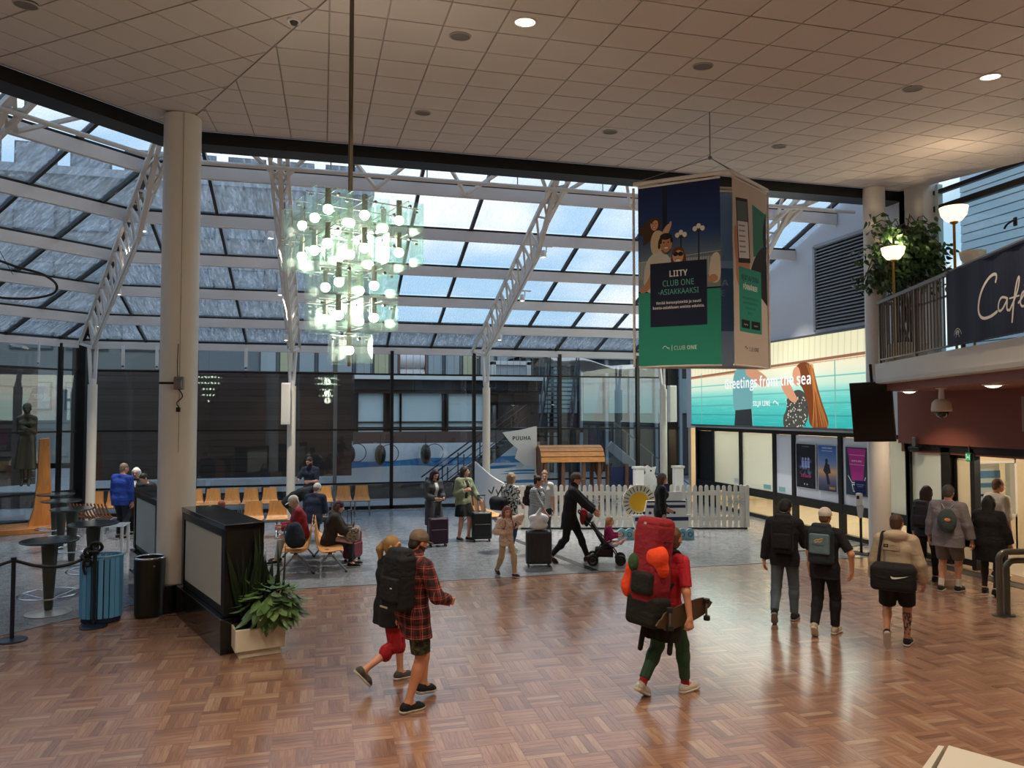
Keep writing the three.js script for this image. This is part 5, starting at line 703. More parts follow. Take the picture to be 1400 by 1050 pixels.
  // wooden play house
  const h = onH(778, 705), hz = -22.2, hp = onD(778, 640, 22.2), ph = thing('play_house', 'small wooden play house with an arched plank roof on posts inside the fence', 'play house', [hp[0], 0, hz], rad(-4)), pw = M(new THREE.Color(1, .92, .85), { map: beechTex, roughness: .5 }), pd = M(0x6b4630, { roughness: .6 });
  const ry = onD(778, 631, 22.2)[1], w2 = .95; const R = .52, ns = 9; for (let i = 0; i < ns; i++) { const a = (i + .5) / ns * Math.PI; const m = add('plank', rbox(w2 * 2 + .1, .152, .034, .008), pw, ph); m.position.set(0, ry + Math.sin(a) * R * .95 + .0, Math.cos(a) * R); m.rotation.x = -(Math.PI / 2 - a) * 1; m.rotation.x = a - Math.PI / 2 > 0 ? -(a) + Math.PI : -(a); m.rotation.x = -a; }
  for (const s of [-1, 1]) add('gable', cyl(R - .03, R - .03, .03, [s * w2, ry, 0], [0, 0, Math.PI / 2], 28), pd, ph); for (const [x, z] of [[-.85, .42], [.85, .42], [-.85, -.42], [.85, -.42], [-.3, .42], [.35, .42]]) add('house_post', box(.1, ry, .1, [x, ry / 2, z]), pd, ph); add('floor_board', box(1.9, .06, 1, [0, .35, 0]), pd, ph);
  const toy = thing('play_screen', 'dark blue play board on brown posts inside the fence', 'play board', [onD(858, 660, 22)[0], 0, -22]); add('panel', box(1.2, .62, .04, [0, 1.0, 0]), M(0x17264f, { roughness: .5 }), toy); for (const x of [-.7, -.05, .6]) add('panel_post', cyl(.06, .06, 1.4, [x, .7, .06]), pd, toy);
  const anim = thing('animal_cutout', 'white animal shaped play panel by the right roof post', 'play panel', [onD(885, 660, 21.6)[0], 0, -21.6]); add('panel', extr([[-.3, 0], [.3, 0], [.3, .9], [.22, 1.1], [.28, 1.32], [.12, 1.28], [.0, 1.36], [-.12, 1.3], [-.05, 1.12], [-.28, .9]], .04, .006), whiteMat, anim); add('spot', [cyl(.03, .03, .01, [.1, 1.2, .05], [Math.PI / 2, 0, 0], 8)], blackMat, anim);
  for (const [px, l] of [[873, 'left of the right roof post'], [927, 'right of the right roof post']]) { const b = thing('play_block', 'white upright play block ' + l + ' inside the fence', 'block', [onD(px, 660, 21.3)[0], 0, -21.3]); add('body', rbox(.3, 1.3, .2, .03, [0, .65, 0]), whiteMat, b); add('cap', rbox(.36, .08, .24, .02, [0, 1.32, 0]), pick, b); }
  // shark-fin sign
  const sp = onD(733, 640, 22.6), sg = thing('play_sign', 'white fin-shaped sign reading PUUHA on a tall white board', 'sign', [sp[0], 0, -22.6]); const yy = (py) => onD(733, py, 22.6)[1], xx = (px) => onD(px, 610, 22.6)[0] - sp[0];
  add('fin', extr([[xx(732), yy(583)], [xx(732), yy(638)], [xx(718), yy(636)], [xx(704), yy(626)], [xx(708), yy(614)], [xx(697), yy(604)], [xx(687), yy(591)], [xx(710), yy(588)]], .03, .004), whiteMat, sg);
  const tx = canvasTex(256, 80, (g, W, H) => { g.fillStyle = '#e6e2dc'; g.fillRect(0, 0, W, H); g.fillStyle = '#111'; g.font = '700 66px sans-serif'; g.textAlign = 'center'; g.fillText('PUUHA', W / 2, 62); }); const f = new THREE.PlaneGeometry(xx(727) - xx(698), (xx(727) - xx(698)) * .31); f.translate((xx(727) + xx(698)) / 2, yy(599), .036); add('lettering', f, M(0xffffff, { map: tx, roughness: .5 }), sg);
  add('board_post', box(.1, yy(583), .06, [-.02, yy(583) / 2, -.05]), whiteMat, sg); const bd = canvasTex(256, 160, (g, W, H) => { g.fillStyle = '#dfe6ea'; g.fillRect(0, 0, W, H); g.fillStyle = '#2c83b8'; for (const [y, h, x] of [[10, 14, .3], [34, 8, .2], [90, 22, .1]]) { g.beginPath(); g.moveTo(W * x, y + h); g.quadraticCurveTo(W * .6, y - 8, W, y); g.lineTo(W, y + h); g.fill(); } }); add('board', box0(xx(731) - xx(668), yy(640) - yy(668), .03, [(xx(731) + xx(668)) / 2, (yy(640) + yy(668)) / 2, -.02]), M(0xffffff, { map: bd, roughness: .6 }), sg);
}
// ---------------------------------------------------------------- right side: screen, dispenser, hand rail, white box
{
  const p = onD(1193, 563, 12.75), t = thing('wall_screen', 'black switched-off portrait screen hanging beside the right column', 'screen', p, rad(-YAW - 38)); t.rotation.order = 'YXZ'; t.rotation.x = rad(6); t.rotation.z = rad(2); add('body', rbox(.78, 1.2, .07, .01), M(0x0a0a0b, { roughness: .35 }), t); add('panel', box(.74, 1.16, .004, [0, 0, .037]), MP(0x030304, { roughness: .12 }), t); add('bracket', [box(.2, .3, .12, [0, 0, -.09]), bar([0, .1, -.1], [.0, .95, -.12], .03)], blackMat, t);
}
{
  const p = onH(1177, 757), t = thing('sanitizer_stand', 'hand sanitiser dispenser with a blue sign on a black stand before the posters', 'dispenser', p, facing(-25, 1177)); add('base', rbox(.42, .02, .3, .008, [0, .01, 0]), blackMat, t); add('pole', box(.045, 1.1, .03, [0, .56, -.02]), blackMat, t); add('dispenser', rbox(.12, .26, .11, .03, [0, 1.16, .03]), whiteMat, t); add('window', box(.05, .07, .004, [0, 1.2, .087]), blackMat, t); add('drip_tray', extr([[-.07, 0], [.07, 0], [.04, -.26], [-.04, -.26]], .03, .004, [0, 1.02, -.02]), M(0xc8c6c4), t); add('sign', rbox(.24, .3, .012, .006, [0, 1.4, -.03]), M(0x1a2c66, { roughness: .4 }), t); add('print', [box(.16, .02, .004, [0, 1.46, -.022]), box(.12, .016, .004, [0, 1.42, -.022])], M(0x7f93c8), t);
}
{
  const p = onH(1366, 842), st = M(0x77766a, { roughness: .35, metalness: .7 }), d = [Math.sin(rad(60)), -Math.cos(rad(60)) * 0], l = (a, s) => [a[0] + s * .98, 0, a[2] + s * .1];
  [[0, 'outer', .94], [.3, 'inner', .8]].forEach(([o, n, h]) => { const a = [p[0] + o * .55, 0, p[2] - o * .1 + .02], e = [a[0] + 2.4, 0, a[2] + .5], t = thing('hand_rail', 'thick grey bent pipe hand rail at the right edge, ' + n + ' one of two', 'rail', a); add('pipe', tube([[0, 0, 0], [0, h - .22, 0], [0, h - .08, 0], [.05, h - .015, .01], [.16, h, .03], [1.4, h, .28], [2.4, h, .48]], .045, 70, false, 14, .1), st, t); add('foot', cyl(.11, .11, .015, [0, .008, 0]), st, t); });
}
{
  const t = thing('white_box', 'white box top with a dark slot at the lower right corner', 'box', [0, 0, 0]); const h = 1.25, A = onH(1283, 1019, h), B = onH(1400, 1049, h), a0 = onH(1245, 1100, h); const wm = M(new THREE.Color(.62, .58, .49), { roughness: .5 });
  const quad = (p) => p.map((q) => [q[0], -q[2]]), pr = (p, y0, y1) => prism(quad(p), y0, y1); const s1 = onH(1297, 1019, h), s2 = onH(1270, 1070, h), R1 = onH(1480, 1070, h), R2 = onH(1480, 1150, h), G1 = onH(1291, 1020, h), G2 = onH(1252, 1085, h);
  add('lid', pr([A, G1, G2, onH(1236, 1085, h)].reverse(), 0, h), wm, t); add('body', pr([s1, R1, R2, onH(1262, 1085, h)].reverse(), 0, h), wm, t); add('slot', pr([G1, s1, onH(1262, 1085, h), G2].reverse(), 0, h - .04), M(0x2a2620), t);
}
// ---------------------------------------------------------------- terrace plants and lamps
function leafGeo(l, w, fold = .25, bend = .3, n = 6) {
  const pos = [], idx = []; for (let i = 0; i <= n; i++) { const u = i / n, ww = w * Math.sin(Math.PI * Math.pow(u, .75)) * .5, y = l * u, z = -bend * l * u * u; pos.push(-ww, y, z + fold * ww, 0, y, z, ww, y, z + fold * ww); } for (let i = 0; i < n; i++) { const a = i * 3; idx.push(a, a + 1, a + 3, a + 1, a + 4, a + 3, a + 1, a + 2, a + 4, a + 2, a + 5, a + 4); } const g = new THREE.BufferGeometry(); g.setAttribute('position', new THREE.Float32BufferAttribute(pos, 3)); g.setIndex(idx); const q = g.toNonIndexed(); q.computeVertexNormals(); return q;
}
const leafMat = (c) => MP(c, { roughness: .42, side: THREE.DoubleSide, specularIntensity: .6 });
{
  const o = onBalc(1238, 480, .6), b = balc(o.s, .6, 3.97), t = thing('ficus_tree', 'large potted weeping fig with plaited stems on the café terrace', 'plant', b);
  add('pot', rbox(.56, .42, .56, .03, [0, .21, 0]), M(new THREE.Color(.42, .31, .2), { roughness: .6 }), t); add('soil', cyl(.24, .24, .02, [0, .42, 0]), M(0x2a1c12), t);
  for (let k = 0; k < 7; k++) { const a = k / 7 * 6.28, r = .12 + .05 * hash(k, 2); add('stem', tube([[Math.cos(a) * r, .4, Math.sin(a) * r], [Math.cos(a + .8) * r * .8, .9, Math.sin(a + .8) * r * .8], [Math.cos(a + .3) * r, 1.5, Math.sin(a + .3) * r], [Math.cos(a) * r * 1.6, 2.3, Math.sin(a) * r * 1.6]], .022, 20, false, 6), M(0x4a3524, { roughness: .7 }), t); }
  const L = [], g0 = leafGeo(.16, .08); const d = new THREE.Object3D(); const br = [];
  for (let k = 0; k < 56; k++) { const a = k * 2.4, rad_ = .2 + .76 * Math.sqrt(hash(k, 11)), y0 = 1.7 + .9 * hash(k, 5), tip = [Math.cos(a) * rad_, 1.4 + 1.95 * hash(k, 9) * (1.12 - rad_ * .45), Math.sin(a) * rad_ * .7]; br.push(tube([[Math.cos(a) * .1, y0 - .1, Math.sin(a) * .1], [Math.cos(a) * rad_ * .55, Math.max(y0, tip[1]) + .12, Math.sin(a) * rad_ * .45], tip], .009, 8, false, 5)); for (let i = 0; i < 34; i++) { const u = .2 + .85 * rnd(); const p = [Math.cos(a) * rad_ * u + rr(-.13, .13), tip[1] * u + (y0 + .15) * (1 - u) + rr(-.16, .12), Math.sin(a) * rad_ * .75 * u + rr(-.13, .13)]; d.position.set(...p); d.rotation.set(rr(1.6, 3.2), rr(0, 6.28), rr(-.5, .5)); d.scale.setScalar(rr(.75, 1.15)); d.updateMatrix(); L.push(g0.clone().applyMatrix4(d.matrix)); } }
  add('branch', br, M(0x4a3524, { roughness: .7 }), t); add('foliage', L, leafMat(new THREE.Color(.045, .095, .030)), t).userData.kind = 'stuff';
}
{
  const opal = MP(new THREE.Color(.9, .86, .78), { emissive: new THREE.Color(1, .78, .5), emissiveIntensity: 1.5, roughness: .3, side: THREE.DoubleSide }), opalOff = MP(new THREE.Color(.68, .62, .52), { roughness: .3, side: THREE.DoubleSide }), brass = M(0xa8803a, { metalness: .9, roughness: .3 });
  const inside = (px, py, off) => { const o = onBalc(px, py, off); return balc(o.s, off, o.h); };
  const mk = (p, lit, l) => { const b = [p[0], 3.97, p[2]], H = p[1] - 3.97, t = thing('floor_lamp', l, 'lamp', b); add('pole', cyl(.022, .022, H - .1, [0, (H - .1) / 2, 0]), brass, t); add('base', lathe([[0, 0], [.17, 0], [.17, .02], [.05, .05], [0, .05]]), brass, t); add('holder', lathe([[0, H - .2], [.05, H - .18], [.07, H - .14], [0, H - .12]]), brass, t); add('lamp_shade', lathe([[.03, H - .16], [.12, H - .13], [.19, H - .04], [.215, H + .09], [.2, H + .09], [.17, H - .03], [.1, H - .11], [0, H - .12]], undefined, 32), lit ? opal : opalOff, t); add('bulb', sph(.05, [0, H + .0, 0]), lit ? MP(0xffffff, { emissive: new THREE.Color(1, .8, .55), emissiveIntensity: 6 }) : whiteMat, t);
    if (lit) { const P = new THREE.PointLight(new THREE.Color(1, .8, .55), 1.6, 0, 2); P.position.set(b[0], p[1] + .16, b[2]); P.castShadow = true; scene.add(P); } };
  mk(inside(1221, 345, .16), true, 'brass floor lamp with a lit white bowl shade before the fig tree'); mk(inside(1304, 291, .4), true, 'brass floor lamp with a lit white bowl shade right of the fig tree'); mk(onX(1330, 351, 11.2), false, 'unlit bowl floor lamp half hidden behind the café banner');
}
// ---------------------------------------------------------------- planter at the counter's end
{
  const p = onH(345, 900), t = thing('planter', 'white rectangular planter with tall snake plants and a bushy green plant', 'planter', [p[0] + .03, 0, p[2] - .27], rad(14));
  add('trough', [rbox(.6, .27, .52, .012, [0, .225, 0]), rbox(.5, .11, .44, .01, [0, .055, 0])], M(new THREE.Color(.74, .66, .53), { roughness: .5 }), t); add('soil', box(.56, .01, .48, [0, .362, 0]), M(0x22160d), t);
  const g0 = leafGeo(.24, .125, .2, .28), d = new THREE.Object3D(), lm = [[.10, .19, .06], [.14, .24, .085], [.08, .15, .05], [.18, .28, .11]].map((c) => leafMat(new THREE.Color(...c)));
  for (let k = 0; k < 150; k++) { const a = k * 2.399, el = Math.acos(1 - 1.5 * ((k + .5) / 150)), j = .78 + .26 * hash(k, 21); const cx = .17 + Math.sin(el) * Math.cos(a) * .30 * j, cy = .60 + Math.cos(el) * .26 * j, cz = .10 + Math.sin(el) * Math.sin(a) * .28 * j; d.position.set(cx, cy, cz); d.rotation.order = 'YXZ'; d.rotation.set(el * .8 + rad(78) + rr(-.35, .35), Math.PI / 2 - a + rr(-.4, .4), rr(-.3, .3)); d.scale.setScalar(rr(.7, 1.1)); d.updateMatrix(); add('leaf', g0, lm[k % 4], t).applyMatrix4(d.matrix); }
  const st = []; for (let k = 0; k < 10; k++) { const a = k * .63; st.push(tube([[.14, .36, .1], [.15 + Math.cos(a) * .1, .55, .1 + Math.sin(a) * .1], [.16 + Math.cos(a) * .2, .7, .1 + Math.sin(a) * .2]], .007, 6, false, 5)); } add('stem', st, M(0x3b5a24), t);
  const sg = leafGeo(1, .095, .35, .02, 10), sm = [[.020, .036, .018], [.030, .05, .022], [.014, .026, .014]].map((c) => leafMat(new THREE.Color(...c)));
  for (let k = 0; k < 40; k++) { const x = rr(-.2, .27), z = rr(-.24, .04), lean = 0, hgt = rr(.65, 1.24); const m = add('snake_plant_leaf', sg, sm[k % 3], t); m.position.set(x, .34, z); m.rotation.set(rr(-.12, .12), rr(0, 6.28), -x * .5 + rr(-.16, .16)); m.scale.set(1, hgt, 1); }
}
// ---------------------------------------------------------------- column device, spotlights on the trusses
{
  const p = onD(245, 524, 12.25), t = thing('cable_device', 'small grey device with dangling cables on the big column', 'device', p); add('box', rbox(.14, .2, .1, .01), greyMetal, t); add('spool', cyl(.07, .07, .1, [0, -.02, .09], [0, 0, Math.PI / 2]), greyMetal, t); add('arm', box(.22, .035, .04, [-.16, -.0, .04]), blackMat, t); add('cable', [tube([[.0, -.08, .05], [.06, -.2, .06], [-.02, -.3, .05], [.02, -.38, .04]], .008, 20), tube([[-.02, .1, .02], [-.03, .3, .0], [-.02, .6, 0]], .006, 10)], blackMat, t); add('plug', rbox(.06, .07, .05, .01, [.0, -.4, .04]), blackMat, t);
}
{
  const lit = MP(0xffffff, { emissive: new THREE.Color(1, .92, .8), emissiveIntensity: 8 });
  let src; const S = [[196, 312, -1.6, 'on the hip truss beside the big column'], [162, 399, -2.6, 'low on the hip truss left of the big column'], [136, 443, -3, 'at the foot of the hip truss'], [370, 322, 17.6, 'left of the chandelier on the second truss'], [383, 400, 20, 'lower on the second truss left of the chandelier'], [391, 462, 21.5, 'at the foot of the second truss'], [743, 348, 16.8, 'upper one on the middle truss'], [714, 408, 18.8, 'lower one on the middle truss'], [683, 462, 21.3, 'at the foot of the middle truss'], [1044, 372, 17.2, 'on the right truss beside the banners']];
  S.forEach(([px, py, D, l]) => { const p = D > 0 ? onD(px, py, D) : onD(px, py, D === -1.6 ? 17.4 : D === -2.6 ? 19.6 : 21.2); const lab = 'small white track spotlight ' + l;
    if (src) { dup(src, lab, p); return; }
    const t = src = thing('track_spotlight', lab, 'spotlight', p, 0, 'track spotlights on the trusses'); add('head', lathe([[.0, .1], [.05, .1], [.06, .06], [.075, -.06], [.07, -.07], [0, -.02]], undefined, 18), whiteMat, t); add('lamp', sph(.055, [0, -.045, 0], [1, .6, 1], 12), lit, t); add('arm', [box(.02, .14, .02, [.07, .12, 0]), box(.26, .025, .1, [.1, .2, 0])], whiteMat, t); });
  [[196, 312, 17.4, -4.6, 18, 60], [162, 399, 19.6, -4.2, 20.5, 50], [370, 322, 17.6, -.6, 15.6, 70], [383, 400, 20, 1.2, 21, 60], [743, 348, 16.8, 3.6, 16, 110], [714, 408, 18.8, 7.4, 18.6, 150], [683, 462, 21.3, 3.4, 19, 40], [1044, 372, 17.2, 9.6, 17.4, 60], [1044, 372, 17.2, 10.8, 15.9, 30]].forEach(([px, py, D, tx, tD, k]) => { const p = onD(px, py, D), L = new THREE.SpotLight(new THREE.Color(1, .93, .82), k, 0, rad(40), 1, 2); L.position.set(p[0], p[1] - .13, p[2]); L.target.position.set(tx, tx > 11 ? 1.5 : 0, -tD); L.castShadow = true; scene.add(L, L.target); });
}

{ // thin dark mobile at the left edge, small loudspeakers on two posts
  const q = [[-30, 352], [0, 358], [34, 370], [64, 378], [76, 388], [66, 398], [34, 404], [0, 405], [-30, 402]].map((v) => onD(v[0], v[1], 11)), t = thing('hanging_mobile', 'thin dark curved mobile hanging at the left edge before the glass roof', 'mobile'); add('loop', tube(q.map((v, i) => [v[0], v[1], v[2] + .25 * Math.sin(i * .8)]), .016, 60), M(0x2a2624, { roughness: .5 }), t); add('wire', bar([q[4][0] - .5, q[4][1] + .1, q[4][2]], [q[4][0] - 1.2, 7.3, q[4][2] + 2.2], .004, 5), blackMat, t);
  for (const [px, l, D] of [[391, 'second roof post', 21.7], [912, 'right roof post', 21.7]]) { const p = onD(px, 552, D), s = thing('post_speaker', 'slim white loudspeaker box on the ' + l, 'speaker', [p[0] + (px > 500 ? .12 : 0), p[1], p[2] + .1]); add('cabinet', rbox(.24, 1.15, .2, .02), M(0xe9e4da, { roughness: .45 }), s); add('grille', box(.2, 1.06, .006, [0, 0, .101]), M(0xd2ccc0, { roughness: .7 }), s); add('bracket', box(.06, .1, .16, [0, .2, -.14]), greyMetal, s); }
}
// ---------------------------------------------------------------- people: fields of tapered bones and boxes, meshed by surface nets
const add3 = (a, b, k = 1) => [a[0] + b[0] * k, a[1] + b[1] * k, a[2] + b[2] * k], sub3 = (a, b) => [a[0] - b[0], a[1] - b[1], a[2] - b[2]], dot3 = (a, b) => a[0] * b[0] + a[1] * b[1] + a[2] * b[2], len3 = (a) => Math.hypot(...a), nrm = (a) => { const l = len3(a) || 1; return [a[0] / l, a[1] / l, a[2] / l]; }, crs = (a, b) => [a[1] * b[2] - a[2] * b[1], a[2] * b[0] - a[0] * b[2], a[0] * b[1] - a[1] * b[0]], mix3 = (a, b, k) => [a[0] + (b[0] - a[0]) * k, a[1] + (b[1] - a[1]) * k, a[2] + (b[2] - a[2]) * k];
const cap = (a, b, ra, rb = ra, k = .03, clip) => ({ t: 0, a, b, ra, rb, k, clip });
const ell = (c, r, k = .02, ax, clip) => ({ t: 1, c, r, k, ax, clip });
const bxp = (c, e, r = .02, k = .02, ax, clip) => ({ t: 2, c, r: e, rd: r, k, ax, clip });
function isoMesh(prims, cell, clips = []) {
  let lo = [1e9, 1e9, 1e9], hi = [-1e9, -1e9, -1e9];
  const bd = prims.map((p) => { const m = p.k + 2.6 * cell; let a, b; if (p.t === 0) { a = [0, 1, 2].map((i) => Math.min(p.a[i] - p.ra, p.b[i] - p.rb) - m); b = [0, 1, 2].map((i) => Math.max(p.a[i] + p.ra, p.b[i] + p.rb) + m); } else { const R = p.ax ? len3(p.r) + (p.rd || 0) : 0; a = [0, 1, 2].map((i) => p.c[i] - (p.ax ? R : p.r[i] + (p.rd || 0)) - m); b = [0, 1, 2].map((i) => p.c[i] + (p.ax ? R : p.r[i] + (p.rd || 0)) + m); } for (let i = 0; i < 3; i++) { lo[i] = Math.min(lo[i], a[i]); hi[i] = Math.max(hi[i], b[i]); } return [a, b]; });
  const n = [0, 1, 2].map((i) => Math.ceil((hi[i] - lo[i]) / cell) + 1), nx = n[0], ny = n[1], nz = n[2], F = new Float32Array(nx * ny * nz).fill(9);
  prims.forEach((p, pi) => {
    const [A, B] = bd[pi], s = [0, 1, 2].map((i) => Math.max(0, Math.floor((A[i] - lo[i]) / cell))), e = [0, 1, 2].map((i) => Math.min(n[i] - 1, Math.ceil((B[i] - lo[i]) / cell)));
    let ba, bb; if (p.t === 0) { ba = sub3(p.b, p.a); bb = dot3(ba, ba) || 1e-9; }
    const ax = p.ax || [[1, 0, 0], [0, 1, 0], [0, 0, 1]];
    for (let z = s[2]; z <= e[2]; z++) for (let y = s[1]; y <= e[1]; y++) for (let x = s[0]; x <= e[0]; x++) {
      const q0 = lo[0] + x * cell, q1 = lo[1] + y * cell, q2 = lo[2] + z * cell; let d;
      if (p.t === 0) { const a0 = q0 - p.a[0], a1 = q1 - p.a[1], a2 = q2 - p.a[2]; let h = (a0 * ba[0] + a1 * ba[1] + a2 * ba[2]) / bb; h = h < 0 ? 0 : h > 1 ? 1 : h; const e0 = a0 - ba[0] * h, e1 = a1 - ba[1] * h, e2 = a2 - ba[2] * h; d = Math.sqrt(e0 * e0 + e1 * e1 + e2 * e2) - (p.ra + (p.rb - p.ra) * h); }
      else { const v0 = q0 - p.c[0], v1 = q1 - p.c[1], v2 = q2 - p.c[2], X = ax[0], Y = ax[1], Z = ax[2], l0 = X[0] * v0 + X[1] * v1 + X[2] * v2, l1 = Y[0] * v0 + Y[1] * v1 + Y[2] * v2, l2 = Z[0] * v0 + Z[1] * v1 + Z[2] * v2, R = p.r;
        if (p.t === 1) { const a0 = l0 / R[0], a1 = l1 / R[1], a2 = l2 / R[2], k0 = Math.sqrt(a0 * a0 + a1 * a1 + a2 * a2), b0 = a0 / R[0], b1 = a1 / R[1], b2 = a2 / R[2], k1 = Math.sqrt(b0 * b0 + b1 * b1 + b2 * b2) || 1e-6; d = k0 < 1e-4 ? -Math.min(R[0], R[1], R[2]) : k0 * (k0 - 1) / k1; }
        else { const g0 = Math.abs(l0) - R[0], g1 = Math.abs(l1) - R[1], g2 = Math.abs(l2) - R[2], m0 = g0 > 0 ? g0 : 0, m1 = g1 > 0 ? g1 : 0, m2 = g2 > 0 ? g2 : 0, mm = Math.max(g0, g1, g2); d = Math.sqrt(m0 * m0 + m1 * m1 + m2 * m2) + (mm < 0 ? mm : 0) - p.rd; } }
      if (p.clip) for (const c of p.clip) { const v = c.n[0] * (q0 - c.p[0]) + c.n[1] * (q1 - c.p[1]) + c.n[2] * (q2 - c.p[2]); if (v > d) d = v; }
      const o = (z * ny + y) * nx + x, c = F[o]; if (p.neg) { if (-d > c) F[o] = -d; continue; } const hh = Math.max(p.k - Math.abs(c - d), 0) / p.k; F[o] = Math.min(c, d) - hh * hh * p.k * .25;
    }
  });
  if (clips.length) for (let z = 0, o = 0; z < nz; z++) for (let y = 0; y < ny; y++) for (let x = 0; x < nx; x++, o++) if (F[o] < 1) for (const c of clips) { const v = c.n[0] * (lo[0] + x * cell - c.p[0]) + c.n[1] * (lo[1] + y * cell - c.p[1]) + c.n[2] * (lo[2] + z * cell - c.p[2]); if (v > F[o]) F[o] = v; }
  const id = new Int32Array(nx * ny * nz).fill(-1), pos = [], idx = [], sx = 1, sy = nx, sz = nx * ny;
  for (let z = 0; z < nz - 1; z++) for (let y = 0; y < ny - 1; y++) for (let x = 0; x < nx - 1; x++) {
    const o = z * sz + y * sy + x; let m = 0; if (F[o] < 0) m = 1; if (F[o + 1] < 0) m |= 2; if (F[o + sy] < 0) m |= 4; if (F[o + sy + 1] < 0) m |= 8; if (F[o + sz] < 0) m |= 16; if (F[o + sz + 1] < 0) m |= 32; if (F[o + sz + sy] < 0) m |= 64; if (F[o + sz + sy + 1] < 0) m |= 128; if (m === 0 || m === 255) continue;
    const f = [F[o], F[o + 1], F[o + sy], F[o + sy + 1], F[o + sz], F[o + sz + 1], F[o + sz + sy], F[o + sz + sy + 1]];
    let cx = 0, cy = 0, cz = 0, k = 0; for (let i = 0; i < 8; i++) for (let b = 1; b < 8; b <<= 1) { if (i & b) continue; const j = i | b; if ((f[i] < 0) !== (f[j] < 0)) { const u = f[i] / (f[i] - f[j]); cx += (i & 1) + (b === 1 ? u : 0); cy += ((i >> 1) & 1) + (b === 2 ? u : 0); cz += ((i >> 2) & 1) + (b === 4 ? u : 0); k++; } }
    id[o] = pos.length / 3; pos.push(lo[0] + (x + cx / k) * cell, lo[1] + (y + cy / k) * cell, lo[2] + (z + cz / k) * cell);
  }
  for (let z = 1; z < nz - 1; z++) for (let y = 1; y < ny - 1; y++) for (let x = 1; x < nx - 1; x++) {
    const o = z * sz + y * sy + x, a = F[o] < 0; const quad = (p, q, r, s) => { if (p < 0 || q < 0 || r < 0 || s < 0) return; a ? idx.push(p, q, r, p, r, s) : idx.push(p, r, q, p, s, r); };
    if (a !== (F[o + sx] < 0)) quad(id[o - sy - sz], id[o - sz], id[o], id[o - sy]);
    if (a !== (F[o + sy] < 0)) quad(id[o - sx - sz], id[o - sx], id[o], id[o - sz]);
    if (a !== (F[o + sz] < 0)) quad(id[o - sx - sy], id[o - sy], id[o], id[o - sx]);
  }
  return { pos, idx };
}
function isoGeo(list, colorFn, uvS) { // list of {pos, idx} -> one geometry
  const pos = [], idx = []; for (const m of list) { const b = pos.length / 3; for (const v of m.pos) pos.push(v); for (const i of m.idx) idx.push(i + b); }
  const g = new THREE.BufferGeometry(); g.setAttribute('position', new THREE.Float32BufferAttribute(pos, 3)); g.setIndex(idx); g.computeVertexNormals(); const n = pos.length / 3, N = g.attributes.normal, uv = new Float32Array(n * 2);
  for (let i = 0; i < n; i++) { uv[2 * i] = (Math.abs(N.getX(i)) > Math.abs(N.getZ(i)) ? pos[3 * i + 2] : pos[3 * i]); uv[2 * i + 1] = pos[3 * i + 1]; } g.setAttribute('uv', new THREE.BufferAttribute(uv, 2));
  if (colorFn) { const c = new Float32Array(n * 3); for (let i = 0; i < n; i++) { const k = colorFn(pos[3 * i], pos[3 * i + 1], pos[3 * i + 2]); c[3 * i] = k[0]; c[3 * i + 1] = k[1]; c[3 * i + 2] = k[2]; } g.setAttribute('color', new THREE.BufferAttribute(c, 3)); }
  return g;
}
const iso = (prims, cell, clips) => isoGeo([isoMesh(prims, cell, clips)]);
const col = (hex) => { const c = new THREE.Color(hex); return [c.r, c.g, c.b]; };
const matCache = new Map();
const foldTex = dataTex(256, 256, (x, y) => { const wx = fbm(x / 256 * 4, y / 256 * 4, 4, 2) * 2.2, q = 255 * fbm(x / 256 * 5 + wx, y / 256 * 10 + wx, 0, 3); return [q, q, q]; }, false); foldTex.repeat.set(2.2, 2.2);
const FB = { bumpMap: foldTex, bumpScale: .011 };
const cloth = (c, o = {}) => { if (!matCache.has(c)) matCache.set(c, M(c, { roughness: .85, ...FB })); return matCache.get(c); };
const skinMat = MP(0xffffff, { vertexColors: true, roughness: .55 });
function ik(a, b, l1, l2, pole) { // middle joint of a two-bone chain
  let d = sub3(b, a), L = len3(d); const mx = (l1 + l2) * .998; if (L > mx) { b = add3(a, nrm(d), mx); d = sub3(b, a); L = mx; } const u = nrm(d), x = (l1 * l1 - l2 * l2 + L * L) / (2 * L), y = Math.sqrt(Math.max(0, l1 * l1 - x * x)); const pr = nrm(sub3(pole, u.map((v) => v * dot3(pole, u)))); return [add3(add3(a, u, x), pr, y), b];
}
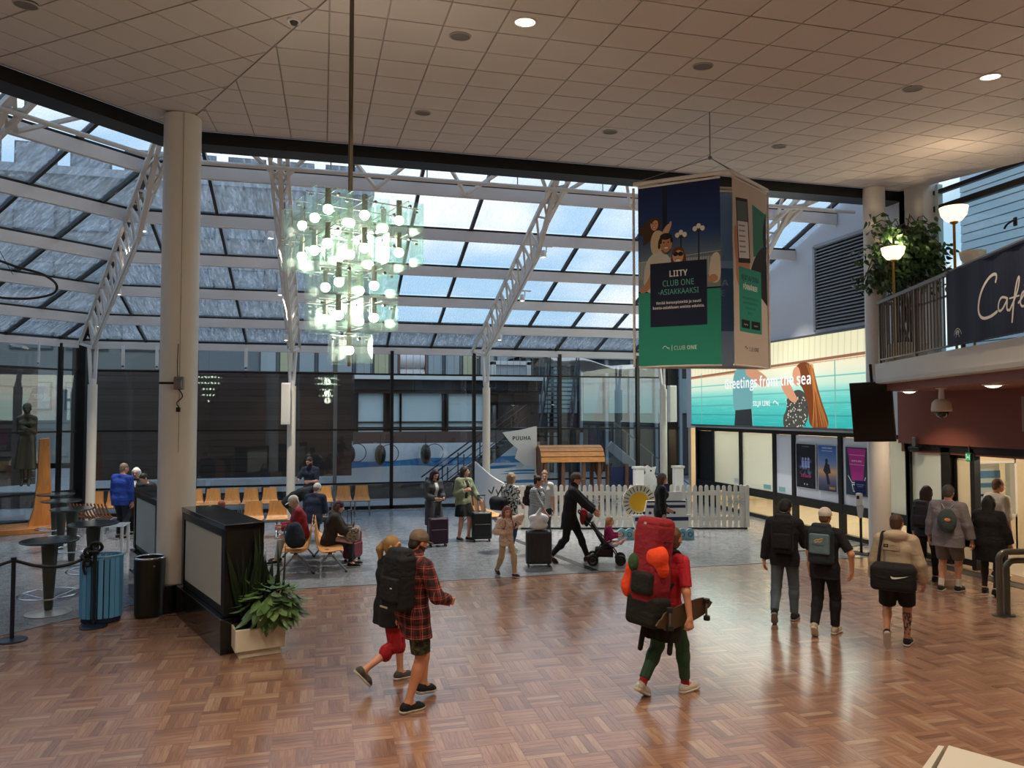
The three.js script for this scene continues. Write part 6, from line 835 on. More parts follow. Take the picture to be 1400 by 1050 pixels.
// one person: a pose in metres for a 1.75 m figure that faces +z, its clothes as shells round the same bones
function person(o) {
  const H = o.h ?? 1.72, k = H / 1.75, w = o.w ?? 1, cell = (o.cell ?? .014), fine = o.fine ?? .006, fem = o.fem ? 1 : 0;
  const g = thing('person', o.label, 'person', [o.p[0], 0, o.p[2]], o.yaw ?? 0, o.group);
  const S = (p) => [p[0] * k, p[1] * k, p[2] * k];
  const lean = rad(o.lean ?? 3), side = rad(o.side ?? 0), tw = rad(o.twist ?? 0);
  const up = (a) => nrm([Math.sin(side) * Math.cos(a), Math.cos(a), Math.sin(a)]);
  const P = S([o.hipX ?? 0, o.hip ?? .925, o.hipZ ?? 0]), d1 = up(lean * .7), d2 = up(lean), waist = add3(P, d1, .17 * k), chest = add3(waist, d2, .20 * k), neck = add3(chest, d2, .165 * k);
  const fw = nrm(sub3([Math.sin(tw), 0, Math.cos(tw)], d2.map((v) => v * dot3(d2, [Math.sin(tw), 0, Math.cos(tw)])))), rt = nrm(crs(d2, fw)); // rt = person's left (+x)
  const hy = rad(o.headYaw ?? 0), hp = rad(o.headPitch ?? 8) + lean * (o.headFollow ?? .35), hr = rad(o.headRoll ?? 0);
  const base = new THREE.Matrix4().makeRotationFromEuler(new THREE.Euler(hp, tw + hy, hr, 'YXZ')), hx = [], hyv = [], hz = []; { const e = base.elements; hx.push(e[0], e[1], e[2]); hyv.push(e[4], e[5], e[6]); hz.push(e[8], e[9], e[10]); }
  const nk = nrm([d2[0] * .6 + hyv[0] * .4 + hz[0] * .12, d2[1] * .6 + hyv[1] * .4 + hz[1] * .12, d2[2] * .6 + hyv[2] * .4 + hz[2] * .12]), hc = add3(neck, nk, .172 * k);
  const HH = (x, y, z) => { const s = k * 1.75 * (o.headS ?? 1); return [hc[0] + (hx[0] * x + hyv[0] * y + hz[0] * z) * s, hc[1] + (hx[1] * x + hyv[1] * y + hz[1] * z) * s, hc[2] + (hx[2] * x + hyv[2] * y + hz[2] * z) * s]; }, hs = k * 1.75 * (o.headS ?? 1), hax = [hx, hyv, hz], HR = (a, b, c) => [a * hs, b * hs, c * hs];
  const sw = (fem ? .158 : .182) * k * (.5 + .5 * w), hw = .09 * k;
  const sh = [1, -1].map((s) => add3(add3(neck, d2, -.055 * k), rt, s * sw)), hip = [1, -1].map((s) => add3(P, [1, 0, 0], s * hw));
  const feet = (o.feet ?? [[.1, 0, .05], [-.1, 0, -.05]]), hands = (o.hands ?? [[.25, .8, .06], [-.25, .8, .06]]);
  const legs = feet.map((f, i) => { const s = i ? -1 : 1, pitch = rad(f[3] ?? 0), yaw = rad(f[4] ?? s * 8), F = [Math.sin(yaw) * Math.cos(pitch), -Math.sin(pitch), Math.cos(yaw) * Math.cos(pitch)], R = [Math.cos(yaw), 0, -Math.sin(yaw)], U = crs(F, R), A0 = S([f[0], f[1] + .085, f[2]]); const pole = f[5] ?? [s * .12, 0, 1]; const [kn, an] = ik(hip[i], A0, .43 * k, .43 * k, pole); return { hip: hip[i], kn, an, F, R, U: U.map((v) => v) }; });
  const arms = hands.map((h, i) => { const s = i ? -1 : 1, T = S(h), pole = o.elbows?.[i] ?? [s * .45, -.25, -1]; const [el, wr] = ik(sh[i], T, .305 * k, .255 * k, pole); return { sh: sh[i], el, wr, s }; });
  // --- body
  const T = (s, x) => add3(s, rt, x), ww = .75 + .25 * w, skin = [];
  const torso = (e, kk = .05) => { const r = []; for (const s of [1, -1]) { r.push(cap(T(P, s * .072 * k * w), T(waist, s * .058 * k * w), .094 * k * w + e, (fem ? .076 : .086) * k * w + e, kk)); r.push(cap(T(waist, s * .058 * k * w), T(chest, s * .078 * k * ww), (fem ? .076 : .086) * k * w + e, .098 * k * ww + e, kk)); r.push(cap(T(chest, s * .078 * k * ww), add3(T(neck, s * .09 * k), d2, -.045 * k), .098 * k * ww + e, .056 * k + e, kk)); r.push(cap(add3(T(neck, s * sw * .92), d2, -.055 * k), add3(T(neck, s * .02 * k), d2, .0), .05 * k + e, .05 * k + e, kk)); } if (fem) for (const s of [1, -1]) r.push(ell(add3(T(add3(chest, d2, .0), s * .07 * k), fw, .085 * k), [.062 * k + e, .06 * k + e, .055 * k + e], .05)); return r; };
  const seg = (L, e0, e1 = e0, kk = .03) => [cap(L.hip, L.kn, .082 * k * w + e0, .055 * k * ww + e1, kk), cap(L.kn, L.an, .054 * k * ww + e1, .036 * k + e1, kk), ell(add3(mix3(L.kn, L.an, .3), nrm(sub3(L.kn, add3(L.an, L.F, .3))).map((v) => v), 0), [.052 * k * ww + e1, .1 * k, .056 * k * ww + e1], .03)];
  skin.push(...torso(0)); legs.forEach((L) => { skin.push(...seg(L, 0)); skin.push(cap(L.an, add3(add3(L.an, L.F, .13 * k), L.U, -.045 * k), .035 * k, .028 * k)); });
  arms.forEach((A) => { skin.push(cap(A.sh, A.el, .05 * k * ww, .04 * k * ww, .04), cap(A.el, A.wr, .041 * k * ww, .027 * k, .03)); }); skin.push(cap(add3(neck, d2, -.02), HH(0, -.02, -.012), .056 * k, .052 * k, .03));
  const head = [ell(HH(0, .013, -.009), HR(.0425, .05, .053), .01, hax), ell(HH(0, -.012, .012), HR(.0365, .051, .042), .02, hax), ell(HH(0, -.044, .02), HR(.024, .018, .026), .02, hax), cap(HH(0, .004, .05), HH(0, -.015, .0605), .0045 * hs, .008 * hs, .012), ell(HH(0, .015, .042), HR(.028, .008, .012), .015, hax), cap(HH(0, -.03, -.02), add3(neck, nk, .01), .03 * hs, .032 * hs, .02), ell(HH(0, -.036, .05), HR(.013, .006, .007), .008, hax), ell(HH(0, -.014, .058), HR(.011, .006, .008), .008, hax)];
  for (const s of [1, -1]) { head.push(ell(HH(s * .0435, -.006, -.004), HR(.006, .018, .011), .008, hax)); const e = ell(HH(s * .0165, .004, .0525), HR(.0095, .006, .008), .004, hax); e.neg = 1; head.push(e); }
  const hm = []; arms.forEach((A, i) => { // hands: palm, four fingers, thumb
    const d = nrm(sub3(A.wr, A.el)), cu = o.curl?.[i] ?? .55; let pn = o.palm?.[i] ?? [-A.s, 0, .15]; pn = nrm(sub3(pn, d.map((v) => v * dot3(pn, d)))); const ac = crs(d, pn).map((v) => v * (A.s)); const hk = k * (o.handS ?? 1), at = (u, a, n) => add3(add3(add3(A.wr, d, u * hk), ac, a * hk), pn, n * hk); const pr = [];
    for (const a of [-.024, -.008, .008, .024]) pr.push(cap(at(.0, a * .55, 0), at(.085, a * 1.15, .004), .016 * hk, .0125 * hk, .012));
    [[-.031, .066], [-.0105, .078], [.0105, .082], [.031, .072]].forEach(([a, L], j) => { const c = cu * (1.15 - j * .08), a1 = c * .9, a2 = c * 2.0; const b0 = at(.085, a, .004), b1 = at(.085 + Math.cos(a1) * L * .5, a, .004 + Math.sin(a1) * L * .5), b2 = at(.085 + Math.cos(a1) * L * .5 + Math.cos(a2) * L * .55, a * .95, .004 + Math.sin(a1) * L * .5 + Math.sin(a2) * L * .55); pr.push(cap(b0, b1, .0098 * hk, .0088 * hk, .004), cap(b1, b2, .0088 * hk, .0075 * hk, .004)); });
    pr.push(cap(at(.015, .026, .004), at(.058, .05, .02), .0145 * hk, .011 * hk, .01), cap(at(.058, .05, .02), at(.09, .046, .036), .0105 * hk, .0085 * hk, .004)); pr.push(cap(add3(A.wr, d, -.05 * k), at(.01, 0, 0), .029 * k, .026 * k, .015)); hm.push(isoMesh(pr, Math.max(.0045, fine * .8)));
  });
  const sc = col(o.skin ?? 0xd9a084), lip = col(o.lips ?? 0xb06a5c), eyes = [1, -1].map((s) => HH(s * .0165, .004, .047)), mouth = HH(0, -.036, .053), beard = o.beard ? col(o.beard) : null, brow = col(o.brow ?? 0x4a3222), tat = o.tattoo !== undefined ? legs[o.tattoo] : null;
  const colorFn = (x, y, z) => { const p = [x, y, z], l = sub3(p, hc), a = dot3(l, hx) / hs, b = dot3(l, hyv) / hs, c = dot3(l, hz) / hs; if (Math.abs(a) < .06 && Math.abs(b) < .08 && Math.abs(c) < .08) { if (c > .03 && Math.abs(b + .036) < .006 && Math.abs(a) < .014) return lip; if (c > .034 && Math.abs(b - .018) < .0035 && Math.abs(a) > .007 && Math.abs(a) < .027) return brow; if (c > .034 && Math.abs(b - .004) < .006 && Math.abs(Math.abs(a) - .0165) < .009) return Math.abs(Math.abs(a) - .0165) < .0045 ? [.03, .02, .018] : [.62, .55, .5]; if (beard && b < -.018 && c > -.012 && !(Math.abs(a) < .012 && Math.abs(b + .036) < .006)) return beard; if (o.stubble && ((b > .02 && c < .03) || (b > -.015 && c < -.01))) return col(o.stubble); }
    if (tat) { const u = dot3(sub3(p, tat.kn), nrm(sub3(tat.an, tat.kn))); if (len3(sub3(p, mix3(tat.kn, tat.an, .5))) < .26 && u > .08 && u < .36 && vnoise(x * 60, y * 38) > .45) return [.05, .05, .06]; } return sc; };
  const body = new THREE.Mesh(isoGeo([isoMesh(skin, cell), isoMesh(head, fine), ...hm], colorFn), skinMat); body.name = 'body'; body.castShadow = body.receiveShadow = true; g.add(body);
  // --- clothes
  const th = o.top ? (o.top.th ?? .012) : 0;
  const limb = (a, b, c, r0, r1, r2, f, e, kk) => { const out = [], e0 = f <= .5 ? mix3(a, b, f * 2) : b; out.push(cap(a, e0, r0 + e, (f <= .5 ? r0 + (r1 - r0) * f * 2 : r1) + e, kk, f <= .5 ? [{ n: nrm(sub3(b, a)), p: e0 }] : undefined)); if (f > .5) { const e1 = mix3(b, c, (f - .5) * 2); out.push(cap(b, e1, r1 + e, r1 + (r2 - r1) * (f - .5) * 2 + e, kk, [{ n: nrm(sub3(c, b)), p: e1 }])); } return out; };
  if (o.bottom) {
    const b = o.bottom, e = b.th ?? .012, pr = [], f = b.len ?? .96; for (const s of [1, -1]) pr.push(cap(T(P, s * .07 * k * w), T(waist, s * .06 * k * w), .094 * k * w + e, .09 * k * w + e, .05));
    if (b.skirt) { const dn = add3(P, [0, -1, 0], b.skirt * k); for (const s of [1, -1]) { const kn = mix3(legs[s > 0 ? 0 : 1].hip, legs[s > 0 ? 0 : 1].kn, b.skirt / .45); pr.push(cap(T(P, s * .07 * k), [kn[0] + s * .02, dn[1], kn[2]], .1 * k + e, .125 * k + e, .06)); } add('skirt', iso(pr, cell, [{ n: [0, -1, 0], p: dn }, { n: d1, p: add3(waist, d1, .03) }]), cloth(b.c), g); }
    else { legs.forEach((L) => { const fl = b.flare ?? 0; const a = f <= .5 ? mix3(L.hip, L.kn, f * 2) : L.kn; pr.push(cap(L.hip, a, .084 * k * w + e, (f <= .5 ? .084 * w + (.056 - .084 * w) * f * 2 : .056) * k + e + fl, .025, f <= .5 ? [{ n: nrm(sub3(L.kn, L.hip)), p: a }] : undefined)); if (f > .5) { const c = mix3(L.kn, L.an, (f - .5) * 2); pr.push(cap(L.kn, c, .056 * k + e + fl, (.05 - .012 * (f - .5) * 2) * k + e + fl * .6, .025, [{ n: nrm(sub3(L.an, L.kn)), p: c }])); pr.push({ ...seg(L, 0, e)[2] }); } }); const gm = isoMesh(pr, cell, [{ n: d1, p: o.top ? add3(P, d1, .03 * k) : add3(waist, d1, .02) }]); add(b.name ?? (f < .75 ? 'shorts' : 'trousers'), isoGeo([gm]), b.map ? M(0xffffff, { roughness: .85, map: b.map, ...FB }) : cloth(b.c), g); }
  }
  if (o.top) {
    const tp = o.top, pr = torso(th), f = tp.sleeve ?? .96, hem = (tp.hem ?? .12) * k, fl = tp.flare ?? .0; const dn = add3(P, d1, -hem);
    for (const s of [1, -1]) { const L = legs[s > 0 ? 0 : 1], u = hem > .2 ? Math.min(1, hem / (.43 * k)) : 0, q = mix3(L.hip, L.kn, u), tgt = hem > .2 ? [q[0] * .8, dn[1], q[2] * .85] : T(dn, s * .075 * k * w); pr.push(cap(T(P, s * .075 * k * w), tgt, .098 * k * w + th, .1 * k * w + th + fl, .05)); }
    if (f > 0) arms.forEach((A) => pr.push(...limb(A.sh, A.el, A.wr, .056 * k * ww, .046 * k * ww, .036 * k, f, th * 1.0, .03))); if (tp.collar) pr.push(cap(add3(neck, d2, -.02), add3(neck, nk, .05 * k), .066 * k + th, .06 * k + th, .02)); if (tp.hood) { const hd = add3(add3(neck, fw, -.07 * k), d2, .01); pr.push(ell(hd, [.15 * k, .075 * k, .08 * k], .03, [rt, d2, fw]), ell(add3(neck, d2, .02), [.095 * k, .05 * k, .09 * k], .03, [rt, d2, fw])); }
    const cl = [{ n: d1.map((v) => -v), p: dn }]; if (!tp.collar && !tp.hood) cl.push({ n: nk, p: add3(neck, nk, .028 * k) }); if (tp.open) { }
    add(tp.name ?? 'shirt', isoGeo([isoMesh(pr, cell, cl)]), tp.map ? M(0xffffff, { roughness: .85, map: tp.map, ...FB }) : cloth(tp.c), g);
    if (tp.front) { const fr = torso(th + .005).map((q) => ({ ...q })); const wd = .045 * k; add('undershirt', iso(fr, cell, [{ n: rt, p: add3(chest, rt, wd) }, { n: rt.map((v) => -v), p: add3(chest, rt, -wd) }, { n: fw.map((v) => -v), p: add3(chest, fw, .03) }, { n: d2, p: add3(neck, d2, -.03) }, { n: d1.map((v) => -v), p: add3(P, d1, -.02) }]), cloth(tp.front), g); }
  }
  if (o.shoe !== null) legs.forEach((L) => { const c = o.shoe?.c ?? 0x1b1a1a, ax = [L.R, L.U, L.F], at = (x, y, z) => add3(add3(add3(L.an, L.R, x * k), L.U, y * k), L.F, z * k); const pl = { n: L.U.map((v) => -v), p: at(0, -.062, 0) }; const pr = [cap(at(0, -.035, -.045), at(0, -.045, .12), .04 * k, .042 * k, .02), cap(at(0, -.045, .12), at(0, -.052, .165), .042 * k, .03 * k, .02), cap(at(0, -.03, -.02), at(0, .02, -.015), .044 * k, .042 * k, .02, [{ n: L.U, p: at(0, .012, 0) }]), cap(at(0, -.02, 0), at(0, -.045, .1), .04 * k, .035 * k, .02)]; const s = add('shoe', iso(pr, Math.min(.009, cell), [pl]), cloth(c), g); add('sole', iso([cap(at(0, -.062, -.045), at(0, -.062, .12), .044 * k, .046 * k, .02), cap(at(0, -.062, .12), at(0, -.062, .168), .046 * k, .033 * k, .02)], Math.min(.008, cell), [{ n: L.U, p: at(0, -.056, 0) }, { n: L.U.map((v) => -v), p: at(0, -.084, 0) }]), cloth(o.shoe?.sole ?? 0xd8d2c8), s); });
  if (o.socks) legs.forEach((L) => add('sock', iso([cap(add3(L.an, L.U, -.02), mix3(L.an, L.kn, .32), .043 * k, .046 * k, .02, [{ n: nrm(sub3(L.kn, L.an)), p: mix3(L.an, L.kn, .3) }])], .009), cloth(o.socks), g));
  // --- hair and headgear
  const hcl = (n, p) => ({ n: nrm([0, 1, 2].map((i) => hx[i] * n[0] + hyv[i] * n[1] + hz[i] * n[2])), p: HH(...p) });
  if (o.hair) { const hr = o.hair, pr = [], st = hr.style ?? 'short', v = o.cap ? .94 : hr.vol ?? 1; const face = [hcl([0, -.55, 1], [0, .026, .036])];
    pr.push(ell(HH(0, .016, -.012), HR(.0475 * v, .054 * v, .0565 * v), .01, hax, face)); if (st === 'long' || st === 'bob') for (const s of [1, -1]) pr.push(cap(HH(s * .038, .02, -.01), HH(s * .043, -.025, -.016), .018 * hs * v, .02 * hs * v, .02));
    pr.push(ell(HH(0, -.02, -.034), HR(.04 * v, .036, .026 * v), .02, hax));
    if (st === 'long') { const bk = add3(HH(0, -.05, -.048), [0, -1, 0], (hr.len ?? .2) * k); for (const s of [1, -1, 0]) pr.push(cap(HH(s * .03, -.01, -.03), add3(add3(bk, hx, s * .055 * k), d2, .0), .03 * hs, (hr.tip ?? .028) * hs, .03)); if (hr.front) for (const s of [1, -1]) pr.push(cap(HH(s * .046, .0, .01), add3(HH(s * .05, -.07, .02), [0, -1, 0], .12 * k), .016 * hs, .016 * hs, .02)); }
    if (st === 'bob') { for (const s of [1, -1]) pr.push(cap(HH(s * .038, .01, -.015), HH(s * .042, -.05, -.012), .024 * hs * v, .022 * hs * v, .02)); pr.push(cap(HH(0, .0, -.04), HH(0, -.055, -.035), .034 * hs * v, .03 * hs * v, .02)); }
    if (st === 'pony') { const b = HH(0, .012, -.064); pr.push(ell(b, HR(.018, .018, .018), .02, hax), cap(b, HH(0, -.03, -.088), .018 * hs, .026 * hs, .01), cap(HH(0, -.03, -.088), HH(.008, -.09, -.082), .027 * hs, .016 * hs, .01), ell(HH(.012, -.045, -.1), HR(.018, .022, .018), .01, hax)); }
    if (st === 'bun') pr.push(ell(HH(0, .05, -.05), HR(.024, .024, .024), .01, hax));
    add('hair', iso(pr, Math.max(.006, fine)), M(hr.c, { roughness: .65 }), g); }
  if (o.cap) { const c = o.cap, dir = c.back ? -1 : 1, pr = [ell(HH(0, .018, -.008), HR(.0505, .057, .0605), .01, hax, [hcl([0, -1, .16], [0, c.beanie ? -.004 : .006, 0])])]; const hat = add('cap', iso(pr, .006), cloth(c.c), g); if (!c.beanie) add('brim', iso([ell(HH(0, .017, dir * .062), HR(.036, .006, .036), .01, hax, [hcl([0, 0, -dir], [0, 0, dir * .036])])], .005), cloth(c.brim ?? c.c), hat); }
  if (o.glasses) { const fr = []; for (const s of [1, -1]) fr.push(xf(new THREE.TorusGeometry(.0115 * hs, .0016 * hs, 6, 20), [0, 0, 0])); const gl = add('glasses', fr.map((q, i) => { const m = new THREE.Matrix4().makeBasis(V(...hx), V(...hyv), V(...hz)); q.applyMatrix4(m); q.translate(...HH((i ? -1 : 1) * .0165, .004, .054)); return q; }), blackMat, g); }
  return { g, P, waist, chest, neck, d2, fw, rt, k, arms, legs, HH, hc, sh };
}
// things carried: built in the bearer's own frame so that they sit on the body
const carry = (name, label, cat, q, group) => thing(name, label, cat, [q.g.position.x, 0, q.g.position.z], q.g.rotation.y, group);
function backpack(q, label, c, o = {}) {
  const t = carry('backpack', label, 'backpack', q), k = q.k, w = (o.w ?? .15) * k, hh = (o.h ?? .23) * k, d = (o.d ?? .085) * k, up = o.up ?? 0, ax = [q.rt, q.d2, q.fw], off = (o.off ?? .125) * k;
  const at = (x, y, z) => add3(add3(add3(q.chest, q.rt, x * k), q.d2, (y + up) * k), q.fw, z * k - off);
  add('pack', iso([bxp(at(0, -.06, -.06), [w - .05, hh - .05, d - .045], .045, .04, ax), bxp(at(0, .07, -.05), [w * .75 - .04, hh * .6, d * .75 - .03], .04, .05, ax)], .010), cloth(c), t);
  add('front_pocket', iso([bxp(at(0, o.py ?? -.12, -.06 - (o.d ?? .085)), [w * .78 - .02, hh * (o.pf ?? .42) - .02, .012], .025, .02, ax)], .008), cloth(o.pc ?? c), t);
  for (const s of [1, -1]) { const r = .105 * k, fx = (a) => a; const pts = [at(s * .075, .12, -.01), add3(add3(q.sh[s > 0 ? 0 : 1], q.rt, -s * .065 * k), q.d2, .078 * k), add3(add3(add3(q.chest, q.rt, s * .105 * k), q.fw, .135 * k), q.d2, .05 * k), add3(add3(add3(q.chest, q.rt, s * .15 * k), q.fw, .085 * k), q.d2, -.12 * k), at(s * .13, -.22, .0)]; add('strap', xf(tube(pts, .014, 30, false, 6), [0, 0, 0]), cloth(o.sc ?? c), t); }
  add('grab_loop', tube([at(-.04, .2, -.03), at(0, .235, -.04), at(.04, .2, -.03)], .008, 10), cloth(c), t);
  return { t, at, ax };
}
function suitcase(label, p, yaw, c, o = {}) {
  const t = thing('suitcase', label, 'suitcase', p, yaw), w = o.w ?? .42, h = o.h ?? .62, d = o.d ?? .25, m = MP(c, { roughness: o.r ?? .45 }), y0 = .06;
  add('shell', rbox(w, h, d, .05, [0, y0 + h / 2, 0], undefined, 4), m, t); if (o.ribs) for (let i = 0; i < 6; i++) add('rib', rbox(.02, h * .8, .014, .006, [-w * .36 + i * w * .145, y0 + h / 2, d / 2]), m, t); else add('front_pocket', rbox(w * .84, h * .48, .03, .014, [0, y0 + h * .33, d / 2 + .008]), m, t);
  add('zip_band', rbox(w + .006, h + .006, .02, .05, [0, y0 + h / 2, d * .12]), M(0x1a1a1c, { roughness: .4 }), t); for (const [x, z] of [[-1, -1], [1, -1], [-1, 1], [1, 1]]) add('wheel', xf(cyl(.028, .028, .024, [0, 0, 0], [0, 0, Math.PI / 2], 14), [x * (w / 2 - .05), .028, z * (d / 2 - .05)]), blackMat, t); add('grip', tube([[-.06, y0 + h, 0], [-.05, y0 + h + .025, 0], [.05, y0 + h + .025, 0], [.06, y0 + h, 0]], .01, 14), blackMat, t);
  if (o.handle) { const hh = o.handle; for (const s of [-1, 1]) add('handle_tube', bar([s * .08, y0 + h - .02, -d * .3], [s * .08, y0 + h + hh, -d * .3], .007), o.hc ?? greyMetal, t); add('handle', rbox(.2, .03, .03, .012, [0, y0 + h + hh, -d * .3]), blackMat, t); }
  return t;
}
// ---------------------------------------------------------------- cloth prints
const plaidTex = canvasTex(256, 256, (g) => { g.fillStyle = '#5a1418'; g.fillRect(0, 0, 256, 256); g.fillStyle = 'rgba(20,10,12,.6)'; for (const x of [0, 128]) { g.fillRect(x, 0, 44, 256); g.fillRect(0, x, 256, 44); } g.fillStyle = 'rgba(216,176,150,.5)'; for (const x of [64, 192]) { g.fillRect(x + 14, 0, 10, 256); g.fillRect(0, x + 14, 256, 10); } g.fillStyle = 'rgba(190,60,60,.5)'; for (const x of [52, 180]) { g.fillRect(x, 0, 10, 256); g.fillRect(0, x, 256, 10); } }, true); plaidTex.repeat.set(5, 5);
const camoTex = dataTex(256, 256, (x, y) => { const n = fbm(x / 256 * 8, y / 256 * 8, 8, 3); return n < .40 ? [30, 30, 22] : n < .48 ? [62, 66, 40] : n < .54 ? [44, 46, 32] : [96, 84, 58]; }); camoTex.repeat.set(2.2, 2.2);
const stripeTex = canvasTex(64, 64, (g) => { g.fillStyle = '#cfd0cf'; g.fillRect(0, 0, 64, 64); g.fillStyle = '#2a2f38'; g.fillRect(0, 0, 64, 26); }, true); stripeTex.repeat.set(1, 34);
const floralTex = canvasTex(256, 256, (g) => { g.fillStyle = '#d9c6b4'; g.fillRect(0, 0, 256, 256); for (let i = 0; i < 70; i++) { g.fillStyle = ['#8e4a45', '#5c6a58', '#b98a6a', '#c2767a'][i % 4]; g.beginPath(); g.arc(hash(i, 1) * 256, hash(i, 2) * 256, 7, 0, 7); g.fill(); } }, true); floralTex.repeat.set(4, 4);
const leafTex = canvasTex(256, 256, (g) => { g.fillStyle = '#e2ded2'; g.fillRect(0, 0, 256, 256); g.fillStyle = '#17181a'; for (let i = 0; i < 40; i++) { g.save(); g.translate(hash(i, 3) * 256, hash(i, 4) * 256); g.rotate(hash(i, 5) * 6); g.beginPath(); g.ellipse(0, 0, 36, 8, 0, 0, 7); g.fill(); g.restore(); } }, true); leafTex.repeat.set(3, 3);
const checkTex = canvasTex(128, 128, (g) => { g.fillStyle = '#8d8577'; g.fillRect(0, 0, 128, 128); for (let i = 0; i < 40; i++) { g.fillStyle = ['#3b352e', '#6d6458', '#b9ad9a', '#7e4a42'][i % 4]; g.fillRect(hash(i, 6) * 128, hash(i, 7) * 128, 26, 14); } }, true); checkTex.repeat.set(5, 5);
// ---------------------------------------------------------------- the people
const gp = (px, py) => onH(px, py), N = .010, NF = .0045;
{ // pair in front
  const man = person({ label: 'bearded man in a grey cap, red plaid shirt and camouflage shorts with a black backpack', p: gp(563, 966), yaw: facing(128, 563), h: 1.8, w: 1.02, cell: N, fine: NF, headYaw: -6, headPitch: 22, lean: 3, hip: .915, feet: [[.09, .05, .22, 10], [-.09, 0, -.12, 2]], hands: [[.20, 1.06, .34], [-.22, 1.03, .30]], elbows: [[.6, -.5, -.7], [-.6, -.5, -.7]], skin: 0xc98a68, beard: 0x4a2f20, hair: { c: 0x2c1d14 }, cap: { c: 0x6a5a4c }, top: { map: plaidTex, c: 0xffffff, sleeve: .93, hem: .22, th: .022, flare: .02, collar: 1 }, bottom: { map: camoTex, c: 0xffffff, len: .43, th: .028, flare: .01 }, shoe: { c: 0x15161a, sole: 0xb8b0a2 } });
  const b = backpack(man, 'black roll-top backpack worn by the man in the plaid shirt', 0x101113, { w: .165, h: .27, d: .1, up: .02 }); add('reflector', bxg(b, .07, -.30, -.175, [.06, .008, .004]), M(0xb5aa98), b.t); add('label_patch', bxg(b, -.06, -.1, -.195, [.014, .006, .004]), M(0xd8d8d6), b.t); add('roll_top', xf(tube([b.at(-.14, .19, -.05), b.at(0, .2, -.06), b.at(.14, .19, -.05)], .04, 14), [0, 0, 0]), cloth(0x121315), b.t);
  person({ label: 'woman with a blonde ponytail in a black top and red capri trousers', p: gp(530, 936), yaw: facing(116, 538), h: 1.66, fem: 1, w: 1.1, cell: N, fine: NF, headYaw: -42, headPitch: 4, lean: 3, hip: .9, feet: [[.08, 0, .2, 4], [-.09, .17, -.34, 48]], hands: [[.24, .84, .16], [-.26, .84, .02]], skin: 0xd79c80, hair: { c: 0xa07a4c, style: 'pony', vol: .99 }, top: { c: 0x0f0f11, sleeve: .3, hem: .2, th: .018, flare: .01 }, bottom: { c: 0xa81724, len: .57, th: .02, name: 'capri_trousers' }, shoe: { c: 0x4f4c48, sole: 0xcfc9be } });
}
function bxg(b, x, y, z, e) { const g = new THREE.BoxGeometry(e[0] * 2, e[1] * 2, e[2] * 2), a = b.ax; g.applyMatrix4(new THREE.Matrix4().makeBasis(V(...a[0]), V(...a[1]), V(...a[2]))); g.translate(...b.at(x, y, z)); return g; }
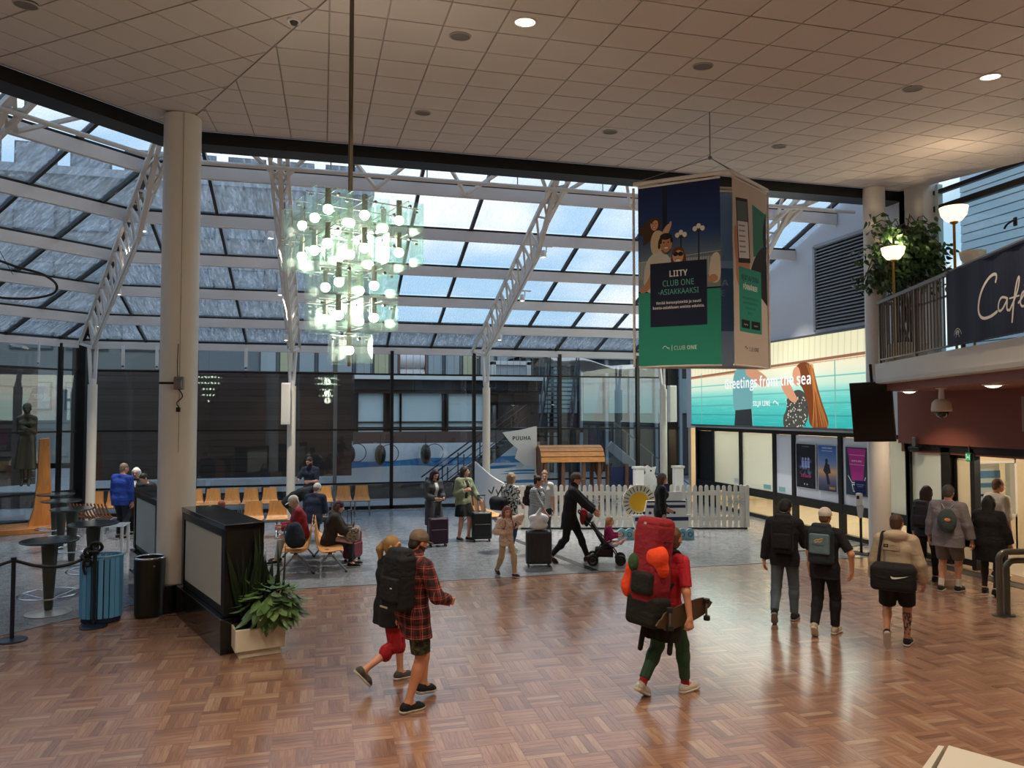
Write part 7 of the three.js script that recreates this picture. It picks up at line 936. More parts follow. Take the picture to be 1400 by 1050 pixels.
{ // hiker with the huge red rucksack and a longboard
  const q = person({ label: 'bearded hiker in a red t-shirt and green trousers carrying a huge rucksack and a longboard', p: gp(910, 950), yaw: facing(140, 906), h: 1.8, cell: N, fine: NF, headYaw: -18, headPitch: 10, lean: 9, hip: .91, feet: [[.09, .06, -.26, 30], [-.08, 0, .22, -4]], hands: [[.3, .78, .06], [-.34, .83, -.02]], elbows: [[.4, -.2, -1], [-.6, -.2, -.8]], curl: [.8, 1], skin: 0xcf9070, hair: { c: 0x5b3a22, style: 'bob' }, beard: 0x5b3a22, top: { c: 0xb3182a, sleeve: .42, hem: .12, th: .015 }, bottom: { c: 0x2f5238, len: .93, th: .016 }, socks: 0xa02228, shoe: { c: 0xd8d2c6, sole: 0xe2dccf } });
  const t = carry('rucksack', 'huge dark red trekking rucksack hung with orange bags on the hiker\'s back', 'backpack', q), at = (x, y, z) => add3(add3(add3(q.chest, q.rt, x), q.d2, y), q.fw, z - .14), ax = [q.rt, q.d2, q.fw], cr = cloth(0x8a1626), or_ = cloth(0xf04a1e), bk = cloth(0x16120f), gn = cloth(0x2f4a2c);
  add('pack', iso([bxp(at(0, .12, -.13), [.10, .30, .07], .08, .04, ax), bxp(at(0, -.2, -.12), [.10, .12, .07], .07, .05, ax)], .011), cr, t); add('lid', iso([bxp(at(0, .44, -.12), [.10, .03, .08], .07, .03, ax)], .01), cr, t); add('side_bag', iso([ell(at(-.12, .14, -.2), [.13, .13, .1], .03, ax), ell(at(-.16, .02, -.16), [.08, .09, .08], .04, ax)], .01), or_, t); add('side_bag', iso([ell(at(.2, -.04, -.2), [.07, .12, .08], .03, ax), ell(at(.22, -.2, -.2), [.085, .13, .09], .04, ax)], .01), or_, t); add('dark_bag', iso([bxp(at(-.02, -.14, -.25), [.09, .07, .02], .05, .03, ax)], .01), bk, t); add('lower_bag', iso([bxp(at(0, -.42, -.12), [.15, .1, .08], .06, .03, ax)], .011), bk, t); add('net_bag', iso([ell(at(.12, .05, -.26), [.08, .1, .06], .02, ax)], .009), gn, t); add('bottle', iso([cap(at(.22, .06, -.12), at(.21, .22, -.12), .04, .04, .01), cap(at(.21, .22, -.12), at(.21, .26, -.12), .028, .028, .01)], .008), cloth(0x1e5a5c), t); add('tag', bxg({ at, ax }, .17, .34, -.23, [.025, .045, .006]), cloth(0xe07a2a), t); add('jacket', iso([cap(add3(q.P, q.rt, .07), add3(add3(q.P, q.rt, .08), q.d2, -.34), .125, .135, .05), cap(add3(q.P, q.rt, -.07), add3(add3(q.P, q.rt, -.08), q.d2, -.34), .125, .135, .05)], .012, [{ n: [0, 1, 0], p: add3(q.P, q.d2, .1) }, { n: [0, -1, 0], p: add3(q.P, q.d2, -.33) }]), bk, t); add('jacket_sleeve', iso([cap(add3(add3(q.P, q.rt, .1), q.fw, -.16), add3(add3(add3(q.P, q.rt, .13), q.fw, -.18), q.d2, -.46), .035, .028, .02), cap(add3(add3(q.P, q.rt, -.16), q.fw, -.06), add3(add3(add3(q.P, q.rt, -.18), q.fw, -.08), q.d2, -.44), .035, .028, .02)], .01), bk, t); for (const [x, y, z, c] of [[.1, .3, -.235, 0x1a1a1c], [-.1, .3, -.235, 0x1a1a1c], [.0, .24, -.24, 0x1a1a1c]]) add('compression_strap', bxg({ at, ax }, x, y - .1, z, [.01, .2, .004]), bk, t); add('buckle', bxg({ at, ax }, 0, .4, -.232, [.03, .016, .008]), bk, t); add('emblem', bxg({ at, ax }, .02, .47, -.268, [.018, .012, .003]), cloth(0xd8d2cc), t);
  for (const s of [1, -1]) { add('strap', tube([at(s * .09, .2, .0), add3(add3(q.sh[s > 0 ? 0 : 1], q.rt, -s * .06), q.d2, .085), add3(add3(q.chest, q.rt, s * .11), q.fw, .14), add3(add3(q.chest, q.rt, s * .15), q.fw, .07), at(s * .13, -.2, .0)].map((v) => v), .02, 24), bk, t); add('compression_strap', tube([at(s * .16, .3, -.03), at(s * .2, .3, -.14), at(s * .12, .3, -.25)], .006, 10), bk, t); }
  const A = q.arms[1], lb = carry('longboard', 'dark wooden longboard held under the hiker\'s right arm', 'skateboard', q), bd = [], c0 = add3(A.wr, [0, -.02, .04]); for (let i = 0; i <= 20; i++) { const u = i / 20 * 2 - 1; bd.push([u * .46, .105 * Math.pow(1 - Math.pow(Math.abs(u), 3), .5) * (Math.abs(u) > .72 ? .62 : 1)]); } const out = [...bd, ...bd.slice().reverse().map((v) => [v[0], -v[1]])]; const gd = extr(out, .014, .002, [0, 0, 0], [0, Math.PI / 2, 0]); gd.rotateX(rad(-6)); gd.translate(c0[0] + .075, c0[1] + .05, c0[2] - .02); add('deck', gd, M(0x4d3a28, { roughness: .6 }), lb); for (const s of [-.3, .3]) { add('truck', xf(cyl(.012, .012, .2, [0, 0, 0]), [c0[0] + .05, c0[1] + .05, c0[2] + s]), greyMetal, lb); for (const y of [-.09, .09]) add('wheel', xf(cyl(.034, .034, .045, [0, 0, 0]), [c0[0] + .045, c0[1] + .05 + y, c0[2] + s]), M(0x1c1b20), lb); }
}
{ // two men walking away
  const a = person({ label: 'dark-haired man in a black jacket and grey jeans looking down', p: gp(1074, 850), yaw: facing(172, 1074), h: 1.75, cell: N, fine: NF, headYaw: -14, headPitch: 26, hip: .925, feet: [[.11, .1, -.26, 46], [-.1, 0, .14, 0]], hands: [[.29, .84, .02], [-.16, 1.2, .32]], skin: 0xc48a6a, hair: { c: 0x1c1512, vol: 1.03 }, top: { c: 0x17151a, sleeve: .96, hem: .12, th: .026, collar: 1 }, bottom: { c: 0x57636c, len: .97, th: .018 }, shoe: { c: 0x17151a, sole: 0x9a9288 } });
  backpack(a, 'black backpack on the man in the black jacket', 0x0f1014, { w: .15, h: .24, off: .135 });
  const b = person({ label: 'man in a white cap and black t-shirt walking away', p: gp(1129, 868), yaw: facing(166, 1129), h: 1.71, w: 1.02, cell: N, fine: NF, headYaw: -6, hip: .92, feet: [[.09, .08, -.22, 42], [-.09, 0, .14, 0]], hands: [[.24, .82, .12], [-.34, .9, .06]], elbows: [[.4, -.2, -1], [-.9, -.2, -.5]], skin: 0xcf9474, hair: { c: 0x6a4326 }, cap: { c: 0xcfc6bb }, top: { c: 0x131316, sleeve: .42, hem: .14, th: .018 }, bottom: { c: 0x131214, len: .97, th: .02 }, shoe: { c: 0xb9ab98, sole: 0xd8cfbf } });
  const p = backpack(b, 'grey-blue backpack with a yellow print on the man in the white cap', 0x1d2a33, { w: .165, h: .24, pc: 0x5f7880, py: -.02, pf: .55, sc: 0x6f8288 }); const f = new THREE.PlaneGeometry(.14, .11); f.rotateY(Math.PI); f.applyMatrix4(new THREE.Matrix4().makeBasis(...p.ax.map((v) => V(...v)))); f.translate(...p.at(0, .03, -.197)); add('print', f, MP(0xffffff, { map: canvasTex(128, 96, (g) => { g.fillStyle = '#5f7880'; g.fillRect(0, 0, 128, 96); g.strokeStyle = '#d9b23a'; g.lineWidth = 9; g.lineJoin = 'round'; g.beginPath(); g.moveTo(14, 62); g.quadraticCurveTo(40, 30, 64, 42); g.quadraticCurveTo(90, 22, 116, 24); g.moveTo(22, 74); g.lineTo(60, 58); g.quadraticCurveTo(86, 70, 104, 48); g.stroke(); }), roughness: .8 }), p.t);
}
{ // man in a cream hooded sweater with a sports bag
  const a = person({ label: 'short-haired man in a cream hooded sweater and black shorts with a tattooed calf', p: gp(1228, 884), yaw: facing(176, 1228), h: 1.7, w: 1.12, cell: N, fine: NF, headYaw: -10, headPitch: 10, hip: .915, feet: [[.11, .14, -.24, 62], [-.1, 0, .12, 0]], hands: [[.30, .86, .1], [-.31, .86, .08]], skin: 0xc88b6c, hair: { c: 0x4a3020, vol: .985 }, top: { c: 0xb9a68e, sleeve: .97, hem: .14, th: .024, hood: 1, name: 'hooded_sweater' }, bottom: { c: 0x0f0e10, len: .46, th: .034, flare: .01 }, tattoo: 1, shoe: { c: 0x141315, sole: 0xcfc6ba } });
  const t = carry('sports_bag', 'black sports bag with a white swoosh slung behind the man in the cream sweater', 'bag', a), ax = [a.rt, a.d2, a.fw], at = (x, y, z) => add3(add3(add3(a.P, a.rt, x), a.d2, y), a.fw, z); add('bag', iso([bxp(at(.02, .02, -.26), [.2, .1, .06], .06, .03, ax), bxp(at(.02, .1, -.22), [.18, .05, .05], .05, .03, ax)], .01), cloth(0x0c0c0e), t); add('strap', tube([at(.2, .12, -.2), add3(at(.17, .42, -.16), [0, 0, 0]), add3(add3(a.sh[0], a.d2, .095), a.rt, -.05), add3(add3(a.chest, a.fw, .16), a.rt, -.02), at(-.2, .1, .1), at(-.22, .1, -.16)], .018, 40), cloth(0x111113), t);
  const sw = new THREE.Shape(); sw.moveTo(-.10, .004); sw.quadraticCurveTo(-.105, -.035, -.06, -.03); sw.quadraticCurveTo(-.0, -.02, .1, .02); sw.quadraticCurveTo(-.02, -.008, -.06, -.008); sw.quadraticCurveTo(-.085, -.01, -.10, .004); const sg = new THREE.ExtrudeGeometry(sw, { depth: .004, bevelEnabled: false }); sg.rotateY(Math.PI); sg.applyMatrix4(new THREE.Matrix4().makeBasis(...ax.map((v) => V(...v)))); sg.translate(...at(-.06, .05, -.384)); add('swoosh', sg, M(0xe8e6e2), t);
  const pr = new THREE.PlaneGeometry(.19, .08); pr.rotateY(Math.PI); pr.applyMatrix4(new THREE.Matrix4().makeBasis(...ax.map((v) => V(...v)))); pr.translate(...add3(add3(add3(a.chest, a.rt, .05), a.d2, .03), a.fw, -.131 * 1.09)); const pm = add('print', pr, MP(0xffffff, { map: canvasTex(190, 80, (g) => { g.fillStyle = '#b9a68e'; g.fillRect(0, 0, 190, 80); g.fillStyle = '#151316'; g.fillRect(8, 8, 56, 44); g.fillStyle = '#8c8478'; g.fillRect(22, 20, 28, 18); g.fillStyle = '#4a4038'; for (const [y, w] of [[16, 60], [28, 90], [40, 70], [58, 100]]) g.fillRect(74, y, w, 4); }), roughness: .85 }), a.g);
}
{ // group at the doors
  const a = person({ label: 'woman with long brown hair and black trousers near the right column', p: gp(1268, 795), yaw: facing(158, 1268), h: 1.7, fem: 1, cell: .012, feet: [[.08, .03, -.14, 16], [-.09, 0, .12, 0]], skin: 0xcf9474, hair: { c: 0x3a2118, style: 'long', len: .3 }, top: { c: 0x232a33, sleeve: .9, hem: .1, th: .02 }, bottom: { c: 0x100f12, len: .97 }, shoe: { c: 0x121112, sole: 0x2a2826 } }); backpack(a, 'dark backpack on the woman with long brown hair', 0x1b1c22, { w: .15, h: .2, up: -.05 });
  const b = person({ label: 'grey-haired man in a loose grey sweater and grey shorts with bare calves', p: gp(1298, 809), yaw: facing(160, 1298), h: 1.78, w: 1.18, cell: .012, headYaw: -4, feet: [[.11, 0, -.05, 0], [-.1, 0, .1, 0]], hands: [[.33, .82, .08], [-.35, .8, .06]], skin: 0xc58c70, hair: { c: 0x4b4540, vol: 1.05 }, top: { c: 0x7a7478, sleeve: .95, hem: .18, th: .034, flare: .01 }, bottom: { c: 0x69625a, len: .47, th: .035 }, socks: 0xcfc8bc, shoe: { c: 0x17161a, sole: 0xa8a096 } });
  const d = carry('drawstring_bag', 'dark drawstring bag with an orange print on the man in the grey sweater', 'bag', b), at = (x, y, z) => add3(add3(add3(b.chest, b.rt, x), b.d2, y), b.fw, z - .17); add('bag', iso([ell(at(-.06, -.12, -.04), [.15, .2, .06], .03, [b.rt, b.d2, b.fw])], .011), cloth(0x3c4646), d); add('cord', [tube([at(-.02, .08, -.03), add3(add3(b.sh[0], b.d2, .1), b.rt, -.06)], .006, 12), tube([at(-.1, .08, -.03), add3(add3(b.sh[1], b.d2, .1), b.rt, .06)], .006, 12)], cloth(0xb9b2a6), d); add('print', iso([ell(at(-.09, -.1, -.1), [.05, .03, .006], .01, [b.rt, b.d2, b.fw])], .006), cloth(0xd08a5a), d);
  const c = person({ label: 'dark-haired woman in a long black top and black tights with a shoulder bag', p: gp(1354, 812), yaw: facing(165, 1354), h: 1.62, fem: 1, w: 1.22, cell: .012, feet: [[.1, 0, .05, 0], [-.14, .03, -.2, 24]], hands: [[.3, .85, .14], [-.32, .84, .1]], skin: 0xc98f72, hair: { c: 0x120d0c, style: 'long', len: .2, vol: 1.06 }, top: { c: 0x121012, sleeve: .9, hem: .34, th: .03, flare: .02 }, bottom: { c: 0x2c1f1c, len: .98, th: .003, name: 'tights' }, shoe: { c: 0x121112, sole: 0x1c1a19 } });
  const e = carry('shoulder_bag', 'black shoulder bag with brown handles beside the woman in black', 'bag', c), bt = (x, y, z) => add3(add3(add3(c.P, c.rt, x), c.d2, y), c.fw, z); add('bag', iso([bxp(bt(.27, .06, -.02), [.05, .12, .15], .05, .03, [c.rt, c.d2, c.fw])], .011), cloth(0x17120f), e); add('handle', tube([bt(.27, .2, .1), add3(add3(c.sh[0], c.d2, .085), c.rt, -.02), bt(.26, .2, -.1)], .01, 24), cloth(0x6a3a2e), e); add('tag', box(.04, .06, .01, bt(.33, .16, .0)), cloth(0xd8d4cc), e);
  person({ label: 'short-haired man in a pale shirt going through the doors', p: [gp(1378, 796)[0] + .1, 0, gp(1378, 796)[2] - .3], yaw: facing(130, 1369), h: 1.8, w: 1.1, cell: .013, headYaw: -14, skin: 0xc98a6c, hair: { c: 0x6a4a34, vol: .985 }, top: { c: 0xd0c6b6, sleeve: .6, hem: .14, th: .026 }, bottom: { c: 0x2a2a30, len: .97 } });
}
{ // middle distance
  person({ label: 'grey-haired woman in a black jacket walking to the right before the ship cutout', p: gp(903, 756), yaw: facing(98, 903), h: 1.7, fem: 1, cell: .013, headYaw: 4, feet: [[.08, 0, .16, 0], [-.08, .04, -.2, 24]], hands: [[.2, .95, .2], [-.24, .85, .05]], skin: 0xd19a80, hair: { c: 0x5a4a40, style: 'bob', vol: 1.08 }, top: { c: 0x121214, sleeve: .95, hem: .14, th: .026, front: 0xb9b4ae }, bottom: { c: 0x1b1b20, len: .97 } });
  const m = person({ label: 'man in a brown cap and black coat pushing the pushchair', p: gp(778, 769), yaw: facing(88, 778), h: 1.84, w: 1.04, cell: .013, headPitch: 10, lean: 10, hip: .885, feet: [[.08, 0, .36, -6], [-.08, .05, -.34, 30]], hands: [[.2, .98, .5], [-.2, .98, .5]], curl: [1, 1], skin: 0xcf9a80, hair: { c: 0x3a2a20 }, cap: { c: 0x5b4a3c }, top: { c: 0x101014, sleeve: .97, hem: .24, th: .03, collar: 1, name: 'coat' }, bottom: { c: 0x0f0f12, len: .97 }, shoe: { c: 0x3a2018, sole: 0x6a4a3a } });
  // pushchair with a girl
  const u = gp(826, 771), yw = facing(90, 826), t = thing('pushchair', 'dark folding pushchair with black wheels and a red blanket roll', 'pushchair', [u[0], 0, u[2]], yw); const fr = M(0x1b1a1c, { roughness: .4 });
  for (const s of [-.2, .2]) { add('frame_tube', tube([[s, .12, .3], [s, .38, .12], [s, .62, -.12], [s, 1.0, -.46]], .014, 24), fr, t); add('frame_tube', tube([[s, .12, -.22], [s, .4, -.02], [s, .48, .14]], .013, 16), fr, t); add('wheel', [xf(new THREE.TorusGeometry(.085, .028, 10, 24), [0, 0, 0], [0, Math.PI / 2, 0]).translate(s * 1.12, .11, -.22), xf(cyl(.05, .05, .03, [0, 0, 0], [0, 0, Math.PI / 2]), [s * 1.12, .11, -.22])], blackMat, t); add('wheel', [xf(new THREE.TorusGeometry(.08, .028, 10, 24), [0, 0, 0], [0, Math.PI / 2, 0]).translate(s * .8, .105, .32), xf(cyl(.05, .05, .03, [0, 0, 0], [0, 0, Math.PI / 2]), [s * .8, .105, .32])], blackMat, t); }
  add('handle', tube([[-.2, 1.0, -.46], [-.16, 1.04, -.5], [.16, 1.04, -.5], [.2, 1.0, -.46]], .016, 16), fr, t); add('seat', iso([bxp([0, .40, .1], [.16, .012, .14], .02, .02), bxp([0, .6, -.12], [.16, .22, .01], .02, .02, [[1, 0, 0], [0, .86, -.5], [0, .5, .86]])], .012), cloth(0x1a171d), t); add('canopy', iso([ell([0, .86, -.3], [.19, .14, .12], .02, undefined, [{ n: nrm([0, -.5, .85]), p: [0, .84, -.27] }])], .012), cloth(0x16151a), t); add('basket', iso([bxp([0, .24, 0], [.15, .06, .16], .02, .02)], .014), cloth(0x221218), t); add('blanket', iso([cap([-.12, 1.0, -.4], [.12, 1.0, -.4], .075, .07, .03), ell([0, .9, -.42], [.16, .14, .06], .05)], .012), cloth(0xa8182e), t);
  person({ label: 'small fair-haired girl in a pink top riding in the pushchair', p: [u[0], 0, u[2]], yaw: yw, h: 1.0, cell: .011, fine: .005, headS: 1.32, hip: .78, hipZ: .12, lean: 6, feet: [[.09, .72, .62, -50], [-.09, .70, .58, -50]], hands: [[.2, 1.02, .52], [-.2, 1.0, .5]], skin: 0xe0ac94, hair: { c: 0xa87c4e, style: 'long', len: .16 }, top: { c: 0x9a1f5e, sleeve: .95, hem: .1, th: .016 }, bottom: { c: 0xb9aab0, len: .9 }, shoe: { c: 0xc79a9e, sole: 0xd8c8c4 } });
  // woman with the dark case, her friend, and the blond person with the black bag
  const w1 = person({ label: 'woman in a black and white striped shirt pulling a dark grey suitcase', p: gp(733, 757), yaw: facing(62, 733), h: 1.66, fem: 1, w: 1.14, cell: .013, headYaw: 16, hands: [[.24, .84, .1], [-.1, .9, .32]], curl: [.5, 1], skin: 0xcc947c, hair: { c: 0x2c1a18, style: 'bun' }, glasses: 1, top: { map: stripeTex, c: 0xffffff, sleeve: .7, hem: .14, th: .02 }, bottom: { c: 0x8f9094, len: .97, th: .018 }, shoe: { c: 0xb9b4ae, sole: 0xd8d4cc } });
  backpack(w1, 'dark patterned backpack on the woman in the striped shirt', 0x2a1518, { w: .14, h: .18 });
  suitcase('large ribbed dark grey suitcase with a white plastic bag on top', [gp(739, 776)[0], 0, gp(739, 776)[2] - .13], facing(6, 739), 0x2b2c2f, { w: .5, h: .64, d: .28, ribs: 1, r: .4 });
  { const p = gp(739, 776), b = thing('plastic_bag', 'crumpled white plastic carrier bag lying on the dark grey suitcase', 'bag', [p[0], .705, p[2] - .13]); const pr = []; for (let i = 0; i < 14; i++) pr.push(ell([(hash(i, 1) - .5) * .26, .09 + hash(i, 2) * .2, (hash(i, 3) - .5) * .14], [.06 + .05 * hash(i, 4), .07, .06], .03)); pr.push(ell([0, .08, 0], [.19, .08, .11], .04), cap([-.05, .25, 0], [.04, .42, 0], .05, .02, .04)); add('bag', iso(pr, .011), MP(0xdcdde0, { roughness: .35 }), b); }
  person({ label: 'smiling woman in a white t-shirt half hidden behind the man in the black coat', p: [gp(752, 752)[0] + .1, 0, gp(752, 752)[2] - .7], yaw: facing(-20, 752), h: 1.68, fem: 1, cell: .014, headYaw: 20, skin: 0xd8a48a, hair: { c: 0x8a6a4a, style: 'bun' }, top: { c: 0xd2d0cc, sleeve: .42, hem: .1 }, bottom: { c: 0x2a3a2e, len: .97 } });
  const bl = person({ label: 'blond person in a leaf-print white top and blue jeans facing the fence', p: gp(697, 752), yaw: facing(140, 697), h: 1.68, cell: .013, headYaw: -30, feet: [[.1, 0, .16, 0], [-.1, 0, -.06, 0]], hands: [[.25, .86, .12], [-.22, 1.0, .2]], skin: 0xd6a28a, hair: { c: 0x9a8062, style: 'bob', vol: 1.06 }, top: { map: leafTex, c: 0xffffff, sleeve: .6, hem: .14, th: .022 }, bottom: { c: 0x3a4a63, len: .95 }, shoe: { c: 0xd8d4cc, sole: 0xe2ded6 } });
  { const t = carry('duffel_bag', 'black duffel bag on the blond person\'s shoulder', 'bag', bl), at = (x, y, z) => add3(add3(add3(bl.chest, bl.rt, x), bl.d2, y), bl.fw, z); add('bag', iso([cap(at(.2, -.2, -.26), at(.05, -.22, -.3), .13, .13, .04), bxp(at(.1, -.24, -.26), [.14, .08, .06], .05, .04)], .013), cloth(0x131318), t); add('strap', tube([at(.2, -.1, -.22), add3(add3(bl.sh[0], bl.d2, .085), bl.rt, -.03), at(-.02, -.05, .14), at(-.1, -.12, -.2)], .014, 24), cloth(0x131318), t); }
  // girl
  const gl = person({ label: 'girl in a floral jacket and beige leggings walking with a pink backpack', p: gp(692, 787), yaw: facing(30, 692), h: 1.3, fem: 0, w: .86, cell: .011, fine: .005, headS: 1.14, headYaw: -16, headPitch: 14, hip: .89, feet: [[.09, 0, .26, -4], [-.09, .03, -.3, 22]], hands: [[.32, 1.24, .06], [-.12, 1.08, .2]], elbows: [[1, .2, -.2], [-1, -.4, -.2]], skin: 0xd9a288, hair: { c: 0x7a4a34, style: 'long', len: .1, front: 1 }, top: { map: floralTex, c: 0xffffff, sleeve: .95, hem: .14, th: .024 }, bottom: { c: 0xb49a7c, len: .97, th: .012, name: 'leggings' }, shoe: { c: 0x2a1c20, sole: 0xcfc6bc } }); backpack(gl, 'pink backpack on the girl in beige leggings', 0xb0606a, { w: .15, h: .2, d: .08 });
  // green jacket and grey cardigan
  const gr = person({ label: 'dark-haired woman in a pale green jacket and short black dress', p: gp(633, 739), yaw: facing(38, 633), h: 1.74, fem: 1, cell: .013, headYaw: 40, headPitch: 2, feet: [[.1, 0, .08, 0], [-.09, 0, -.04, 0]], hands: [[.3, .96, .26], [-.1, 1.2, .2]], curl: [1, .7], skin: 0xd39c82, hair: { c: 0x24150f, style: 'long', len: .26 }, top: { c: 0x8a9272, sleeve: .96, hem: .1, th: .028, front: 0x131214 }, bottom: { c: 0x121114, skirt: .34, len: .4 }, shoe: { c: 0x1b1a1c, sole: 0xb8b2a8 } }); backpack(gr, 'black backpack on the woman in the green jacket', 0x141416, { w: .13, h: .18 });
  suitcase('black soft suitcase with a white tag beside the woman in the green jacket', [gp(660, 741)[0], 0, gp(660, 741)[2] - .12], facing(8, 660), 0x15171b, { w: .46, h: .62, handle: .38 });
  const gy = person({ label: 'dark-haired woman in a long grey cardigan looking down at her phone', p: gp(592, 741), yaw: facing(30, 592), h: 1.7, fem: 1, cell: .013, headPitch: 34, hands: [[.12, 1.06, .3], [-.1, 1.06, .3]], skin: 0xd09a82, hair: { c: 0x2a1714, style: 'long', len: .2, front: 1 }, top: { c: 0x3c3d42, sleeve: .96, hem: .5, th: .03, flare: .02, front: 0xcfccc8, name: 'cardigan' }, bottom: { c: 0x17171a, len: .97 } }); backpack(gy, 'black backpack on the woman in the grey cardigan', 0x121214, { w: .14, h: .2 });
  { const t = carry('phone', 'dark mobile phone in the hands of the woman in the grey cardigan', 'phone', gy); add('case', rbox(.075, .012, .15, .005, [.01, 1.06 * gy.k, .38 * gy.k], [.5, 0, 0]), blackMat, t); add('screen', box(.066, .003, .135, [.01, 1.066 * gy.k, .38 * gy.k + .003], [.5, 0, 0]), MP(0x0a0c12, { roughness: .1 }), t); }
  suitcase('dark purple soft suitcase before the woman in the grey cardigan', [gp(600, 748)[0], 0, gp(600, 748)[2] - .12], facing(12, 600), 0x351a30, { w: .44, h: .58, handle: .35 });
}
{ // seating area
  person({ label: 'bearded man in a navy t-shirt standing behind the seats', p: gp(424, 716), yaw: facing(-24, 424), h: 1.82, cell: .013, headPitch: 26, headYaw: -10, hands: [[.12, 1.12, .34], [-.2, 1.16, .36]], skin: 0xc99274, beard: 0x2c1c16, hair: { c: 0x2c1c16, vol: .985 }, top: { c: 0x1a2033, sleeve: .44, hem: .16 }, bottom: { c: 0x171a26, len: .97 } });
  person({ label: 'person in a black quilted jacket and olive trousers bending far forward', p: gp(403, 738), yaw: facing(70, 403), h: 1.76, w: 1.06, cell: .013, lean: 66, hip: .88, hipZ: -.12, headPitch: 30, headFollow: .7, feet: [[.12, 0, -.02, 0], [-.12, 0, .06, 0]], hands: [[.2, .62, .6], [-.2, .66, .56]], elbows: [[.8, .3, -.5], [-.8, .3, -.5]], skin: 0xc89478, hair: { c: 0x1a1412 }, top: { c: 0x15171a, sleeve: .97, hem: .1, th: .042, collar: 1, name: 'quilted_jacket' }, bottom: { c: 0x4f4a36, len: .97, th: .022 } });
  const c1 = person({ label: 'seated man in a cream cap and red jacket looking at his hands', p: [seatA[0], 0, seatA[1] - 1.12], yaw: -Math.PI / 2 + .1, h: 1.72, cell: .013, lean: 14, hip: .56, hipZ: -.1, headPitch: 26, feet: [[.12, 0, .42, 0], [-.12, 0, .38, 0]], hands: [[.1, .72, .34], [-.1, .74, .34]], skin: 0xd4a088, hair: { c: 0xb9b2a8 }, cap: { c: 0xcfc8b8 }, top: { c: 0x8c1a28, sleeve: .96, hem: .06, th: .03, front: 0x22222a }, bottom: { c: 0xb9b2a4, len: .96, th: .018 } });
  const c2 = person({ label: 'seated woman in a purple knitted cap and brown jacket holding a patterned bag', p: [seatB[0] + .04, 0, seatB[1] - .56], yaw: Math.PI / 2 - .08, h: 1.64, fem: 1, w: 1.2, cell: .013, lean: 16, hip: .56, hipZ: -.06, headPitch: 10, feet: [[.12, 0, .44, 0], [-.12, 0, .4, 0]], hands: [[.14, .76, .46], [-.1, .76, .46]], skin: 0xd09a84, hair: { c: 0x5a3a34, style: 'bob' }, cap: { c: 0x4a2432, beanie: 1 }, top: { c: 0x2e2620, sleeve: .95, hem: .1, th: .04, hood: 1 }, bottom: { c: 0x221e20, len: .96 }, shoe: { c: 0x1b1a1c, sole: 0xc8c2b8 } });
  { const t = carry('handbag', 'patterned grey and brown handbag on the lap of the woman in the knitted cap', 'bag', c2); add('bag', iso([bxp([0, .64, .4], [.17, .08, .08], .05, .03)], .011), M(0xffffff, { map: checkTex, roughness: .8 }), t); add('handle', tube([[-.12, .74, .4], [-.08, .84, .42], [.08, .84, .42], [.12, .74, .4]], .012, 20), cloth(0x2a211c), t); }
  suitcase('dark red suitcase with raised handle beside the seated woman in the knitted cap', [gp(482, 768)[0], 0, gp(482, 768)[2] - .1], facing(60, 470), 0x6e1224, { w: .4, h: .56, d: .24, handle: .4, hc: blackMat });
  { const p = [seatA[0] - .12, 0, seatA[1] + .12], t = thing('backpack', 'dark blue-grey backpack standing on the plywood seats by the tall plants', 'backpack', [p[0] + .1, .465, p[2] - .12], rad(30)); add('pack', iso([ell([0, .2, 0], [.19, .2, .14], .04), ell([0, .34, -.02], [.15, .15, .11], .05), ell([.03, .13, .1], [.13, .11, .08], .03)], .012), cloth(0x1b2530), t); add('strap', [tube([[-.1, .44, -.1], [-.12, .3, -.18], [-.1, .1, -.12]], .016, 14), tube([[.1, .44, -.1], [.12, .3, -.18], [.1, .1, -.12]], .016, 14)], cloth(0x77808a), t); add('grab_loop', tube([[-.03, .5, -.04], [0, .54, -.05], [.03, .5, -.04]], .008, 8), cloth(0x1b2530), t); }
  person({ label: 'seated person in a navy coat and pale cap with back to the viewer', p: [gp(428, 745)[0], 0, gp(428, 745)[2] - .2], yaw: facing(150, 428), h: 1.7, w: 1.05, cell: .014, lean: 12, hip: .6, headPitch: 20, feet: [[.12, 0, .4, 0], [-.12, 0, .36, 0]], hands: [[.14, .76, .36], [-.14, .76, .36]], skin: 0xd0a088, hair: { c: 0x6a5a4a }, cap: { c: 0xcfcbc0, beanie: 1 }, top: { c: 0x1b2136, sleeve: .95, hem: .14, th: .035 }, bottom: { c: 0x1b1c22, len: .96 } });
  person({ label: 'child with ginger hair behind the near partition counter', p: [onD(302, 700, 17.6)[0], 0, -17.6], yaw: facing(150, 302), h: 1.08, w: .9, cell: .013, headS: 1.2, hip: .9, skin: 0xd8a48c, hair: { c: 0x8a4a2c, style: 'bob' }, top: { c: 0x3a2a56, sleeve: .9, hem: .12 }, bottom: { c: 0x2a2c3a, len: .96 } });
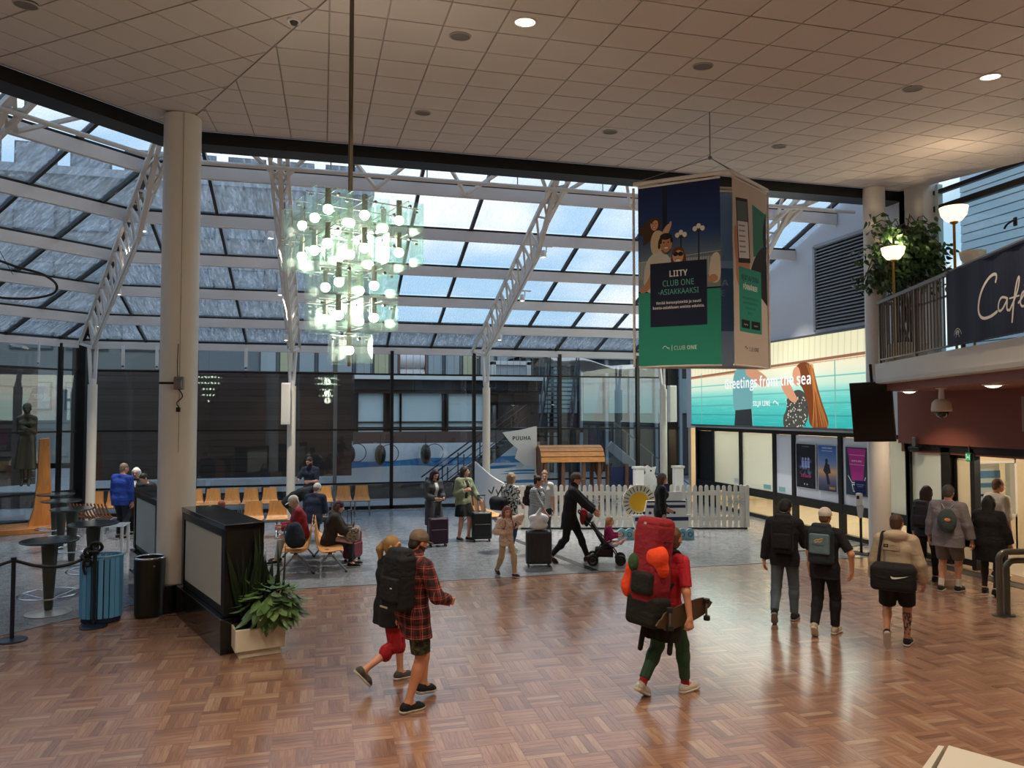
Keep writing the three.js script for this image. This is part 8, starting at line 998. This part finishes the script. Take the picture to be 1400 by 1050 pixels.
  person({ label: 'grey-haired man in a bright blue sweater behind the far counter', p: [onD(166, 670, 19.6)[0], 0, -19.6], yaw: facing(140, 166), h: 1.8, w: 1.12, cell: .014, headYaw: -20, headPitch: 14, skin: 0xc98e74, hair: { c: 0x6e5f52 }, top: { c: 0x1a3a8e, sleeve: .96, hem: .14, th: .03 }, bottom: { c: 0x22242c, len: .97 } });
  person({ label: 'white-haired woman in a black and white jacket facing the man in blue', p: [onD(187, 670, 20.1)[0], 0, -20.1], yaw: facing(-20, 187), h: 1.66, fem: 1, cell: .014, headPitch: 14, skin: 0xd6a48e, hair: { c: 0xd8d2c8, style: 'bob', vol: 1.06 }, glasses: 1, top: { c: 0x1b1b1f, sleeve: .95, hem: .14, th: .028, front: 0xd0ccc6 }, bottom: { c: 0x1a1a1e, len: .97 } });
  person({ label: 'person in a dark coat with a red scarf half hidden by the big column', p: [onD(208, 670, 19.3)[0], 0, -19.3], yaw: facing(-50, 208), h: 1.66, cell: .015, headPitch: 30, lean: 20, hip: .9, skin: 0xc99a84, hair: { c: 0x1b1614 }, top: { c: 0x1d1820, sleeve: .96, hem: .16, th: .035, front: 0x6a1a24 }, bottom: { c: 0x17171a, len: .97 } });
}
{ // bronze figure leaning before its stele
  const p = onH(42, 728), z = p[2] - .12; const q = person({ label: 'x', p: [p[0] - .18, 0, z], yaw: rad(10), h: 2.02, fem: 1, w: .86, cell: .013, headPitch: 4, hip: .935, feet: [[.06, 0, .03, 40], [-.06, 0, .0, 40]], hands: [[.02, 1.2, .19], [-.02, 1.12, .2]], elbows: [[.3, -.6, -.5], [-.3, -.6, -.5]], hair: { c: 0x3a3222, style: 'short' }, top: null, bottom: { c: 0x3a3222, skirt: .62, len: .4, th: -.012 }, shoe: null });
  q.g.name = 'bronze_statue'; q.g.userData = { label: 'green-brown bronze statue of a standing figure with folded arms on the wooden stele', category: 'statue' }; const br = M(new THREE.Color(.10, .088, .055), { metalness: .75, roughness: .42 }); q.g.children.forEach((m) => { m.material = br; if (m.geometry.attributes.color) m.geometry.deleteAttribute('color'); if (m.name === 'body') m.name = 'figure'; if (m.name === 'skirt') m.name = 'robe'; }); q.g.position.y = 1.22;
  add('bracket', box(.14, .08, .3, [0, .05, -.16]), br, q.g);
}
renderer.render(scene, camera);
